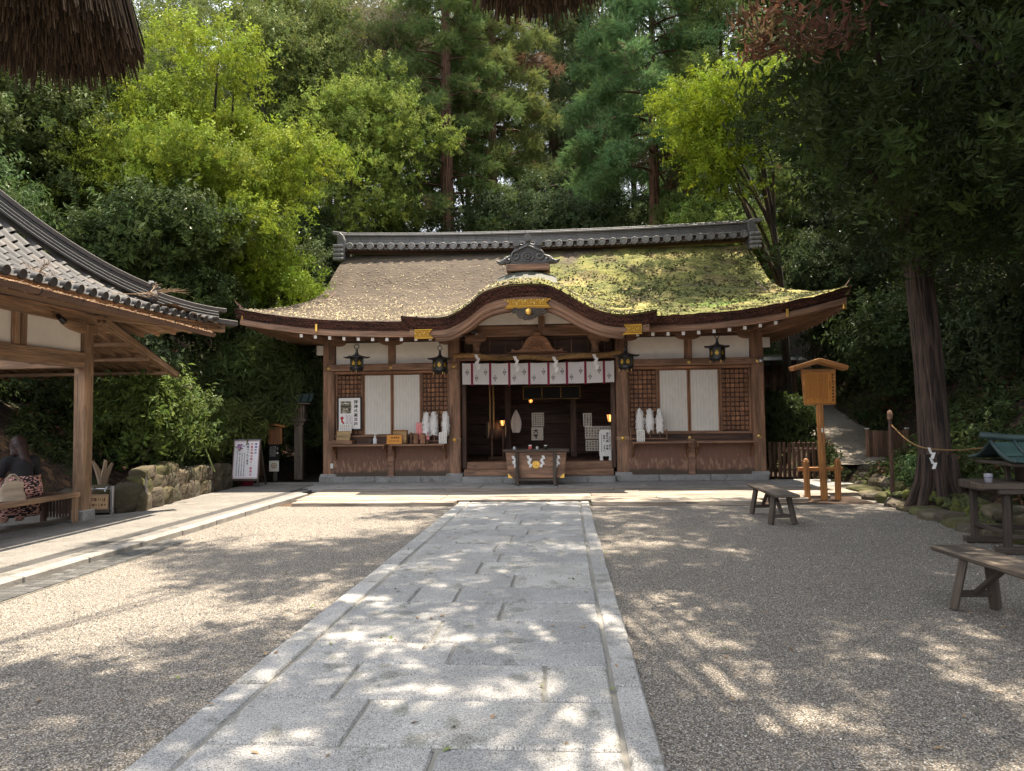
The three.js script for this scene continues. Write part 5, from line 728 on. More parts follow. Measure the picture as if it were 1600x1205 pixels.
  const bx = thing('wooden_box', 'slanted wooden display box behind the orange counter sign', 'box', [-3.96, cy, -16.95]); box(bx, 'case', 0.34, 0.3, 0.16, wood([0.58, 0.38, 0.17]), [0, 0.15, 0], [-0.12, 0, 0]); box(bx, 'lid', 0.35, 0.025, 0.18, M.woodOrange, [0, 0.315, -0.02], [-0.12, 0, 0]);
  const pk = st('fortune_sign', 'pink sign board standing between two wooden holders on the counter', 'sign', -3.41, -16.98, 0.34, 0.42, 0.02, std([0.62, 0.22, 0.22], { roughness: 0.8 }), (c, W, H) => { bg('#d88a86')(c, W, H); column(c, 'おみくじ', 112, 14, 30, '#8d1d1d', 0.14); for (let i = 0; i < 4; i++) column(c, smallPrint(11), 84 - i * 22, 26, 13, '#9c3230', 0.13); }, -0.22); pk.position.y += 0.09; box(pk, 'stand', 0.28, 0.12, 0.1, M.wood, [0, -0.03, -0.02]);
  for (const [x, l] of [[-3.55, 'left'], [-3.38, 'right']]) { const t = thing('fortune_holder', l + ' of two upright wooden holders before the pink sign', 'holder', [x, cy, -16.85], 0, 'wooden holders on the counter'); box(t, 'case', 0.11, 0.23, 0.10, M.lattice, [0, 0.115, 0]); box(t, 'lid', 0.115, 0.02, 0.105, M.wood, [0, 0.24, 0]); }
  const card = (x, label) => st('counter_notice', label, 'notice', x, -16.83, 0.19, 0.27, 0.012, M.white, (c, W, H) => { bg('#dedad2')(c, W, H); for (let i = 0; i < 4; i++) column(c, smallPrint(8), W - 40 - i * 36, 16, 24, '#4a4543', 0.13); }, -0.06);
  card(-2.9, 'small white notice at the right end of the left counter'); card(1.78, 'small white notice at the left end of the right counter');
  // paper strips tied to racks
  const bundle = (name, x, z, n, label, flip) => {
    const t = thing('fortune_rack', label + ' rack', 'rack', [x, cy, z]); for (const k of [-0.42, 0.42]) box(t, 'rack_post', 0.03, 0.28, 0.03, M.wood, [k, 0.14, 0]); box(t, 'rack_rail', 0.9, 0.03, 0.03, M.wood, [0, 0.24, 0]); box(t, 'rack_rail', 0.9, 0.03, 0.03, M.wood, [0, 0.06, 0]); for (let i = 0; i < n.length; i++) box(t, 'stem', 0.018, 0.55, 0.018, M.wood, [n[i], 0.3, 0.02]);
    n.forEach((dx, i) => { const rg = mulberry(i * 31 + Math.round(x * 10) + 400), gs = []; for (let k = 0; k < 190; k++) { const v = Math.pow(rg(), 0.8), w = 0.03 + 0.085 * Math.sin(Math.min(1, v * 1.15 + 0.08) * Math.PI * 0.72), a = rg() * 6.28, g = new THREE.PlaneGeometry(0.03 + 0.012 * rg(), 0.10 + 0.05 * rg()); g.rotateX((rg() - 0.5) * 0.8); g.rotateZ((rg() - 0.5) * 0.9); g.rotateY(a); g.translate(Math.sin(a) * w * 0.8, 0.74 - v * 0.48, Math.cos(a) * w * 0.5); gs.push(g); } gs.push(lathe([[0, 0.80], [0.022, 0.75], [0.055, 0.58], [0.06, 0.38], [0.02, 0.3], [0, 0.3]], 10)); single('paper_streamer_bundle', merge(gs), M.shide, ['first', 'second', 'third'][i] + ' white bundle of knotted paper strips from the left, ' + label, 'paper bundle', [x + dx, cy - 0.02, z + 0.04], undefined, 'bundles of knotted paper strips'); });
  };
  bundle('a', -3.28, -16.98, [0.08, 0.27, 0.55].map((d) => d - 0.12), 'on the left counter'); bundle('b', 1.98, -16.98, [-0.2, 0.03, 0.26], 'on the right counter');
}
{ // notice boards by the left walk
  const a = thing('notice_a_frame', 'white A-frame notice with red and blue writing beside the stone wall', 'sign', [-7.33, 0.07, -15.85], 0.06);
  const fr = new THREE.Group(); fr.name = 'front_leaf'; fr.rotation.x = -0.16; a.add(fr);
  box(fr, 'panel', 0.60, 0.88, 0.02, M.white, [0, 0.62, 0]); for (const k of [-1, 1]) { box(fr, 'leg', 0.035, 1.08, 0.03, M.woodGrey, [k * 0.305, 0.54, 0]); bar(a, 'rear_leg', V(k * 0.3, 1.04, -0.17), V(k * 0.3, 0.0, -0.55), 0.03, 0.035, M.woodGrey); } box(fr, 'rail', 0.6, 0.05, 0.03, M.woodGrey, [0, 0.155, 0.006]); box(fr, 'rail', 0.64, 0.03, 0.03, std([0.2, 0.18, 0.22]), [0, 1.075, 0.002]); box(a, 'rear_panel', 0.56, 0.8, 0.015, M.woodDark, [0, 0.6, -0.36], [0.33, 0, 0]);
  face(fr, 'print', 0.58, 0.85, printMat(348, 510, (c, W, H) => { c.fillStyle = '#e9e6ea'; c.fillRect(0, 0, W, H); c.strokeStyle = '#b8526a'; c.lineWidth = 4; c.strokeRect(5, 5, W - 10, H - 10); for (let i = 0; i < 90; i++) { const q = R() * 6.28, r = R() * 52; c.fillStyle = ['#7a5fa0', '#a8678f', '#c9a2c0', '#59549a', '#c07a84'][Math.floor(R() * 5)]; c.beginPath(); c.arc(86 + Math.cos(q) * r * 1.05, 78 + Math.sin(q) * r * 0.85, 7, 0, 7); c.fill(); } column(c, '御神水の', 286, 22, 33, '#3a3a86', 0.15, 1.25); column(c, '大量の持ち帰り・販売は', 232, 20, 33, '#b01838', 0.15, 1.28); column(c, 'お断りいたします', 178, 22, 33, '#1e1a20', 0.15, 1.18); for (let i = 0; i < 4; i++) column(c, smallPrint(18), 144 - i * 34, 160, 17, '#37333a', 0.14); }, { roughness: 0.5 }), [0, 0.62, 0.0115]);
  const red = thing('red_bucket', 'dark red bin standing behind the white A-frame notice', 'bin', [-7.42, 0.07, -16.22]); part(red, 'bucket', lathe([[0, 0], [0.13, 0], [0.16, 0.24], [0.17, 0.25], [0.15, 0.24], [0.12, 0.01]], 18), std([0.2, 0.012, 0.03], { roughness: 0.5 })); part(red, 'handle', new THREE.TorusGeometry(0.155, 0.006, 6, 20, Math.PI), M.steel, [0, 0.23, 0]);
  const s = thing('roofed_notice', 'small roofed wooden notice post with black and white plaques by the stone lantern', 'sign', [-7.29, 0.05, -17.5], 0.04);
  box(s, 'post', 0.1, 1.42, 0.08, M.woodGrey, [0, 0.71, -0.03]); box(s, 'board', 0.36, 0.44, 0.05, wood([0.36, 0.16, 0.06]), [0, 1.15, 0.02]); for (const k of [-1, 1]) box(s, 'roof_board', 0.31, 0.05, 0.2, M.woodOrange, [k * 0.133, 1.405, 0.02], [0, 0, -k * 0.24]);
  const bp = box(s, 'black_plaque', 0.26, 0.40, 0.02, M.black, [-0.02, 0.73, 0.03]); face(bp, 'print', 0.25, 0.39, printMat(120, 190, (c, W, H) => { c.fillStyle = '#121110'; c.fillRect(0, 0, W, H); for (let i = 0; i < 5; i++) column(c, smallPrint(10), 72 - i * 16, 20, 12, '#cfc9c0', 0.14); column(c, '水守', 94, 30, 18, '#cfc9c0', 0.12); c.fillStyle = '#d8cfc8'; c.beginPath(); c.arc(104, 104, 11, 0, 7); c.fill(); }), [0, 0, 0.0115]);
  const wp = box(s, 'white_plaque', 0.25, 0.27, 0.02, M.white, [-0.02, 0.385, 0.03]); face(wp, 'print', 0.24, 0.26, printMat(120, 130, (c, W, H) => { c.fillStyle = '#d9d3c6'; c.fillRect(0, 0, W, H); c.strokeStyle = '#a07a52'; c.lineWidth = 9; c.beginPath(); c.arc(60, 60, 32, 0, 7); c.stroke(); row(c, '社', 38, 38, 44, '#a07a52', 0.14); }), [0, 0, 0.0115]);
  const l = thing('lantern_post', 'tall wooden lantern post with weathered copper roof left of the hall', 'lantern', [-6.86, 0.05, -18.0], 0.12); const wg = wood([0.24, 0.20, 0.155]);
  box(l, 'post', 0.21, 1.5, 0.21, wg, [0, 0.75, 0]); box(l, 'platform', 0.42, 0.06, 0.42, wg, [0, 1.53, 0]); box(l, 'bracket', 0.3, 0.1, 0.3, wg, [0, 1.45, 0]); box(l, 'light_box', 0.34, 0.36, 0.34, wg, [0, 1.74, 0]); for (let i = 0; i < 5; i++) box(l, 'light_bar', 0.02, 0.3, 0.02, M.woodDark, [-0.12 + i * 0.06, 1.74, 0.175]);
  for (const k of [-1, 1]) part(l, 'roof_slope', surf(8, 4, (u, v) => [lerp(-0.36, 0.36, u), 1.96 + 0.2 * (1 - v) * (1 - v) + 0.03, k * 0.34 * v, u, v]), std([0.15, 0.22, 0.2], { roughness: 0.6, side: THREE.DoubleSide, map: mottle })); for (let i = 0; i < 4; i++) bar(l, 'roof_batten', V(-0.27 + i * 0.18, 2.2, 0.02), V(-0.27 + i * 0.18, 2.0, 0.34), 0.025, 0.03, M.copper); box(l, 'roof_eave', 0.72, 0.035, 0.66, wg, [0, 1.955, 0]); box(l, 'roof_ridge', 0.76, 0.04, 0.07, M.copper, [0, 2.2, 0]);
}
{ // water taps at the pavilion's end, pole, box, bamboo stakes
  const t = thing('water_tap_stand', 'water tap stand with wooden warning board beside the pavilion post', 'tap', [-7.62, 0.07, -11.18], 0.1);
  box(t, 'board', 0.36, 0.26, 0.02, M.woodTan, [0, 0.2, 0.05]); face(t, 'print', 0.34, 0.2, printMat(204, 120, (c, W, H) => { c.fillStyle = '#a98c68'; c.fillRect(0, 0, W, H); row(c, '御?いは', 22, 12, 38, '#4a1812', 0.14); row(c, 'お断りします', 26, 70, 25, '#4a1812', 0.15); }), [0, 0.2, 0.062]); box(t, 'trough', 0.4, 0.06, 0.24, M.woodGrey, [0, 0.06, -0.05]);
  for (const k of [-0.1, 0.13]) { part(t, 'tap', merge([tube([V(0, 0, -0.06), V(0, 0.02, 0.02), V(0, -0.04, 0.06)], [0.014, 0.016, 0.012], 8), lathe([[0.012, 0], [0.02, 0.03], [0.03, 0.035], [0, 0.04]], 10)]), M.steel, [k, 0.42, 0.02]); } box(t, 'pipe_post', 0.05, 0.46, 0.05, M.steel, [0.21, 0.23, 0.0]); part(t, 'pipe', tube([V(-0.16, 0.41, -0.05), V(0.21, 0.41, -0.05)], [0.016, 0.016], 8), M.steel);
  single('metal_pole', merge([lathe([[0, 0], [0.03, 0], [0.03, 0.02], [0.018, 0.03], [0.018, 0.6], [0.022, 0.61], [0, 0.63]], 12)]), std([0.3, 0.28, 0.25], { metalness: 0.6, roughness: 0.6 }), 'thin grey metal pole before the stone wall near the taps', 'pole', [-7.15, 0.0, -11.72]);
  const ob = thing('orange_box', 'small orange wooden box on top of the stone wall', 'box', [-7.68, 0.56, -13.3], 0.4); box(ob, 'case', 0.17, 0.15, 0.14, M.woodOrange, [0, 0.09, 0]); box(ob, 'lid', 0.18, 0.02, 0.15, M.woodOrange, [0, 0.175, 0], [0.1, 0, 0]);
  const bamboo = std([0.22, 0.27, 0.08], { roughness: 0.45 }); const bs = thing('bamboo_stakes', 'crossed green bamboo stakes propping a young plant above the stone wall', 'stakes', [-7.9, 0.5, -14.6]); [[V(-0.1, 0, 0.5), V(0.12, 0.95, 0)], [V(0.45, 0, -0.1), V(0.1, 0.98, 0.03)], [V(-1.2, 0.25, 0.25), V(0.25, 0.85, 0.0)]].forEach(([p, q]) => { const pts = [], rd = []; for (let i = 0; i <= 12; i++) { pts.push(p.clone().lerp(q, i / 12)); rd.push(i % 3 === 0 ? 0.021 : 0.018); } part(bs, 'stake', tube(pts, rd, 8), bamboo); }); box(bs, 'name_tag', 0.1, 0.13, 0.01, M.woodTan, [0.12, 0.9, 0.06]);
  const stump = []; for (let i = 0; i < 7; i++) { const a = i * 0.9; stump.push(tube([V(0, 0, 0), V(Math.cos(a) * 0.05, 0.2, Math.sin(a) * 0.05), V(Math.cos(a) * (0.16 + 0.05 * (i % 3)), 0.42 + 0.05 * (i % 2), Math.sin(a) * 0.14)], [0.06, 0.05, 0.02], 6)); } single('dried_root', merge(stump), std([0.62, 0.5, 0.38], { map: woodTex, roughness: 0.9 }), 'pale branching dried root standing in the shade behind the taps', 'root', [-7.95, 0.45, -11.75]);
}
// ---------- right side ----------
{ // tall notice board
  const s = thing('tall_notice_board', 'tall orange wooden notice board with gabled top beside the hall', 'notice board', [4.66, 0, -13.38], 0.02), O = M.woodOrange;
  box(s, 'post', 0.105, 1.8, 0.09, O, [0.02, 0.9, 0], [0, 0, 0.02]); part(s, 'panel', extrude(polyShape([[-0.32, 0.66], [0.3, 0.66], [0.285, 0], [-0.275, 0]]), 0.05, 0.006), O, [0, 1.73, 0.02]);
  for (const k of [-1, 1]) box(s, 'roof_board', 0.52, 0.085, 0.24, O, [k * 0.243, 2.47, 0.02], [0, 0, -k * 0.285], 0.008);
  face(s, 'print', 0.53, 0.56, printMat(424, 448, (c, W, H) => { c.fillStyle = '#b0712a'; c.fillRect(0, 0, W, H); for (let i = 0; i < 300; i++) { c.fillStyle = R() < 0.5 ? 'rgba(120,66,20,0.10)' : 'rgba(205,140,66,0.10)'; c.fillRect(R() * W, 0, 2 + R() * 4, H); } column(c, '狭井坐大神荒魂神社', 384, 14, 34, '#3d1d0a', 0.17, 1.36); column(c, '狭井神社', 350, 130, 20, '#3d1d0a', 0.15, 1.3); for (let i = 0; i < 16; i++) column(c, smallPrint(20 + Math.floor(R() * 4)), 312 - i * 20, 16 + (i % 3) * 4, 14, '#4b2610', 0.15, 1.26); }), [0, 2.04, 0.0475]);
  for (const k of [-1, 1]) part(s, 'prop', merge([cb(0.09, 0.72, 0.09, 0.012).translate(0, 0.36, 0), new THREE.SphereGeometry(0.045, 10, 6).translate(0, 0.72, 0)]), O, [k * 0.27, 0, 0.03], [0, 0, -k * 0.02]); box(s, 'cross_bar', 0.8, 0.075, 0.05, O, [0, 0.56, -0.055]); box(s, 'paper_tag', 0.03, 0.075, 0.004, M.white, [0.02, 1.27, 0.049]);
}
{ // benches
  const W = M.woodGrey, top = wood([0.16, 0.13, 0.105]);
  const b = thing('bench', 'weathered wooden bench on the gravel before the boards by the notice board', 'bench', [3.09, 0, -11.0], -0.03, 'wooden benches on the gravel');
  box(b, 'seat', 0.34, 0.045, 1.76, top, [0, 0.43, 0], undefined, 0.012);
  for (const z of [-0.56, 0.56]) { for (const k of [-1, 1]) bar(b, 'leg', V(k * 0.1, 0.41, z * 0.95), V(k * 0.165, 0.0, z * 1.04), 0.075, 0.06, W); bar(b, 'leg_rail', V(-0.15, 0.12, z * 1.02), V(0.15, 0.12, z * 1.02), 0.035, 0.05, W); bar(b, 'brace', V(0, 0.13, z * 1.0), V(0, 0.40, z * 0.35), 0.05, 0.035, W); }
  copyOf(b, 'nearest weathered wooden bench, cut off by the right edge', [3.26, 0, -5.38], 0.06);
}
const RTREE = [5.88, 0.15, -11.75];
{ // roped post, rope, little shrine on a stand
  const p = thing('boundary_post', 'thin wooden post left of the big trunk holding a rope', 'post', [5.62, 0.1, -12.75]); part(p, 'shaft', lathe([[0, 0], [0.033, 0], [0.03, 1.45], [0.0, 1.47]], 10), M.woodDark); part(p, 'tip', lathe([[0.04, 1.36], [0.044, 1.42], [0.036, 1.5], [0, 1.52]], 10), M.wood);
  const rp = thing('thin_rope', 'thin straw rope strung past the big trunk to the little shrine', 'rope'); const ctl = [V(5.62, 1.36, -12.7), V(5.56, 1.12, -12.0), V(5.50, 1.02, -11.22), V(5.75, 1.0, -11.1), V(5.6, 1.08, -10.0), V(5.3, 1.16, -8.75)], c = new THREE.CatmullRomCurve3(ctl); for (let s = 0; s < 2; s++) { const pts = c.getPoints(160).map((q, i) => q.clone().add(V(Math.cos(i * 0.8 + s * 3.14) * 0.006, Math.sin(i * 0.8 + s * 3.14) * 0.006, 0))); part(rp, 'strand', tube(pts, pts.map(() => 0.006), 5), M.rope); }
  single('paper_streamer', shideGeo(0.045, 0.075, 4, 1), M.shide, 'white zigzag paper hanging from the thin rope at the big trunk', 'streamer', [5.50, 0.99, -11.17]);
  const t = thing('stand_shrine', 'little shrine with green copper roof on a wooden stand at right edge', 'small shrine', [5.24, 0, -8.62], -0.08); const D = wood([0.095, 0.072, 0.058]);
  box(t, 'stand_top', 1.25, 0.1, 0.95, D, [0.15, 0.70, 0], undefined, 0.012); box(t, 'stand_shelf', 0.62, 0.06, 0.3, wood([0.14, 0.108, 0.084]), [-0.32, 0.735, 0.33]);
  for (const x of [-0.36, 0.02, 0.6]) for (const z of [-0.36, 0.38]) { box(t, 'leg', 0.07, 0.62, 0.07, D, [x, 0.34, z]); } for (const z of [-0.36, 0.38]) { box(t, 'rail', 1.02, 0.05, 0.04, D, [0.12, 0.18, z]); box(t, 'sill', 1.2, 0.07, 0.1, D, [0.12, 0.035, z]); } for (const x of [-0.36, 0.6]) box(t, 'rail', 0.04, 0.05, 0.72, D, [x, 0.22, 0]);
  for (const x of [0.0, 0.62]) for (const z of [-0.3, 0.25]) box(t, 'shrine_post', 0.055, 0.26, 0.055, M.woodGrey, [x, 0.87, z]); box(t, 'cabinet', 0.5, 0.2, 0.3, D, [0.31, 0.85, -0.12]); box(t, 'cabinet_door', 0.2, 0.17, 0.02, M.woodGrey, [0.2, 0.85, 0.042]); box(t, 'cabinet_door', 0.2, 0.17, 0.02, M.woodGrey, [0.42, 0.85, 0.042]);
  const ry = (v) => 1.21 - 0.30 * v + 0.09 * v * v - 0.03 * Math.sin(v * 3.14); const cm = std([0.075, 0.145, 0.135], { map: mottle, roughness: 0.5, side: THREE.DoubleSide });
  for (const k of [-1, 1]) { part(t, 'roof_sheet', surf(6, 10, (u, v) => [lerp(-0.33, 0.95, u), ry(v) , k * 0.52 * v, u, v]), cm); for (let i = 0; i < 6; i++) { const x = -0.31 + i * 0.245, pts = []; for (let j = 0; j <= 8; j++) pts.push(V(x, ry(j / 8) + 0.015, k * 0.525 * j / 8)); part(t, 'roof_batten', tube(pts, pts.map(() => 0.021), 6), M.copper); } for (const v of [0.5, 0.98]) box(t, 'roof_seam', 1.28, 0.012, 0.02, M.copper, [0.31, ry(v) + 0.008, k * 0.52 * v]); }
  part(t, 'roof_ridge', (() => { const pts = []; for (let i = 0; i <= 12; i++) { const x = lerp(-0.42, 1.04, i / 12); pts.push(V(x, 1.245 + 0.05 * Math.pow((x - 0.31) / 0.73, 2), 0)); } return tube(pts, pts.map(() => 0.04), 8); })(), M.copper); box(t, 'roof_frame', 1.2, 0.04, 0.9, D, [0.31, 0.97, 0]);
  for (const x of [0.1, 0.38]) part(t, 'paper_streamer', shideGeo(0.06, 0.055, 3, 1), M.shide, [x, 0.62, 0.47]);
  const j = thing('offering_cup', 'small pale cup standing on the little shrine\'s shelf', 'cup', [4.72, 0.77, -8.35]); part(j, 'cup_body', lathe([[0, 0], [0.035, 0], [0.042, 0.06], [0.045, 0.10], [0.04, 0.10], [0.03, 0.02], [0, 0.02]], 14), std([0.28, 0.27, 0.3], { roughness: 0.3 })); part(j, 'cup_band', new THREE.TorusGeometry(0.043, 0.004, 6, 16).rotateX(Math.PI / 2), std([0.05, 0.06, 0.15]), [0, 0.06, 0]);
}
{ // board fences and gate
  const fm = [[0.27, 0.16, 0.11], [0.21, 0.125, 0.085], [0.32, 0.20, 0.14]].map((c) => wood(c));
  const f = thing('board_fence', 'dark vertical board fence between the hall and the mossy bank', 'fence'); const A = V(5.0, 0.04, -18.0), B = V(6.02, 0.0, -17.25); for (let i = 0; i < 11; i++) { const p = A.clone().lerp(B, (i + 0.5) / 11); const m = box(f, 'board', 0.112, 0.86, 0.02, fm[i % 3], [p.x, 0.47, p.z], [0, 0.635, 0], 0.004); } bar(f, 'rail', A.clone().add(V(-0.02, 0.2, -0.03)), B.clone().add(V(-0.02, 0.24, -0.03)), 0.04, 0.05, fm[1]); bar(f, 'rail', A.clone().add(V(-0.02, 0.7, -0.03)), B.clone().add(V(-0.02, 0.74, -0.03)), 0.04, 0.05, fm[1]);
  const g = thing('board_fence', 'small low board fence at the foot of the sloping path', 'fence', [7.62, 0.42, -17.45], 0.02); for (let i = 0; i < 8; i++) box(g, 'board', 0.11, 0.74, 0.022, fm[(i + 1) % 3], [-0.4 + i * 0.115, 0.37 + rr(-0.01, 0.01), 0], undefined, 0.004); for (const y of [0.15, 0.6]) box(g, 'rail', 0.9, 0.05, 0.035, fm[1], [0, y, -0.03]); for (const k of [-1, 1]) { box(g, 'post', 0.07, 0.8, 0.07, fm[2], [k * 0.46, 0.38, -0.02]); box(g, 'post_cap', 0.09, 0.02, 0.09, M.white, [k * 0.46, 0.79, -0.02]); }
  const w = thing('roofed_gate', 'dark roofed wooden gate at the top of the sloping path', 'gate', [7.55, 2.16, -26.2], 0.0); for (const x of [-0.75, 0.0, 0.75]) box(w, 'post', 0.13, 1.35, 0.13, fm[0], [x, 0.67, 0]); for (const y of [0.45, 0.95]) box(w, 'rail', 1.6, 0.09, 0.06, fm[0], [0, y, 0.03]); for (let i = 0; i < 12; i++) box(w, 'board', 0.125, 1.2, 0.025, fm[i % 3], [-0.72 + i * 0.131, 0.6, -0.04]); for (const k of [-1, 1]) box(w, 'roof_slope', 2.0, 0.045, 0.6, std([0.36, 0.38, 0.38], { roughness: 0.45, map: mottle }), [0, 1.42, k * 0.26], [k * 0.3, 0, 0]); box(w, 'ridge', 2.05, 0.06, 0.1, M.tile, [0, 1.53, 0]);
}
// ---------- straw rope and tassels over the camera ----------
{
  const strawM = [[0.085, 0.055, 0.034], [0.06, 0.038, 0.024], [0.13, 0.09, 0.055]].map((c) => std(c, { roughness: 1 }));
  const tassel = (x, y, z, r, h, label, seed) => {
    const t = thing('straw_tassel', label, 'straw tassel', [x, y, z]); const rg = mulberry(seed);
    for (let k = 0; k < 3; k++) { const gs = []; for (let i = 0; i < 1100; i++) { const a = rg() * 6.283, q = Math.sqrt(rg()), rb = r * q, rt = r * 0.42 * q, l = h * (0.97 + 0.08 * rg()) + (rg() < 0.1 ? 0.04 * rg() : 0), b = V(Math.cos(a) * rb, -l + h * 0.06 * q * rg(), Math.sin(a) * rb), tp = V(Math.cos(a) * rt, 0, Math.sin(a) * rt), mid = b.clone().lerp(tp, 0.5).add(V((rg() - 0.5) * 0.02, 0, (rg() - 0.5) * 0.02)); gs.push(tube([tp, mid, b], [0.0022, 0.0026, 0.002], 3, false)); } part(t, 'straw', merge(gs), strawM[k]); }
    part(t, 'straw_core', lathe([[0, 0], [r * 0.38, 0], [r * 0.93, -h * 0.95], [0, -h * 0.94]], 20), strawM[1]); part(t, 'binding', new THREE.TorusGeometry(r * 0.5, 0.018, 8, 24).rotateX(Math.PI / 2), M.rope, [0, -0.08, 0]);
  };
  tassel(-1.32, 3.10, -1.62, 0.27, 0.59, 'large brown straw tassel hanging into the top left corner', 11); tassel(-0.052, 3.118, -1.62, 0.185, 0.53, 'brown straw tassel end showing at the top edge above the roof', 23);
  const rp = thing('sacred_rope', 'thick straw rope above the frame carrying the straw tassels', 'rope', [0, 3.24, -1.62]); for (let s = 0; s < 3; s++) { const pts = []; for (let i = 0; i <= 90; i++) { const a = i * 0.3 + s * 2.094, x = lerp(-3.2, 2.2, i / 90); pts.push(V(x, Math.sin(a) * 0.08 + 0.02 * x * x, Math.cos(a) * 0.08)); } part(rp, 'strand', tube(pts, pts.map(() => 0.085), 9), strawM[2]); }
}
// ---------- seated visitor and bag ----------
{
  const smin = (a, b, k) => { const h = clamp(0.5 + 0.5 * (b - a) / k); return lerp(b, a, h) - k * h * (1 - h); };
  // bones: seat at y 0, facing -z, leaning forward
  function field(bones, k, size, center, res) {
    const bb = bones.map(([a, b, ra, rb]) => { const dx = b.x - a.x, dy = b.y - a.y, dz = b.z - a.z; return [a.x, a.y, a.z, dx, dy, dz, Math.max(1e-9, dx * dx + dy * dy + dz * dz), ra, rb]; });
    const mc = new MarchingCubes(res, strawDummy, false, false, 120000); mc.isolation = 0; const half = size / 2, n = mc.size; 
    for (let z = 0; z < n; z++) for (let y = 0; y < n; y++) for (let x = 0; x < n; x++) { const X = (x - n / 2) / (n / 2) * half + center.x, Y = (y - n / 2) / (n / 2) * half + center.y, Z = (z - n / 2) / (n / 2) * half + center.z; let d = 9; for (const q of bb) { const ex = X - q[0], ey = Y - q[1], ez = Z - q[2]; let t = (ex * q[3] + ey * q[4] + ez * q[5]) / q[6]; t = t < 0 ? 0 : t > 1 ? 1 : t; const fx = ex - q[3] * t, fy = ey - q[4] * t, fz = ez - q[5] * t, e = Math.sqrt(fx * fx + fy * fy + fz * fz) - (q[7] + (q[8] - q[7]) * t); d = d > 8 ? e : smin(d, e, k); } mc.field[x + y * n + z * n * n] = -d; }
    mc.update(); const c = mc.count, pos = new Float32Array(mc.positionArray.subarray(0, c * 3)), nor = new Float32Array(mc.normalArray.subarray(0, c * 3)), uv = new Float32Array(c * 2);
    for (let i = 0; i < c; i++) { for (let j = 0; j < 3; j++) pos[i * 3 + j] = pos[i * 3 + j] * half + center.getComponent(j); uv[i * 2] = pos[i * 3] + pos[i * 3 + 2]; uv[i * 2 + 1] = pos[i * 3 + 1]; }
    const g = new THREE.BufferGeometry(); g.setAttribute('position', new THREE.BufferAttribute(pos, 3)); g.setAttribute('normal', new THREE.BufferAttribute(nor, 3)); g.setAttribute('uv', new THREE.BufferAttribute(uv, 2)); return g;
  }
  var strawDummy = M.white;
  const skin = std([0.52, 0.30, 0.20], { roughness: 0.6 });
  const P = { hipL: V(-0.1, 0.1, 0), hipR: V(0.1, 0.1, 0), pel: V(0, 0.1, 0), waist: V(0, 0.25, -0.04), chest: V(0.0, 0.42, -0.1), neck: V(0.0, 0.56, -0.17), head: V(-0.01, 0.68, -0.22), shL: V(-0.17, 0.50, -0.13), shR: V(0.17, 0.50, -0.13), elL: V(-0.24, 0.27, -0.24), elR: V(0.25, 0.27, -0.22), wrL: V(-0.12, 0.2, -0.42), wrR: V(0.12, 0.2, -0.42), knL: V(-0.12, 0.09, -0.43), knR: V(0.12, 0.09, -0.43), anL: V(-0.1, -0.34, -0.38), anR: V(0.1, -0.34, -0.38), toL: V(-0.11, -0.38, -0.56), toR: V(0.11, -0.38, -0.56) };
  const bones = [[P.hipL, P.hipR, 0.12, 0.12], [P.pel, P.waist, 0.13, 0.11], [P.waist, P.chest, 0.11, 0.125], [P.shL, P.shR, 0.065, 0.065], [P.chest, P.neck, 0.10, 0.05], [P.neck, P.head, 0.05, 0.055], ...['L', 'R'].flatMap((s) => [[P['sh' + s], P['el' + s], 0.05, 0.038], [P['el' + s], P['wr' + s], 0.038, 0.026], [P['hip' + s], P['kn' + s], 0.10, 0.065], [P['kn' + s], P['an' + s], 0.06, 0.038], [P['an' + s], P['to' + s], 0.04, 0.028]])];
  const body = field(bones, 0.04, 1.5, V(0, 0.15, -0.2), 92);
  const head = field([[V(0, 0.05, 0.02), V(0, 0.02, 0), 0.085, 0.085], [V(0, -0.04, -0.03), V(0, -0.06, -0.045), 0.06, 0.045], [V(0, -0.005, -0.09), V(0, -0.02, -0.105), 0.012, 0.014], [V(0, -0.05, -0.085), V(0, -0.05, -0.09), 0.018, 0.012], [V(-0.083, 0, 0), V(-0.083, -0.025, 0.005), 0.014, 0.012], [V(0.083, 0, 0), V(0.083, -0.025, 0.005), 0.014, 0.012]], 0.025, 0.34, V(0, 0, 0), 72); head.rotateX(-0.35); head.translate(P.head.x, P.head.y + 0.02, P.head.z);
  const hand = (w, s) => { const b = [[V(0, 0, 0), V(0, -0.005, -0.06), 0.022, 0.028]]; for (let i = 0; i < 4; i++) { const x = (i - 1.5) * 0.019, L = [0.062, 0.072, 0.068, 0.052][i]; b.push([V(x, -0.005, -0.07), V(x * 1.05, -0.008, -0.07 - L * 0.55), 0.0095, 0.0088], [V(x * 1.05, -0.008, -0.07 - L * 0.55), V(x * 1.02, -0.028, -0.07 - L), 0.0088, 0.0075]); } b.push([V(-s * 0.026, -0.004, -0.03), V(-s * 0.045, -0.012, -0.06), 0.012, 0.0105], [V(-s * 0.045, -0.012, -0.06), V(-s * 0.04, -0.02, -0.088), 0.0105, 0.008]); const g = field(b, 0.008, 0.24, V(0, -0.01, -0.06), 72); g.translate(w.x, w.y, w.z); return g; };
  const who = thing('person', 'person in black top and speckled dress sitting on the pavilion bench, seen from behind', 'person', [-7.76, 0.52, -9.72], Math.PI / 2 - 0.55);
  part(who, 'body', merge([body, head, hand(P.wrL, -1), hand(P.wrR, 1)]), skin);
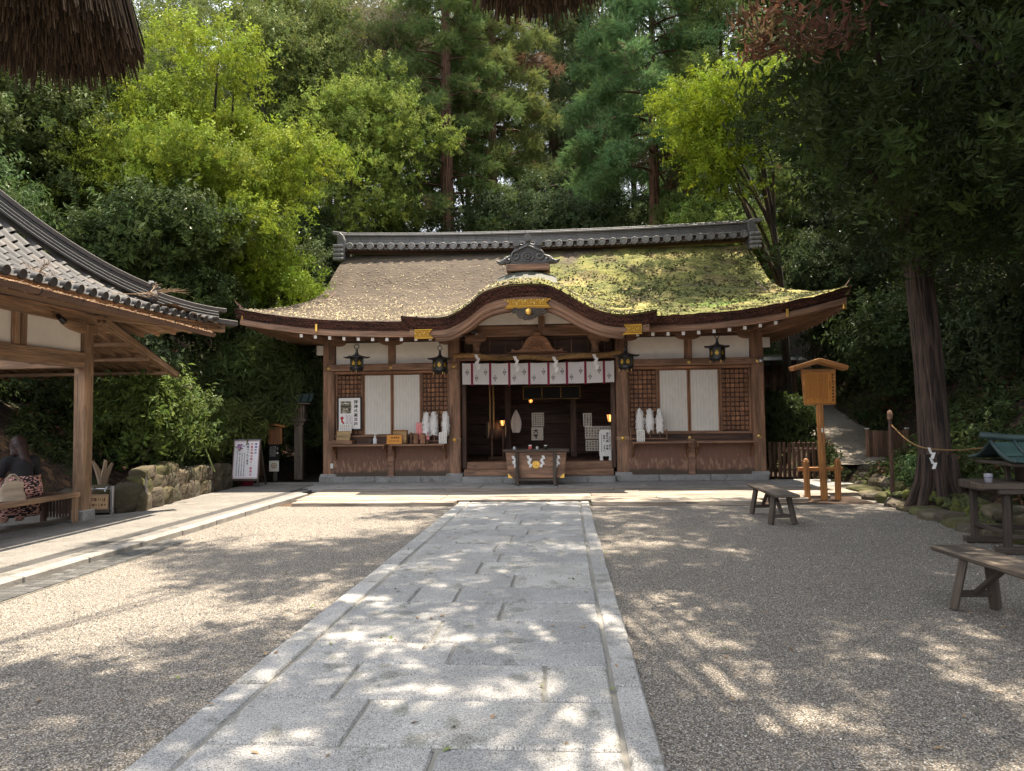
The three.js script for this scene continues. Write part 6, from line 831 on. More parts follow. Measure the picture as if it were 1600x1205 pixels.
  // hair: long, dark reddish brown
  const hg = field([[V(0, 0.06, 0.03), V(0, 0.03, 0.04), 0.10, 0.098], [V(0, 0.0, 0.06), V(0.03, -0.2, 0.10), 0.085, 0.06], [V(0.03, -0.2, 0.10), V(0.1, -0.3, 0.11), 0.06, 0.03], [V(-0.07, 0.02, 0.0), V(-0.08, -0.12, 0.03), 0.04, 0.035], [V(0.07, 0.02, 0.0), V(0.1, -0.2, 0.04), 0.045, 0.035]], 0.03, 0.75, V(0, -0.08, 0.04), 76); hg.rotateX(-0.25); hg.translate(P.head.x, P.head.y + 0.03, P.head.z + 0.01); part(who, 'hair', hg, std([0.06, 0.022, 0.018], { roughness: 0.5, map: woodTex, bumpMap: woodBump, bumpScale: 0.01 }));
  const topBones = [[P.pel.clone().add(V(0, 0.08, 0)), P.waist, 0.138, 0.125], [P.waist, P.chest, 0.125, 0.138], [P.shL, P.shR, 0.076, 0.076], [P.chest, P.chest.clone().lerp(P.neck, 0.25), 0.12, 0.10], ...['L', 'R'].map((s) => [P['sh' + s], P['sh' + s].clone().lerp(P['el' + s], 0.75), 0.066, 0.058])]; part(who, 'top', field(topBones, 0.04, 0.9, V(0, 0.35, -0.12), 70), std([0.012, 0.011, 0.013], { roughness: 0.9 }));
  const speck = tex(256, 256, (u, v) => { const [a, e] = grain(u, v, 26, 9); return a < 0.52 ? [0.13, 0.10, 0.12] : [0.72 + 0.1 * a, 0.60, 0.56]; });
  const dm = std([0.9, 0.9, 0.9], { map: speck, roughness: 0.9, side: THREE.DoubleSide }); speck.repeat.set(2.2, 2.2);
  // skirt: from the waist over the thighs and down to the calves
  part(who, 'skirt', surf(40, 16, (u, v) => { const a = u * 6.283, c = v < 0.4 ? V(0, 0.3, -0.04).lerp(V(0, 0.08, -0.12), v / 0.4) : V(0, 0.08, -0.12).lerp(V(0, -0.3, -0.30), (v - 0.4) / 0.6), rx = lerp(0.175, 0.31, Math.pow(v, 0.45)), rz = v < 0.4 ? lerp(0.17, 0.38, Math.pow(v / 0.4, 0.6)) : lerp(0.38, 0.24, (v - 0.4) / 0.6), w = 1 + 0.05 * v * Math.sin(a * 9); return [c.x + Math.cos(a) * rx * w, c.y, c.z + Math.sin(a) * rz * w, u * 1.0, v * 0.7]; }), dm);
  // tote bag
  const b = thing('tote_bag', 'beige tote bag standing on the pavilion bench beside the person', 'bag', [-7.56, 0.515, -9.26], 0.9); const bm = std([0.56, 0.44, 0.32], { roughness: 0.95, map: mottle });
  part(b, 'bag_body', surf(28, 8, (u, v) => { const a = u * 6.283, k = lerp(1.15, 0.9, v), sq = (c, e) => Math.sign(c) * Math.pow(Math.abs(c), e); return [sq(Math.cos(a), 0.5) * 0.135 * k + 0.008 * Math.sin(v * 8), v * 0.25 - 0.02 * v * Math.cos(a * 2), sq(Math.sin(a), 0.5) * 0.065 * (1.1 - 0.5 * v), u, v]; }), new THREE.MeshStandardMaterial({ ...{ color: bm.color, roughness: 0.95, map: mottle, side: THREE.DoubleSide } })); part(b, 'bag_base', new THREE.BoxGeometry(0.27, 0.01, 0.12), bm, [0, 0.006, 0]);
  for (const z of [-0.03, 0.03]) part(b, 'handle', tube([V(-0.07, 0.22, z), V(-0.06, 0.31, z), V(-0.02, 0.355, z), V(0.02, 0.355, z), V(0.06, 0.31, z), V(0.07, 0.22, z)], [0.012, 0.012, 0.012, 0.012, 0.012, 0.012], 6), bm);
}
// ---------- foliage ----------
function leafTris(out, base, dir, side, L, W, fold, droop) { // a leaf folded along its midrib: two faces
  const up = new THREE.Vector3().crossVectors(side, dir).normalize(), mid = base.clone().addScaledVector(dir, L * 0.5).addScaledVector(up, -droop * 0.3 * L), tip = base.clone().addScaledVector(dir, L).addScaledVector(up, -droop * L);
  const a = mid.clone().addScaledVector(side, W / 2).addScaledVector(up, fold * W), b = mid.clone().addScaledVector(side, -W / 2).addScaledVector(up, fold * W);
  out.push(base, a, tip, base, tip, b);
}
function fromTris(v) { const p = new Float32Array(v.length * 3); v.forEach((q, i) => q.toArray(p, i * 3)); const g = new THREE.BufferGeometry(); g.setAttribute('position', new THREE.BufferAttribute(p, 3)); g.computeVertexNormals(); return g; }
const rdir = (rg) => { const z = rg() * 2 - 1, a = rg() * 6.2832, r = Math.sqrt(1 - z * z); return V(r * Math.cos(a), z, r * Math.sin(a)); };
function broadSprig(seed, n, twigs, len, L, W, spread = 0.9, droop = 0.25) { // leafy branchlet growing along +y
  const rg = mulberry(seed), out = [];
  for (let t = 0; t < twigs; t++) {
    const d = V((rg() - 0.5) * 2 * spread, 0.7 + 0.3 * rg(), (rg() - 0.5) * 2 * spread).normalize(), o = V((rg() - 0.5) * 0.1, rg() * len * 0.35, (rg() - 0.5) * 0.1), tl = len * (0.55 + 0.45 * rg());
    for (let i = 0; i < n; i++) {
      const s = 0.15 + 0.85 * i / n, p = o.clone().addScaledVector(d, s * tl).add(V(0, -0.12 * s * s * tl, 0)), a = i * 2.4 + rg(), sd = rdir(rg).cross(d).normalize();
      const dir = d.clone().multiplyScalar(0.55).addScaledVector(sd, 0.8).add(V(0, -0.25, 0)).normalize(), side = dir.clone().cross(rdir(rg).multiplyScalar(0.7).add(V(0, 1, 0))).normalize(), k = 0.7 + 0.5 * rg();
      leafTris(out, p, dir, side, L * k, W * k, 0.18, droop);
    }
  }
  return fromTris(out);
}
function cedarSprig(seed, strands = 9, len = 0.5) { // drooping tufts of short needles
  const rg = mulberry(seed), out = [];
  for (let s = 0; s < strands; s++) {
    const d = V((rg() - 0.5) * 1.7, 0.55 + 0.4 * rg(), (rg() - 0.5) * 1.7).normalize(), tl = len * (0.5 + 0.5 * rg());
    for (let i = 0; i < 16; i++) { const t = 0.12 + 0.88 * i / 16, p = d.clone().multiplyScalar(t * tl).add(V(0, -0.25 * t * t * tl, 0)), sd = rdir(rg).cross(d).normalize(), dir = d.clone().multiplyScalar(0.75).addScaledVector(sd, 0.7).normalize(), side = dir.clone().cross(rdir(rg)).normalize(); const L = 0.085 * (0.7 + 0.6 * rg()) * (1.1 - 0.4 * t), q = p.clone().addScaledVector(dir, L); out.push(p.clone().addScaledVector(side, 0.0075), q, p.clone().addScaledVector(side, -0.0075)); }
  }
  return fromTris(out);
}
const SP = {
  small: [0, 1, 2].map((i) => broadSprig(100 + i, 11, 4, 0.58, 0.105, 0.042)),
  mid: [0, 1, 2].map((i) => broadSprig(200 + i, 9, 4, 0.6, 0.135, 0.056)),
  large: [0, 1, 2].map((i) => broadSprig(300 + i, 9, 4, 0.55, 0.125, 0.046, 1.1, 0.4)),
  far: [0, 1].map((i) => broadSprig(400 + i, 11, 4, 0.85, 0.15, 0.07)),
  cedar: [0, 1, 2].map((i) => cedarSprig(500 + i)),
  cedarFar: [0, 1].map((i) => cedarSprig(520 + i, 8, 0.75)),
  grass: [0, 1].map((i) => broadSprig(600 + i, 6, 3, 0.55, 0.26, 0.03, 1.0, 0.5)),
  fern: [0, 1].map((i) => broadSprig(700 + i, 9, 4, 0.4, 0.13, 0.05, 1.3, 0.4)),
  dead: [broadSprig(800, 7, 4, 0.5, 0.13, 0.05, 1.1, 0.8)],
};
const leafMat = phys([1, 1, 1], { specularIntensity: 0.3, roughness: 0.95, transmission: 0.34, side: THREE.DoubleSide, clearcoat: 0.06, clearcoatRoughness: 0.3 });
const glossLeaf = phys([1, 1, 1], { specularIntensity: 0.3, roughness: 0.95, transmission: 0.4, side: THREE.DoubleSide, clearcoat: 0.1, clearcoatRoughness: 0.25 });
const needleMat = phys([1, 1, 1], { specularIntensity: 0.3, roughness: 0.95, transmission: 0.42, side: THREE.DoubleSide });
const deadMat = phys([1, 1, 1], { specularIntensity: 0.3, roughness: 0.95, transmission: 0.35, side: THREE.DoubleSide });
const barkMap = tex(512, 512, (u, v) => { const n = vnoise(u, v, 5, 40, 3) * 0.5 + vnoise(u, v, 12, 90, 8) * 0.4 + fbm(u, v, 6, 6, 4, 3) * 0.4, c = smooth(0.62, 0.72, vnoise(u, v, 4, 34, 66)); const k = 0.35 + 0.55 * n - 0.28 * c; return [k, k * 0.96, k * 0.92]; }, true, [0.6, 1]);
const barkBump = tex(512, 512, (u, v) => 0.5 * vnoise(u, v, 5, 40, 3) + 0.3 * vnoise(u, v, 12, 90, 8) + 0.2 - 0.4 * smooth(0.62, 0.72, vnoise(u, v, 4, 34, 66)), false, [0.6, 1]);
const bark = (c) => std(c, { map: barkMap, bumpMap: barkBump, bumpScale: 0.03, roughness: 0.95 });
const BK = { grey: bark([0.26, 0.23, 0.19]), dark: bark([0.16, 0.13, 0.105]), cedar: bark([0.34, 0.19, 0.125]) };

const Q = new THREE.Quaternion(), MM = new THREE.Matrix4(), YY = V(0, 1, 0), CC = new THREE.Color();
function leaves(parent, name, sprigs, mat, list) { // list: {p, d, s, c}
  const by = sprigs.map(() => []); list.forEach((o, i) => by[i % sprigs.length].push(o));
  by.forEach((l, i) => {
    if (!l.length) return; const im = new THREE.InstancedMesh(sprigs[i], mat, l.length);
    l.forEach((o, k) => { Q.setFromUnitVectors(YY, o.d); Q.multiply(new THREE.Quaternion().setFromAxisAngle(YY, o.r ?? (k * 2.39996))); MM.compose(o.p, Q, V(o.s, o.s, o.s)); im.setMatrixAt(k, MM); im.setColorAt(k, CC.setRGB(o.c[0], o.c[1], o.c[2])); });
    im.name = name; im.userData.kind = 'stuff'; im.castShadow = im.receiveShadow = true; parent.add(im);
  });
}
const jitterCol = (rg, c, v, yel = 0.25) => { const k = 1 + (rg() - 0.5) * 2 * v, y = rg() * yel; return [c[0] * k * (1 + y), c[1] * k, c[2] * k * (1 - y * 0.6)]; };
let treeSeed = 1;
// o: base, top (trunk end), r, c (crown centre), R (crown radii), clumps, per, cr (clump radius), sprig, s, col, bark, limbs
function broadTree(label, o, group) {
  const t = thing(o.name ?? 'broadleaf_tree', label, 'tree', o.base, 0, group), rg = mulberry(treeSeed++ * 7919 + 13), B = V(...o.base), top = V(...o.top).sub(B), C = V(...o.c).sub(B);
  const gs = [], tp = [], tr = []; const n = 9, bend = V((rg() - 0.5) * o.r * 5, 0, (rg() - 0.5) * o.r * 5);
  for (let i = 0; i <= n; i++) { const k = i / n; tp.push(V(top.x * k, top.y * k - (i ? 0 : 0.4), top.z * k).addScaledVector(bend, Math.sin(k * Math.PI))); tr.push(o.r * (1 - 0.7 * k) * (i === 0 ? 1.45 : i === 1 ? 1.12 : 1)); }
  gs.push(tube(tp, tr, 9, true, 0.03)); const cl = [], ph = rg() * 6.28;
  for (let i = 0; i < o.clumps; i++) {
    const d = rdir(rg), q = Math.pow(rg(), 0.42) * (0.82 + 0.22 * Math.sin(d.x * 3.1 + d.y * 2.3 + ph) + 0.2 * Math.sin(d.z * 4.3 - d.y * 5.1 + ph * 2)); const p = V(C.x + d.x * q * o.R[0], C.y + d.y * q * o.R[1], C.z + d.z * q * o.R[2]);
    if (o.skip && o.skip(p.clone().add(B))) continue; cl.push({ p, out: d, k: 0.75 + 0.5 * rg(), tint: 0.8 + 0.4 * rg() });
  }
  const nl = Math.min(cl.length, o.limbs ?? 16);
  for (let i = 0; i < nl; i++) { const e = cl[i].p, k0 = clamp(0.35 + 0.6 * rg()), a = V(top.x * k0, top.y * k0, top.z * k0).addScaledVector(bend, Math.sin(k0 * Math.PI)), m = a.clone().lerp(e, 0.5).add(V((rg() - 0.5) * 0.5, 0.25 + 0.3 * rg(), (rg() - 0.5) * 0.5)), r0 = o.r * (1 - 0.7 * k0) * 0.62; gs.push(tube([a, a.clone().lerp(m, 0.5).add(V(0, 0.08, 0)), m, m.clone().lerp(e, 0.55), e], [r0, r0 * 0.8, r0 * 0.6, r0 * 0.4, r0 * 0.15], 5)); }
  part(t, 'trunk', merge(gs), o.bark ?? BK.dark); const list = [];
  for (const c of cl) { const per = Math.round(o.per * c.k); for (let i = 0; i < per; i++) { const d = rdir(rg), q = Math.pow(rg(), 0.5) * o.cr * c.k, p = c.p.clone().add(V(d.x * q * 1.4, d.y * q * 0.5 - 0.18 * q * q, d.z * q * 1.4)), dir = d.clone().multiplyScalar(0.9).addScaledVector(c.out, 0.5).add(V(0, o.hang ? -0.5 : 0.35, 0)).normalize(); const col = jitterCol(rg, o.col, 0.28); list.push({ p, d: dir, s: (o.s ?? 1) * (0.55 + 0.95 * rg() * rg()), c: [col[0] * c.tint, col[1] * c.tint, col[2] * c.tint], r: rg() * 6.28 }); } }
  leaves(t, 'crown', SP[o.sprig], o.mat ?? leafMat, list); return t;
}
function cedarTree(label, o, group) { // base, H, r, from (first branch height), L (branch length), n branches
  const t = thing('cedar_tree', label, 'tree', o.base, 0, group), rg = mulberry(treeSeed++ * 6151 + 7), gs = [], lean = V((rg() - 0.5) * 0.6, 0, (rg() - 0.5) * 0.6), ax = (h) => V(lean.x * (h / o.H) ** 2, h, lean.z * (h / o.H) ** 2);
  const tp = [], tr = []; for (let i = 0; i <= 12; i++) { const k = i / 12; tp.push(ax(o.H * k).add(V(0, i ? 0 : -0.5, 0))); tr.push(o.r * (1 - 0.93 * k) * (i === 0 ? 1.5 : 1)); } gs.push(tube(tp, tr, 10, true, 0.04)); const list = [];
  for (let b = 0; b < o.n; b++) {
    const k = b / o.n, h = lerp(o.from, o.H * 0.99, k), a = b * 2.39996 + rg() * 0.8, L = o.L * (1 - 0.75 * Math.pow(k, 1.4)) * (0.65 + 0.5 * rg()), d = V(Math.cos(a), 0, Math.sin(a)), pts = [];
    for (let i = 0; i <= 5; i++) { const s = i / 5; pts.push(ax(h).addScaledVector(d, s * L).add(V(0, L * (0.22 * s - 0.55 * s * s), 0))); }
    gs.push(tube(pts, pts.map((_, i) => 0.035 * (1 - i / 6) * (0.6 + L / 3)), 4)); const nt = Math.round(o.tufts * (0.5 + L / o.L)), brown = rg() < 0.05;
    for (let i = 0; i < nt; i++) { const s = 0.22 + 0.78 * Math.sqrt(rg()), f = s * 5, j = Math.min(4, Math.floor(f)), p = pts[j].clone().lerp(pts[j + 1], f - j); p.add(V((rg() - 0.5) * 0.75, -0.35 * rg(), (rg() - 0.5) * 0.75)); const dir = d.clone().multiplyScalar(0.6).add(V((rg() - 0.5) * 1.2, -0.15 - 0.6 * rg(), (rg() - 0.5) * 1.2)).normalize(); const c = brown || rg() < 0.025 ? [0.17, 0.10, 0.055] : jitterCol(rg, o.col, 0.25, 0.3); list.push({ p, d: dir, s: (o.s ?? 1) * (0.75 + 0.55 * rg()), c, r: rg() * 6.28 }); }
  }
  part(t, 'trunk', merge(gs), o.bark ?? BK.cedar); leaves(t, 'crown', o.far ? SP.cedarFar : SP.cedar, needleMat, list); return t;
}
const ground = (x, z) => hillH(x, z);
// left: the bright tree over the wall and its darker neighbours
broadTree('large yellow-green broadleaf tree glowing in the sun left of the hall', { base: [-8.9, ground(-8.9, -19.6), -19.6], top: [-9.3, 9.6, -18.2], r: 0.24, c: [-10.0, 8.0, -17.6], R: [2.7, 3.4, 2.1], clumps: 70, per: 84, cr: 0.85, sprig: 'small', col: [0.19, 0.27, 0.028], bark: BK.dark, limbs: 24 });
broadTree('low drooping yellow-green tree reaching towards the hall\'s left roof edge', { base: [-8.6, ground(-8.6, -21), -21], top: [-8.0, 7.2, -19.6], r: 0.17, c: [-8.5, 6.0, -18.8], R: [1.3, 1.2, 1.1], clumps: 14, per: 60, cr: 0.7, sprig: 'small', col: [0.17, 0.26, 0.022], limbs: 12 });
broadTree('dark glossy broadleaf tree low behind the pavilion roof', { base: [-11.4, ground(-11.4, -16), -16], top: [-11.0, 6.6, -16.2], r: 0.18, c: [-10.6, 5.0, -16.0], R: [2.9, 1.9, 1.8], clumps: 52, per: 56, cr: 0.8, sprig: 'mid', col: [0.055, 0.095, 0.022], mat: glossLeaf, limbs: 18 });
broadTree('dark tall broadleaf tree beside the straw tassel at the far left', { base: [-14.2, ground(-14.2, -18), -18], top: [-13.6, 11, -17.6], r: 0.25, c: [-13.5, 9.2, -17.4], R: [3.2, 3.4, 2.4], clumps: 60, per: 50, cr: 1.0, sprig: 'mid', s: 1.1, col: [0.07, 0.105, 0.028], limbs: 18 });
broadTree('mid-green broadleaf tree above the pavilion roof at the left edge', { base: [-13.0, ground(-13.0, -12.5), -12.5], top: [-12.4, 6.2, -12.4], r: 0.16, c: [-12.2, 5.2, -12.2], R: [2.0, 1.6, 1.6], clumps: 30, per: 46, cr: 0.7, sprig: 'mid', col: [0.06, 0.11, 0.035], mat: glossLeaf, limbs: 12 });
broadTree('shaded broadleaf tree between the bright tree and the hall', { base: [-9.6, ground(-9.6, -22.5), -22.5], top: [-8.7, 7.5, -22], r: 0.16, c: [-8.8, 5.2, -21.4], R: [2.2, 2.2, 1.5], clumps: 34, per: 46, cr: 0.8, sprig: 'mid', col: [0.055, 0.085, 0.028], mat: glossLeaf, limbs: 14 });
// behind the hall
broadTree('pale green slender-trunked tree behind the left end of the ridge', { base: [-8.0, ground(-8.0, -27), -27], top: [-7.7, 14.2, -26.6], r: 0.14, c: [-7.4, 11.8, -26.4], R: [2.7, 4.0, 2.2], clumps: 52, per: 38, cr: 0.85, sprig: 'small', s: 1.15, col: [0.17, 0.245, 0.045], bark: BK.grey, limbs: 22 });
broadTree('light green broadleaf tree with a bare leaning pale trunk upper left', { base: [-11.6, ground(-11.6, -29), -29], top: [-10.6, 17, -28.6], r: 0.2, c: [-11.0, 16.4, -28.6], R: [4.0, 4.0, 3.0], clumps: 70, per: 44, cr: 1.1, sprig: 'far', s: 0.85, col: [0.13, 0.18, 0.05], bark: BK.grey, limbs: 22 });
broadTree('grey-green half-bare tree at the top left of centre', { base: [-9.0, ground(-9.0, -33), -33], top: [-8.4, 21, -33], r: 0.2, c: [-8.6, 19.5, -33], R: [3.2, 3.6, 3], clumps: 44, per: 34, cr: 1.1, sprig: 'far', s: 0.8, col: [0.17, 0.18, 0.11], bark: BK.grey, limbs: 34 });
cedarTree('tall cedar with thick grey-brown trunk rising behind the roof ridge', { base: [-4.9, ground(-4.9, -30), -30], H: 27, r: 0.40, from: 7.2, L: 3.3, n: 96, tufts: 34, s: 1.15, col: [0.10, 0.165, 0.045] });
cedarTree('slimmer cedar with reddish trunk right of the thick-trunked cedar', { base: [-3.2, ground(-3.2, -33), -33], H: 29, r: 0.30, from: 9.0, L: 3.1, n: 96, tufts: 32, s: 1.2, col: [0.14, 0.19, 0.055] });
cedarTree('green cedar standing far back between the two tall trunks and the fluffy cedar', { base: [-0.4, ground(-0.4, -37), -38], H: 28, r: 0.3, from: 6, L: 3.4, n: 90, tufts: 28, s: 1.5, far: true, col: [0.12, 0.175, 0.07] });
cedarTree('fluffy blue-green cedar with drooping boughs right of centre', { base: [3.6, ground(3.6, -27.4), -27.4], H: 22, r: 0.32, from: 9.0, L: 3.7, n: 90, tufts: 42, s: 1.2, col: [0.10, 0.20, 0.07] });
cedarTree('cedar with drooping sunlit boughs behind the right roof end', { base: [6.0, ground(6.0, -26.4), -26.4], H: 19, r: 0.26, from: 6.5, L: 3.0, n: 80, tufts: 38, s: 1.1, col: [0.13, 0.20, 0.055] });
broadTree('yellow-green young maple spreading over the right roof end', { base: [6.9, ground(6.9, -22.4), -22.4], top: [5.4, 11.0, -20.4], r: 0.14, c: [4.75, 9.5, -19.6], R: [1.35, 1.9, 1.2], clumps: 20, per: 52, cr: 0.7, sprig: 'small', col: [0.20, 0.29, 0.022], limbs: 14 });
broadTree('low sunlit bush-like tree just above the right end of the ridge', { base: [5.7, ground(5.7, -26), -24.8], top: [5.5, 7.4, -24.6], r: 0.12, c: [5.2, 7.8, -24.4], R: [1.4, 1.1, 1.2], clumps: 16, per: 46, cr: 0.6, sprig: 'small', col: [0.12, 0.19, 0.035], limbs: 8 });
broadTree('shadowy broadleaf tree behind the middle of the roof', { base: [0.6, ground(0.6, -29), -29], top: [0.4, 11, -29], r: 0.16, c: [0.2, 9.2, -28.6], R: [3.2, 2.0, 1.6], clumps: 34, per: 42, cr: 0.9, sprig: 'mid', col: [0.055, 0.09, 0.035], mat: glossLeaf, limbs: 16 });
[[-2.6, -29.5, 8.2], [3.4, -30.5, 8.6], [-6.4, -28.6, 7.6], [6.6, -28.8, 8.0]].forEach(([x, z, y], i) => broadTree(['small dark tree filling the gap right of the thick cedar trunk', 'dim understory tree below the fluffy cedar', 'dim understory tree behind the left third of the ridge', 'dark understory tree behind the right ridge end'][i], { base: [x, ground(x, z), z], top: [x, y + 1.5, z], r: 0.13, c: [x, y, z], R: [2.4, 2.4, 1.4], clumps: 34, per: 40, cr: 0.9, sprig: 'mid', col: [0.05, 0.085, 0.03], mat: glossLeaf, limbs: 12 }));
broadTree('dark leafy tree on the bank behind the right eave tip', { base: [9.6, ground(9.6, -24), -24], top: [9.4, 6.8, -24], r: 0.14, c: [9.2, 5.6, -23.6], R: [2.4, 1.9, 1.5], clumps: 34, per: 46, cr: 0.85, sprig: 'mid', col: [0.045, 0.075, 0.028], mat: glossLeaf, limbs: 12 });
broadTree('dim leafy tree between the bright trees behind the left ridge end', { base: [-9.8, ground(-9.8, -26.6), -26.6], top: [-9.6, 9, -26.6], r: 0.13, c: [-9.6, 7.6, -26.4], R: [2.5, 2.6, 1.5], clumps: 34, per: 42, cr: 0.9, sprig: 'mid', col: [0.06, 0.095, 0.032], mat: glossLeaf, limbs: 12 });
[-12, -8.6, -5.2, -2, 1.2, 4.6, 8.2].forEach((x, i) => { const z = -35 - (i % 2) * 1.2, y = ground(x, z); broadTree(['first', 'second', 'third', 'fourth', 'fifth', 'sixth', 'seventh'][i] + ' from left of the low bushy trees between the trunks on the slope', { base: [x, y, z], top: [x, y + 4.5, z], r: 0.12, c: [x, y + 3.2, z], R: [2.6, 2.8, 1.5], clumps: 30, per: 34, cr: 1.0, sprig: 'far', s: 0.8, col: [0.06, 0.095, 0.035], limbs: 8 }, 'low trees on the slope'); });
// the wood on the slope behind, row by row
{
  const rg = mulberry(4242), rows = [[-37, 9, 13, 21], [-44, 11, 20, 24], [-53, 12, 30, 27]]; let n = 0;
  const where = ['upper slope', 'middle slope', 'far slope'];
  rows.forEach(([z, cnt, hw, H], ri) => { for (let i = 0; i < cnt; i++) { const x = -1 + lerp(-hw * 1.35, hw * 1.35, (i + 0.5 + (rg() - 0.5) * 0.6) / cnt), zz = z + (rg() - 0.5) * 4, y = ground(x, zz), h = H * (0.85 + 0.3 * rg()); const lab = (kind) => `${kind} in the wood, ${where[ri]} behind the hall, ${['first', 'second', 'third', 'fourth', 'fifth', 'sixth', 'seventh', 'eighth', 'ninth', 'tenth', 'eleventh', 'twelfth'][i]} from left`;
    if (rg() < 0.62) cedarTree(lab('green cedar'), { base: [x, y, zz], H: h, r: 0.3, from: h * 0.16, L: 3.4, n: 62, tufts: 22, s: 1.5, far: true, col: [[0.10, 0.16, 0.06], [0.125, 0.185, 0.075], [0.085, 0.145, 0.065]][n % 3] }, 'cedars in the wood behind the hall');
    else broadTree(lab('leafy tree'), { base: [x, y, zz], top: [x, y + h * 0.7, zz], r: 0.22, c: [x, y + h * 0.55, zz], R: [3.6, h * 0.42, 3], clumps: 52, per: 34, cr: 1.25, sprig: 'far', col: [[0.13, 0.19, 0.055], [0.105, 0.16, 0.055], [0.16, 0.20, 0.08]][n % 3], limbs: 12 }, 'leafy trees in the wood behind the hall'); n++; } });
  [[9.6, -6.2, 11], [12.0, -2.6, 13], [8.6, 1.6, 12], [12.5, -9.5, 12]].forEach(([x, z, h], i) => broadTree(['unseen leafy tree added on the right bank beyond the little shrine', 'tall leafy tree added up the right bank, out of the picture', 'unseen leafy tree added right behind the viewer', 'unseen dense tree added up the right bank behind the little shrine'][i], { base: [x, ground(x, z), z], top: [x, ground(x, z) + h * 0.7, z], r: 0.22, c: [x, ground(x, z) + h * 0.5, z], R: [3.0, h * 0.4, 2.8], clumps: 48, per: 36, cr: 1.15, sprig: 'far', s: 0.9, col: [0.045, 0.07, 0.026], limbs: 12, mat: glossLeaf }, 'added unseen trees on the right bank'));  // unseen trees, added to keep sky light off the right gravel
  // both flanks
  [[-17, -24, 14], [-20, -16, 14], [-18, -30, 17], [-24, -26, 19], [-16.5, -20.5, 12], [-22, -36, 20]].forEach(([x, z, h], i) => broadTree(['dark', 'tall dark', 'olive green', 'deep green', 'small dark', 'distant green'][i] + ' broadleaf tree on the left hillside behind the tassel', { base: [x, ground(x, z), z], top: [x + 0.5, ground(x, z) + h * 0.7, z], r: 0.22, c: [x + 0.4, ground(x, z) + h * 0.5, z], R: [3.6, h * 0.4, 3], clumps: 54, per: 36, cr: 1.2, sprig: 'far', col: [0.085, 0.12, 0.04], limbs: 12 }, 'trees on the left hillside'));
  [[12.5, -24, 14], [11, -18.5, 11], [14, -15, 12], [10.5, -13.2, 9], [16, -28, 17], [18, -20, 17], [10.2, -29, 17]].forEach(([x, z, h], i) => broadTree(['tall dark', 'dense dark', 'deep shaded', 'dusky', 'distant dark', 'remote dark', 'upright dark'][i] + ' broadleaf tree on the right hillside behind the big trunk', { base: [x, ground(x, z), z], top: [x, ground(x, z) + h * 0.7, z], r: 0.22, c: [x, ground(x, z) + h * 0.48, z], R: [3.2, h * 0.42, 2.8], clumps: 56, per: 38, cr: 1.15, sprig: 'far', s: 0.9, col: [0.045, 0.07, 0.026], limbs: 12, mat: glossLeaf }, 'trees on the right hillside'));
}
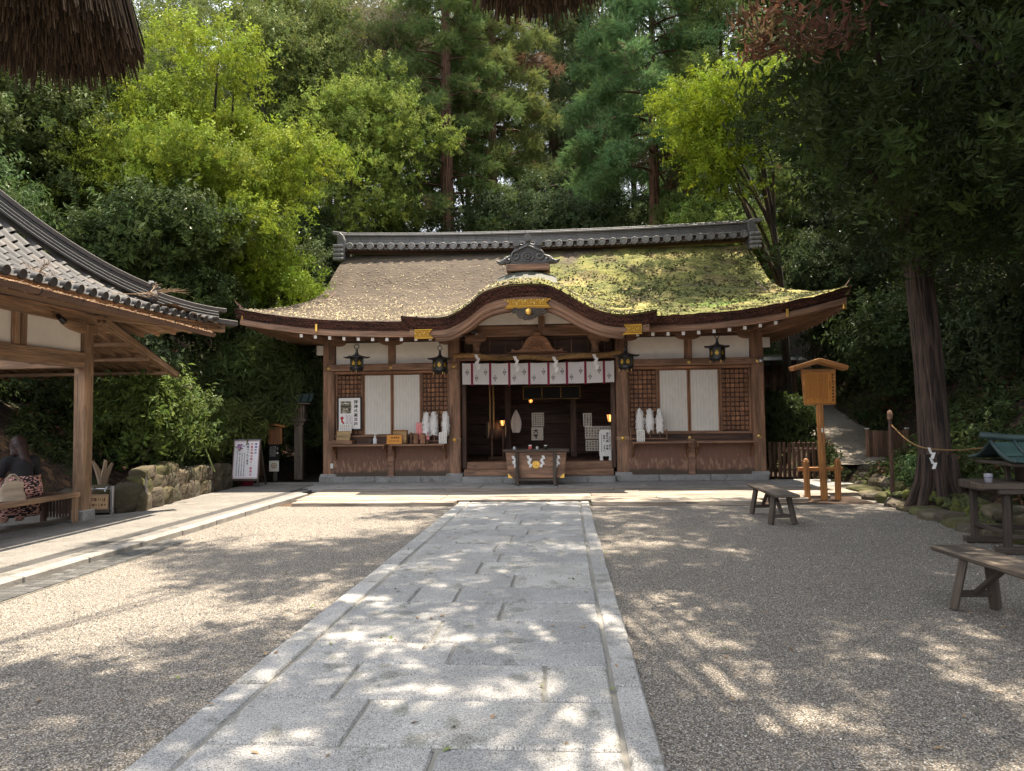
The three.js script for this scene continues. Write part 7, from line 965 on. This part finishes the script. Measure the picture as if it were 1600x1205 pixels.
{ // the big trunk on the right with its dark overhanging crown
  const B = V(...RTREE), t = thing('big_tree', 'big dark tree with reddish furrowed trunk and overhanging leaves at right', 'tree', RTREE), rg = mulberry(991);
  const pts = [], rad = []; for (let i = 0; i <= 16; i++) { const h = i * 0.62 - 0.3; pts.push(V(-0.035 * h + 0.02 * Math.sin(h), h, -0.02 * h)); rad.push((0.225 + 0.07 * Math.exp(-Math.max(0, h) * 1.8)) * (1 - 0.02 * i)); }
  const gs = [tube(pts, rad, 44, true, 0.035, R, 0.05)]; for (let i = 0; i < 8; i++) { const a = i * 0.785 + 0.3, d = V(Math.cos(a), 0, Math.sin(a)); gs.push(tube([V(0, 0.75, 0).addScaledVector(d, 0.2), V(0, 0.3, 0).addScaledVector(d, 0.26), V(0, 0.03, 0).addScaledVector(d, 0.36), V(0, -0.22, 0).addScaledVector(d, 0.52)], [0.07, 0.085, 0.08, 0.05], 8)); }
  const list = [], cl = []; const add = (x, y, z, r, n, tint = 1) => cl.push([V(x, y, z).sub(B), r, n, tint]);
  const cr = mulberry(55); for (let i = 0; i < 96; i++) { const u = cr(), v = cr(), w = cr(); const z = lerp(-7.4, -12.6, w), xl = lerp(2.5, 3.5, w), x = lerp(xl + 0.1, xl + 5.4, Math.pow(u, 0.9)), lo = lerp(4.0, 4.35, w) - 0.45 * smooth(1.2, 3.5, x - xl) + 0.5 * smooth(0.9, 0, x - xl), y = lerp(lo, lo + 4.6, Math.pow(v, 0.85)); add(x, y, z, 0.62, 19); }
  for (let i = 0; i < 30; i++) { const c = cl[Math.floor(cr() * cl.length)][0], k = 4.2 + cr() * 4, a = V(-0.035 * k, k, -0.02 * k), m = a.clone().lerp(c, 0.5).add(V(0, 0.35, 0)); gs.push(tube([a, a.clone().lerp(m, 0.5).add(V(0, 0.1, 0)), m, m.clone().lerp(c, 0.6), c], [0.07, 0.055, 0.04, 0.025, 0.008], 6)); }
  part(t, 'trunk', merge(gs), bark([0.125, 0.085, 0.066]));
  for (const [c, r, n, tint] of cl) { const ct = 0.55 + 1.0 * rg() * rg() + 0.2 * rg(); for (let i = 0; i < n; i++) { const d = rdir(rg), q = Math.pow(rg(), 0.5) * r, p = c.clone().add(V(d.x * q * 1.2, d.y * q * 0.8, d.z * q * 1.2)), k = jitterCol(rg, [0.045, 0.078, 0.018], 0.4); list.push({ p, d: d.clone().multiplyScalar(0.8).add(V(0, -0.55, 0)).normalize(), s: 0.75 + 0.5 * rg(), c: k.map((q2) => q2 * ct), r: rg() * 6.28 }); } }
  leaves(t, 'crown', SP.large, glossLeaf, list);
  const dl = []; for (let i = 0; i < 22; i++) { const a = rdir(rg); dl.push({ p: V(2.5 + a.x * 0.45, 5.66 + a.y * 0.22, -7.2 + a.z * 0.4).sub(B), d: V(a.x * 0.5, -1, a.z * 0.5).normalize(), s: 0.6 + 0.4 * rg(), c: [0.12 + 0.06 * rg(), 0.068 + 0.03 * rg(), 0.05], r: rg() * 6 }); } leaves(t, 'dead_leaves', SP.dead, deadMat, dl);
}
// trees outside the frame whose crowns shade the yard
{
  const hi = (gx, gz, h) => [gx + SUN.x / SUN.y * h, h, gz + SUN.z / SUN.y * h];
  const over = (label, base, r, targets, col, seed) => {
    const t = thing('shade_tree', label, 'tree', base), rg = mulberry(seed), B = V(...base), gs = [], list = []; let top = V(0, 0, 0);
    const cl = targets.map(([gx, gz, rad, h, n]) => ({ p: V(...hi(gx, gz, h)).sub(B), rad, n })); cl.forEach((c) => top.add(c.p)); top.multiplyScalar(1 / cl.length); top.y -= 1.5;
    const tk = []; for (let i = 0; i <= 8; i++) { const k = i / 8; tk.push(V(top.x * k * k, top.y * k - (i ? 0 : 0.3), top.z * k * k)); } gs.push(tube(tk, tk.map((_, i) => r * (1 - 0.07 * i)), 10));
    for (const [ci, c] of cl.entries()) { if (ci % 4 === 0) { const a = tk[4 + Math.floor(rg() * 4)], m = a.clone().lerp(c.p, 0.5).add(V(0, 0.5, 0)); gs.push(tube([a, m, c.p], [r * 0.2, r * 0.1, 0.012], 5)); } for (let i = 0; i < c.n; i++) { const d = rdir(rg), q = Math.sqrt(rg()); list.push({ p: c.p.clone().add(V(d.x * q * c.rad, d.y * q * 0.35, d.z * q * c.rad)), d: d.add(V(0, 0.3, 0)).normalize(), s: 0.8 + 0.6 * rg(), c: jitterCol(rg, col, 0.25), r: rg() * 6.28 }); } }
    part(t, 'trunk', merge(gs), BK.dark); leaves(t, 'crown', SP.mid, leafMat, list);
  };
  const rg = mulberry(808), T = [[], [], []];
  const cover = (x, z) => { // how thick the leaves stand over each part of the yard
    if (x > 0.45) return x > 2.6 && z < -10.6 ? 0.46 : 0.55;
    if (x > -2.1) return z > -5.9 ? 0.46 : z > -12.2 ? 0.7 : 0.3;
    if (z > -4.3) return 0.74; if (z > -6.7) return x > -2.7 ? 0.3 : 0; if (z > -9.1) return x > -3.3 ? 0.78 : z < -7.7 && z > -8.7 ? 0.6 : 0; return x > -2.6 ? 0.25 : 0;
  };
  for (let x = -5.2; x < 7.6; x += 0.52) for (let z = -0.6; z > -12.8; z -= 0.52) { const gx = x + (rg() - 0.5) * 0.4, gz = z + (rg() - 0.5) * 0.4; if (rg() > cover(gx, gz)) continue; T[gx > 0.6 ? 0 : gx > -2.2 ? 1 : 2].push([gx, gz, 0.34 + 0.16 * rg(), (gz < -7 ? 11.5 : 9) + 2 * rg(), 15]); }
  over('tall tree right of the viewer shading the right half of the gravel', [8.4, 0.6, -3.5], 0.35, T[0], [0.07, 0.11, 0.03], 1);
  over('tall tree behind the viewer shading the stone path', [3.4, 0, 2.6], 0.35, T[1], [0.08, 0.12, 0.03], 2);
  over('tall tree left of the viewer shading the near left gravel', [-6.4, 0, 2.2], 0.3, T[2], [0.08, 0.12, 0.03], 3);
}
// ---------- shrubs and ground plants ----------
function shrub(name, label, base, R3, n, sprig, s, col, mat, group, up = 0.4) {
  const t = thing(name, label, 'shrub', base, 0, group), rg = mulberry(treeSeed++ * 331 + 5), gs = [], list = [];
  for (let i = 0; i < 6; i++) { const d = V((rg() - 0.5) * R3[0] * 1.4, R3[1] * (0.8 + 0.8 * rg()), (rg() - 0.5) * R3[2] * 1.4); gs.push(tube([V(0, -0.1, 0), d.clone().multiplyScalar(0.5).add(V(0, 0.1, 0)), d], [0.028, 0.02, 0.006], 5)); }
  part(t, 'stems', merge(gs), BK.grey);
  for (let i = 0; i < n; i++) { const d = rdir(rg), q = Math.pow(rg(), 0.4), p = V(d.x * q * R3[0], R3[1] * (1 + d.y * q * 0.95), d.z * q * R3[2]); list.push({ p, d: d.clone().add(V(0, up, 0)).normalize(), s: s * (0.7 + 0.6 * rg()), c: jitterCol(rg, col, 0.3), r: rg() * 6.28 }); }
  leaves(t, 'foliage', SP[sprig], mat ?? leafMat, list); return t;
}
shrub('leafy_shrub', 'bright green broad-leaved shrub above the stone wall near the pavilion', [-8.15, 0.9, -13.2], [0.85, 0.72, 0.75], 230, 'mid', 0.85, [0.085, 0.14, 0.03], glossLeaf, 'shrubs above the wall');
shrub('leafy_shrub', 'second broad-leaved shrub above the wall beside the bamboo stakes', [-8.25, 0.8, -14.6], [0.7, 0.68, 0.7], 170, 'mid', 0.85, [0.075, 0.125, 0.03], glossLeaf, 'shrubs above the wall');
shrub('leafy_shrub', 'tall shaded shrub under the pavilion corner', [-9.6, 1.5, -14.2], [1.2, 1.1, 0.9], 260, 'mid', 0.95, [0.055, 0.085, 0.028], glossLeaf, 'shrubs above the wall');
shrub('bamboo_grass', 'drooping bright bamboo grass on the bank left of the hall', [-8.0, 1.3, -17.8], [1.0, 1.15, 0.7], 360, 'grass', 1.0, [0.10, 0.155, 0.05], leafMat, 'bamboo grass on the left bank', -0.3);
shrub('bamboo_grass', 'bamboo grass hanging under the hall\'s left eave corner', [-7.3, 1.2, -19.2], [0.9, 1.25, 0.7], 300, 'grass', 1.0, [0.095, 0.15, 0.05], leafMat, 'bamboo grass on the left bank', -0.3);
shrub('bamboo_grass', 'low bamboo grass behind the white A-frame notice', [-8.3, 0.75, -16.6], [0.65, 0.5, 0.6], 150, 'grass', 0.9, [0.13, 0.17, 0.045], leafMat, 'bamboo grass on the left bank', -0.1);
shrub('leafy_shrub', 'dense bush of light leaves behind the lantern post', [-8.6, 2.6, -19.4], [1.5, 1.0, 0.9], 260, 'mid', 1.0, [0.085, 0.13, 0.045], glossLeaf, 'shrubs left of the hall');
shrub('leafy_shrub', 'dark bush right of the hall above the board fence', [5.75, 0.9, -18.9], [0.6, 0.5, 0.7], 150, 'fern', 1.0, [0.05, 0.085, 0.025], glossLeaf, 'shrubs right of the hall');
shrub('leafy_shrub', 'dark bush beside the top of the sloping path', [9.6, 3.2, -23.5], [1.6, 1.2, 1.2], 330, 'mid', 1.1, [0.05, 0.08, 0.03], glossLeaf, 'shrubs right of the hall');
shrub('leafy_shrub', 'dense green bush on the bank behind the tall notice board', [9.2, 2.3, -19.5], [1.5, 1.2, 1.2], 340, 'mid', 1.1, [0.05, 0.085, 0.03], glossLeaf, 'shrubs right of the hall');
shrub('leafy_shrub', 'dark bush on the bank left of the big trunk', [9.4, 1.9, -15.6], [1.0, 1.2, 0.9], 260, 'mid', 1.0, [0.042, 0.068, 0.026], glossLeaf, 'shrubs right of the hall');
shrub('leafy_shrub', 'low fern clump at the foot of the big trunk', [6.35, 0.3, -13.0], [0.3, 0.2, 0.4], 50, 'fern', 0.7, [0.05, 0.10, 0.04], leafMat, 'shrubs right of the hall');
{ // ferns, seedlings and moss over the slopes: nobody could count them
  const rg = mulberry(31337), dark = [], moss = []; let n = 0;
  while (n < 15000) { const r = rg(), x = r < 0.42 ? lerp(-20, -7.9, Math.pow(rg(), 0.6)) : r < 0.72 ? lerp(6.4, 17, Math.pow(rg(), 1.6)) : lerp(-9, 10, rg()), z = r < 0.42 ? lerp(-26, -11.8, rg()) : r < 0.72 ? lerp(-27, -6, rg()) : lerp(-44, -25, rg()); if (Math.abs(x - rampX(z)) < 0.75 && z < -15.5) continue; if (x > 4.5 && x < 6.2 && z > -24) continue; const y = ground(x, z); if (y < 0.12) continue; if (vnoise((x + 40) / 80, (z + 60) / 80, 60, 60, 5) < 0.35) continue;
    dark.push({ p: V(x, y - 0.03, z), d: V((rg() - 0.5) * 0.8, 1, (rg() - 0.5) * 0.8).normalize(), s: 0.55 + 0.9 * rg() * rg() + (z < -24 ? 0.6 : 0), c: jitterCol(rg, rg() < 0.1 ? [0.13, 0.08, 0.05] : [0.055, 0.09, 0.028], 0.4), r: rg() * 6.28 }); n++; }
  const g = new THREE.Group(); g.name = 'undergrowth'; tag(g, 'ferns and seedlings covering the wooded slopes', 'undergrowth', null, 'stuff'); scene.add(g); leaves(g, 'fern_cover', SP.fern, leafMat, dark);
  const mg = new THREE.IcosahedronGeometry(1, 1), ml = []; while (ml.length < 5200) { const z = lerp(-27, -9.5, rg()), s = rg() < 0.5 ? -1 : 1, near = z > -15.8; const x = near ? lerp(5.6, 7.2, rg()) : rampX(z) + s * (0.72 + 1.5 * Math.pow(rg(), 1.3)); if (!near && s < 0 && x < 5.2) continue; const y = ground(x, z); if (y < 0.03) continue; if (fbm((x + 20) / 40, (z + 40) / 40, 30, 30, 8, 3) < 0.45) continue; ml.push([x, y, z, 0.02 + 0.05 * rg() * rg(), rg(), rg()]); }
  const im = new THREE.InstancedMesh(mg, std([1, 1, 1], { roughness: 1, bumpMap: mottleBump, bumpScale: 0.1 }), ml.length); ml.forEach(([x, y, z, s, a, b], i) => { MM.compose(V(x, y, z), Q.setFromEuler(new THREE.Euler(a, b * 6, a)), V(s * 1.4, s * 0.7, s)); im.setMatrixAt(i, MM); im.setColorAt(i, CC.setRGB(0.06 + 0.06 * a, 0.075 + 0.055 * a, 0.02 + 0.01 * b)); }); im.name = 'moss_cover'; scene.add(tag(im, 'olive moss cushions on the banks beside the sloping path', 'moss', null, 'stuff'));
}
renderer.render(scene, camera);
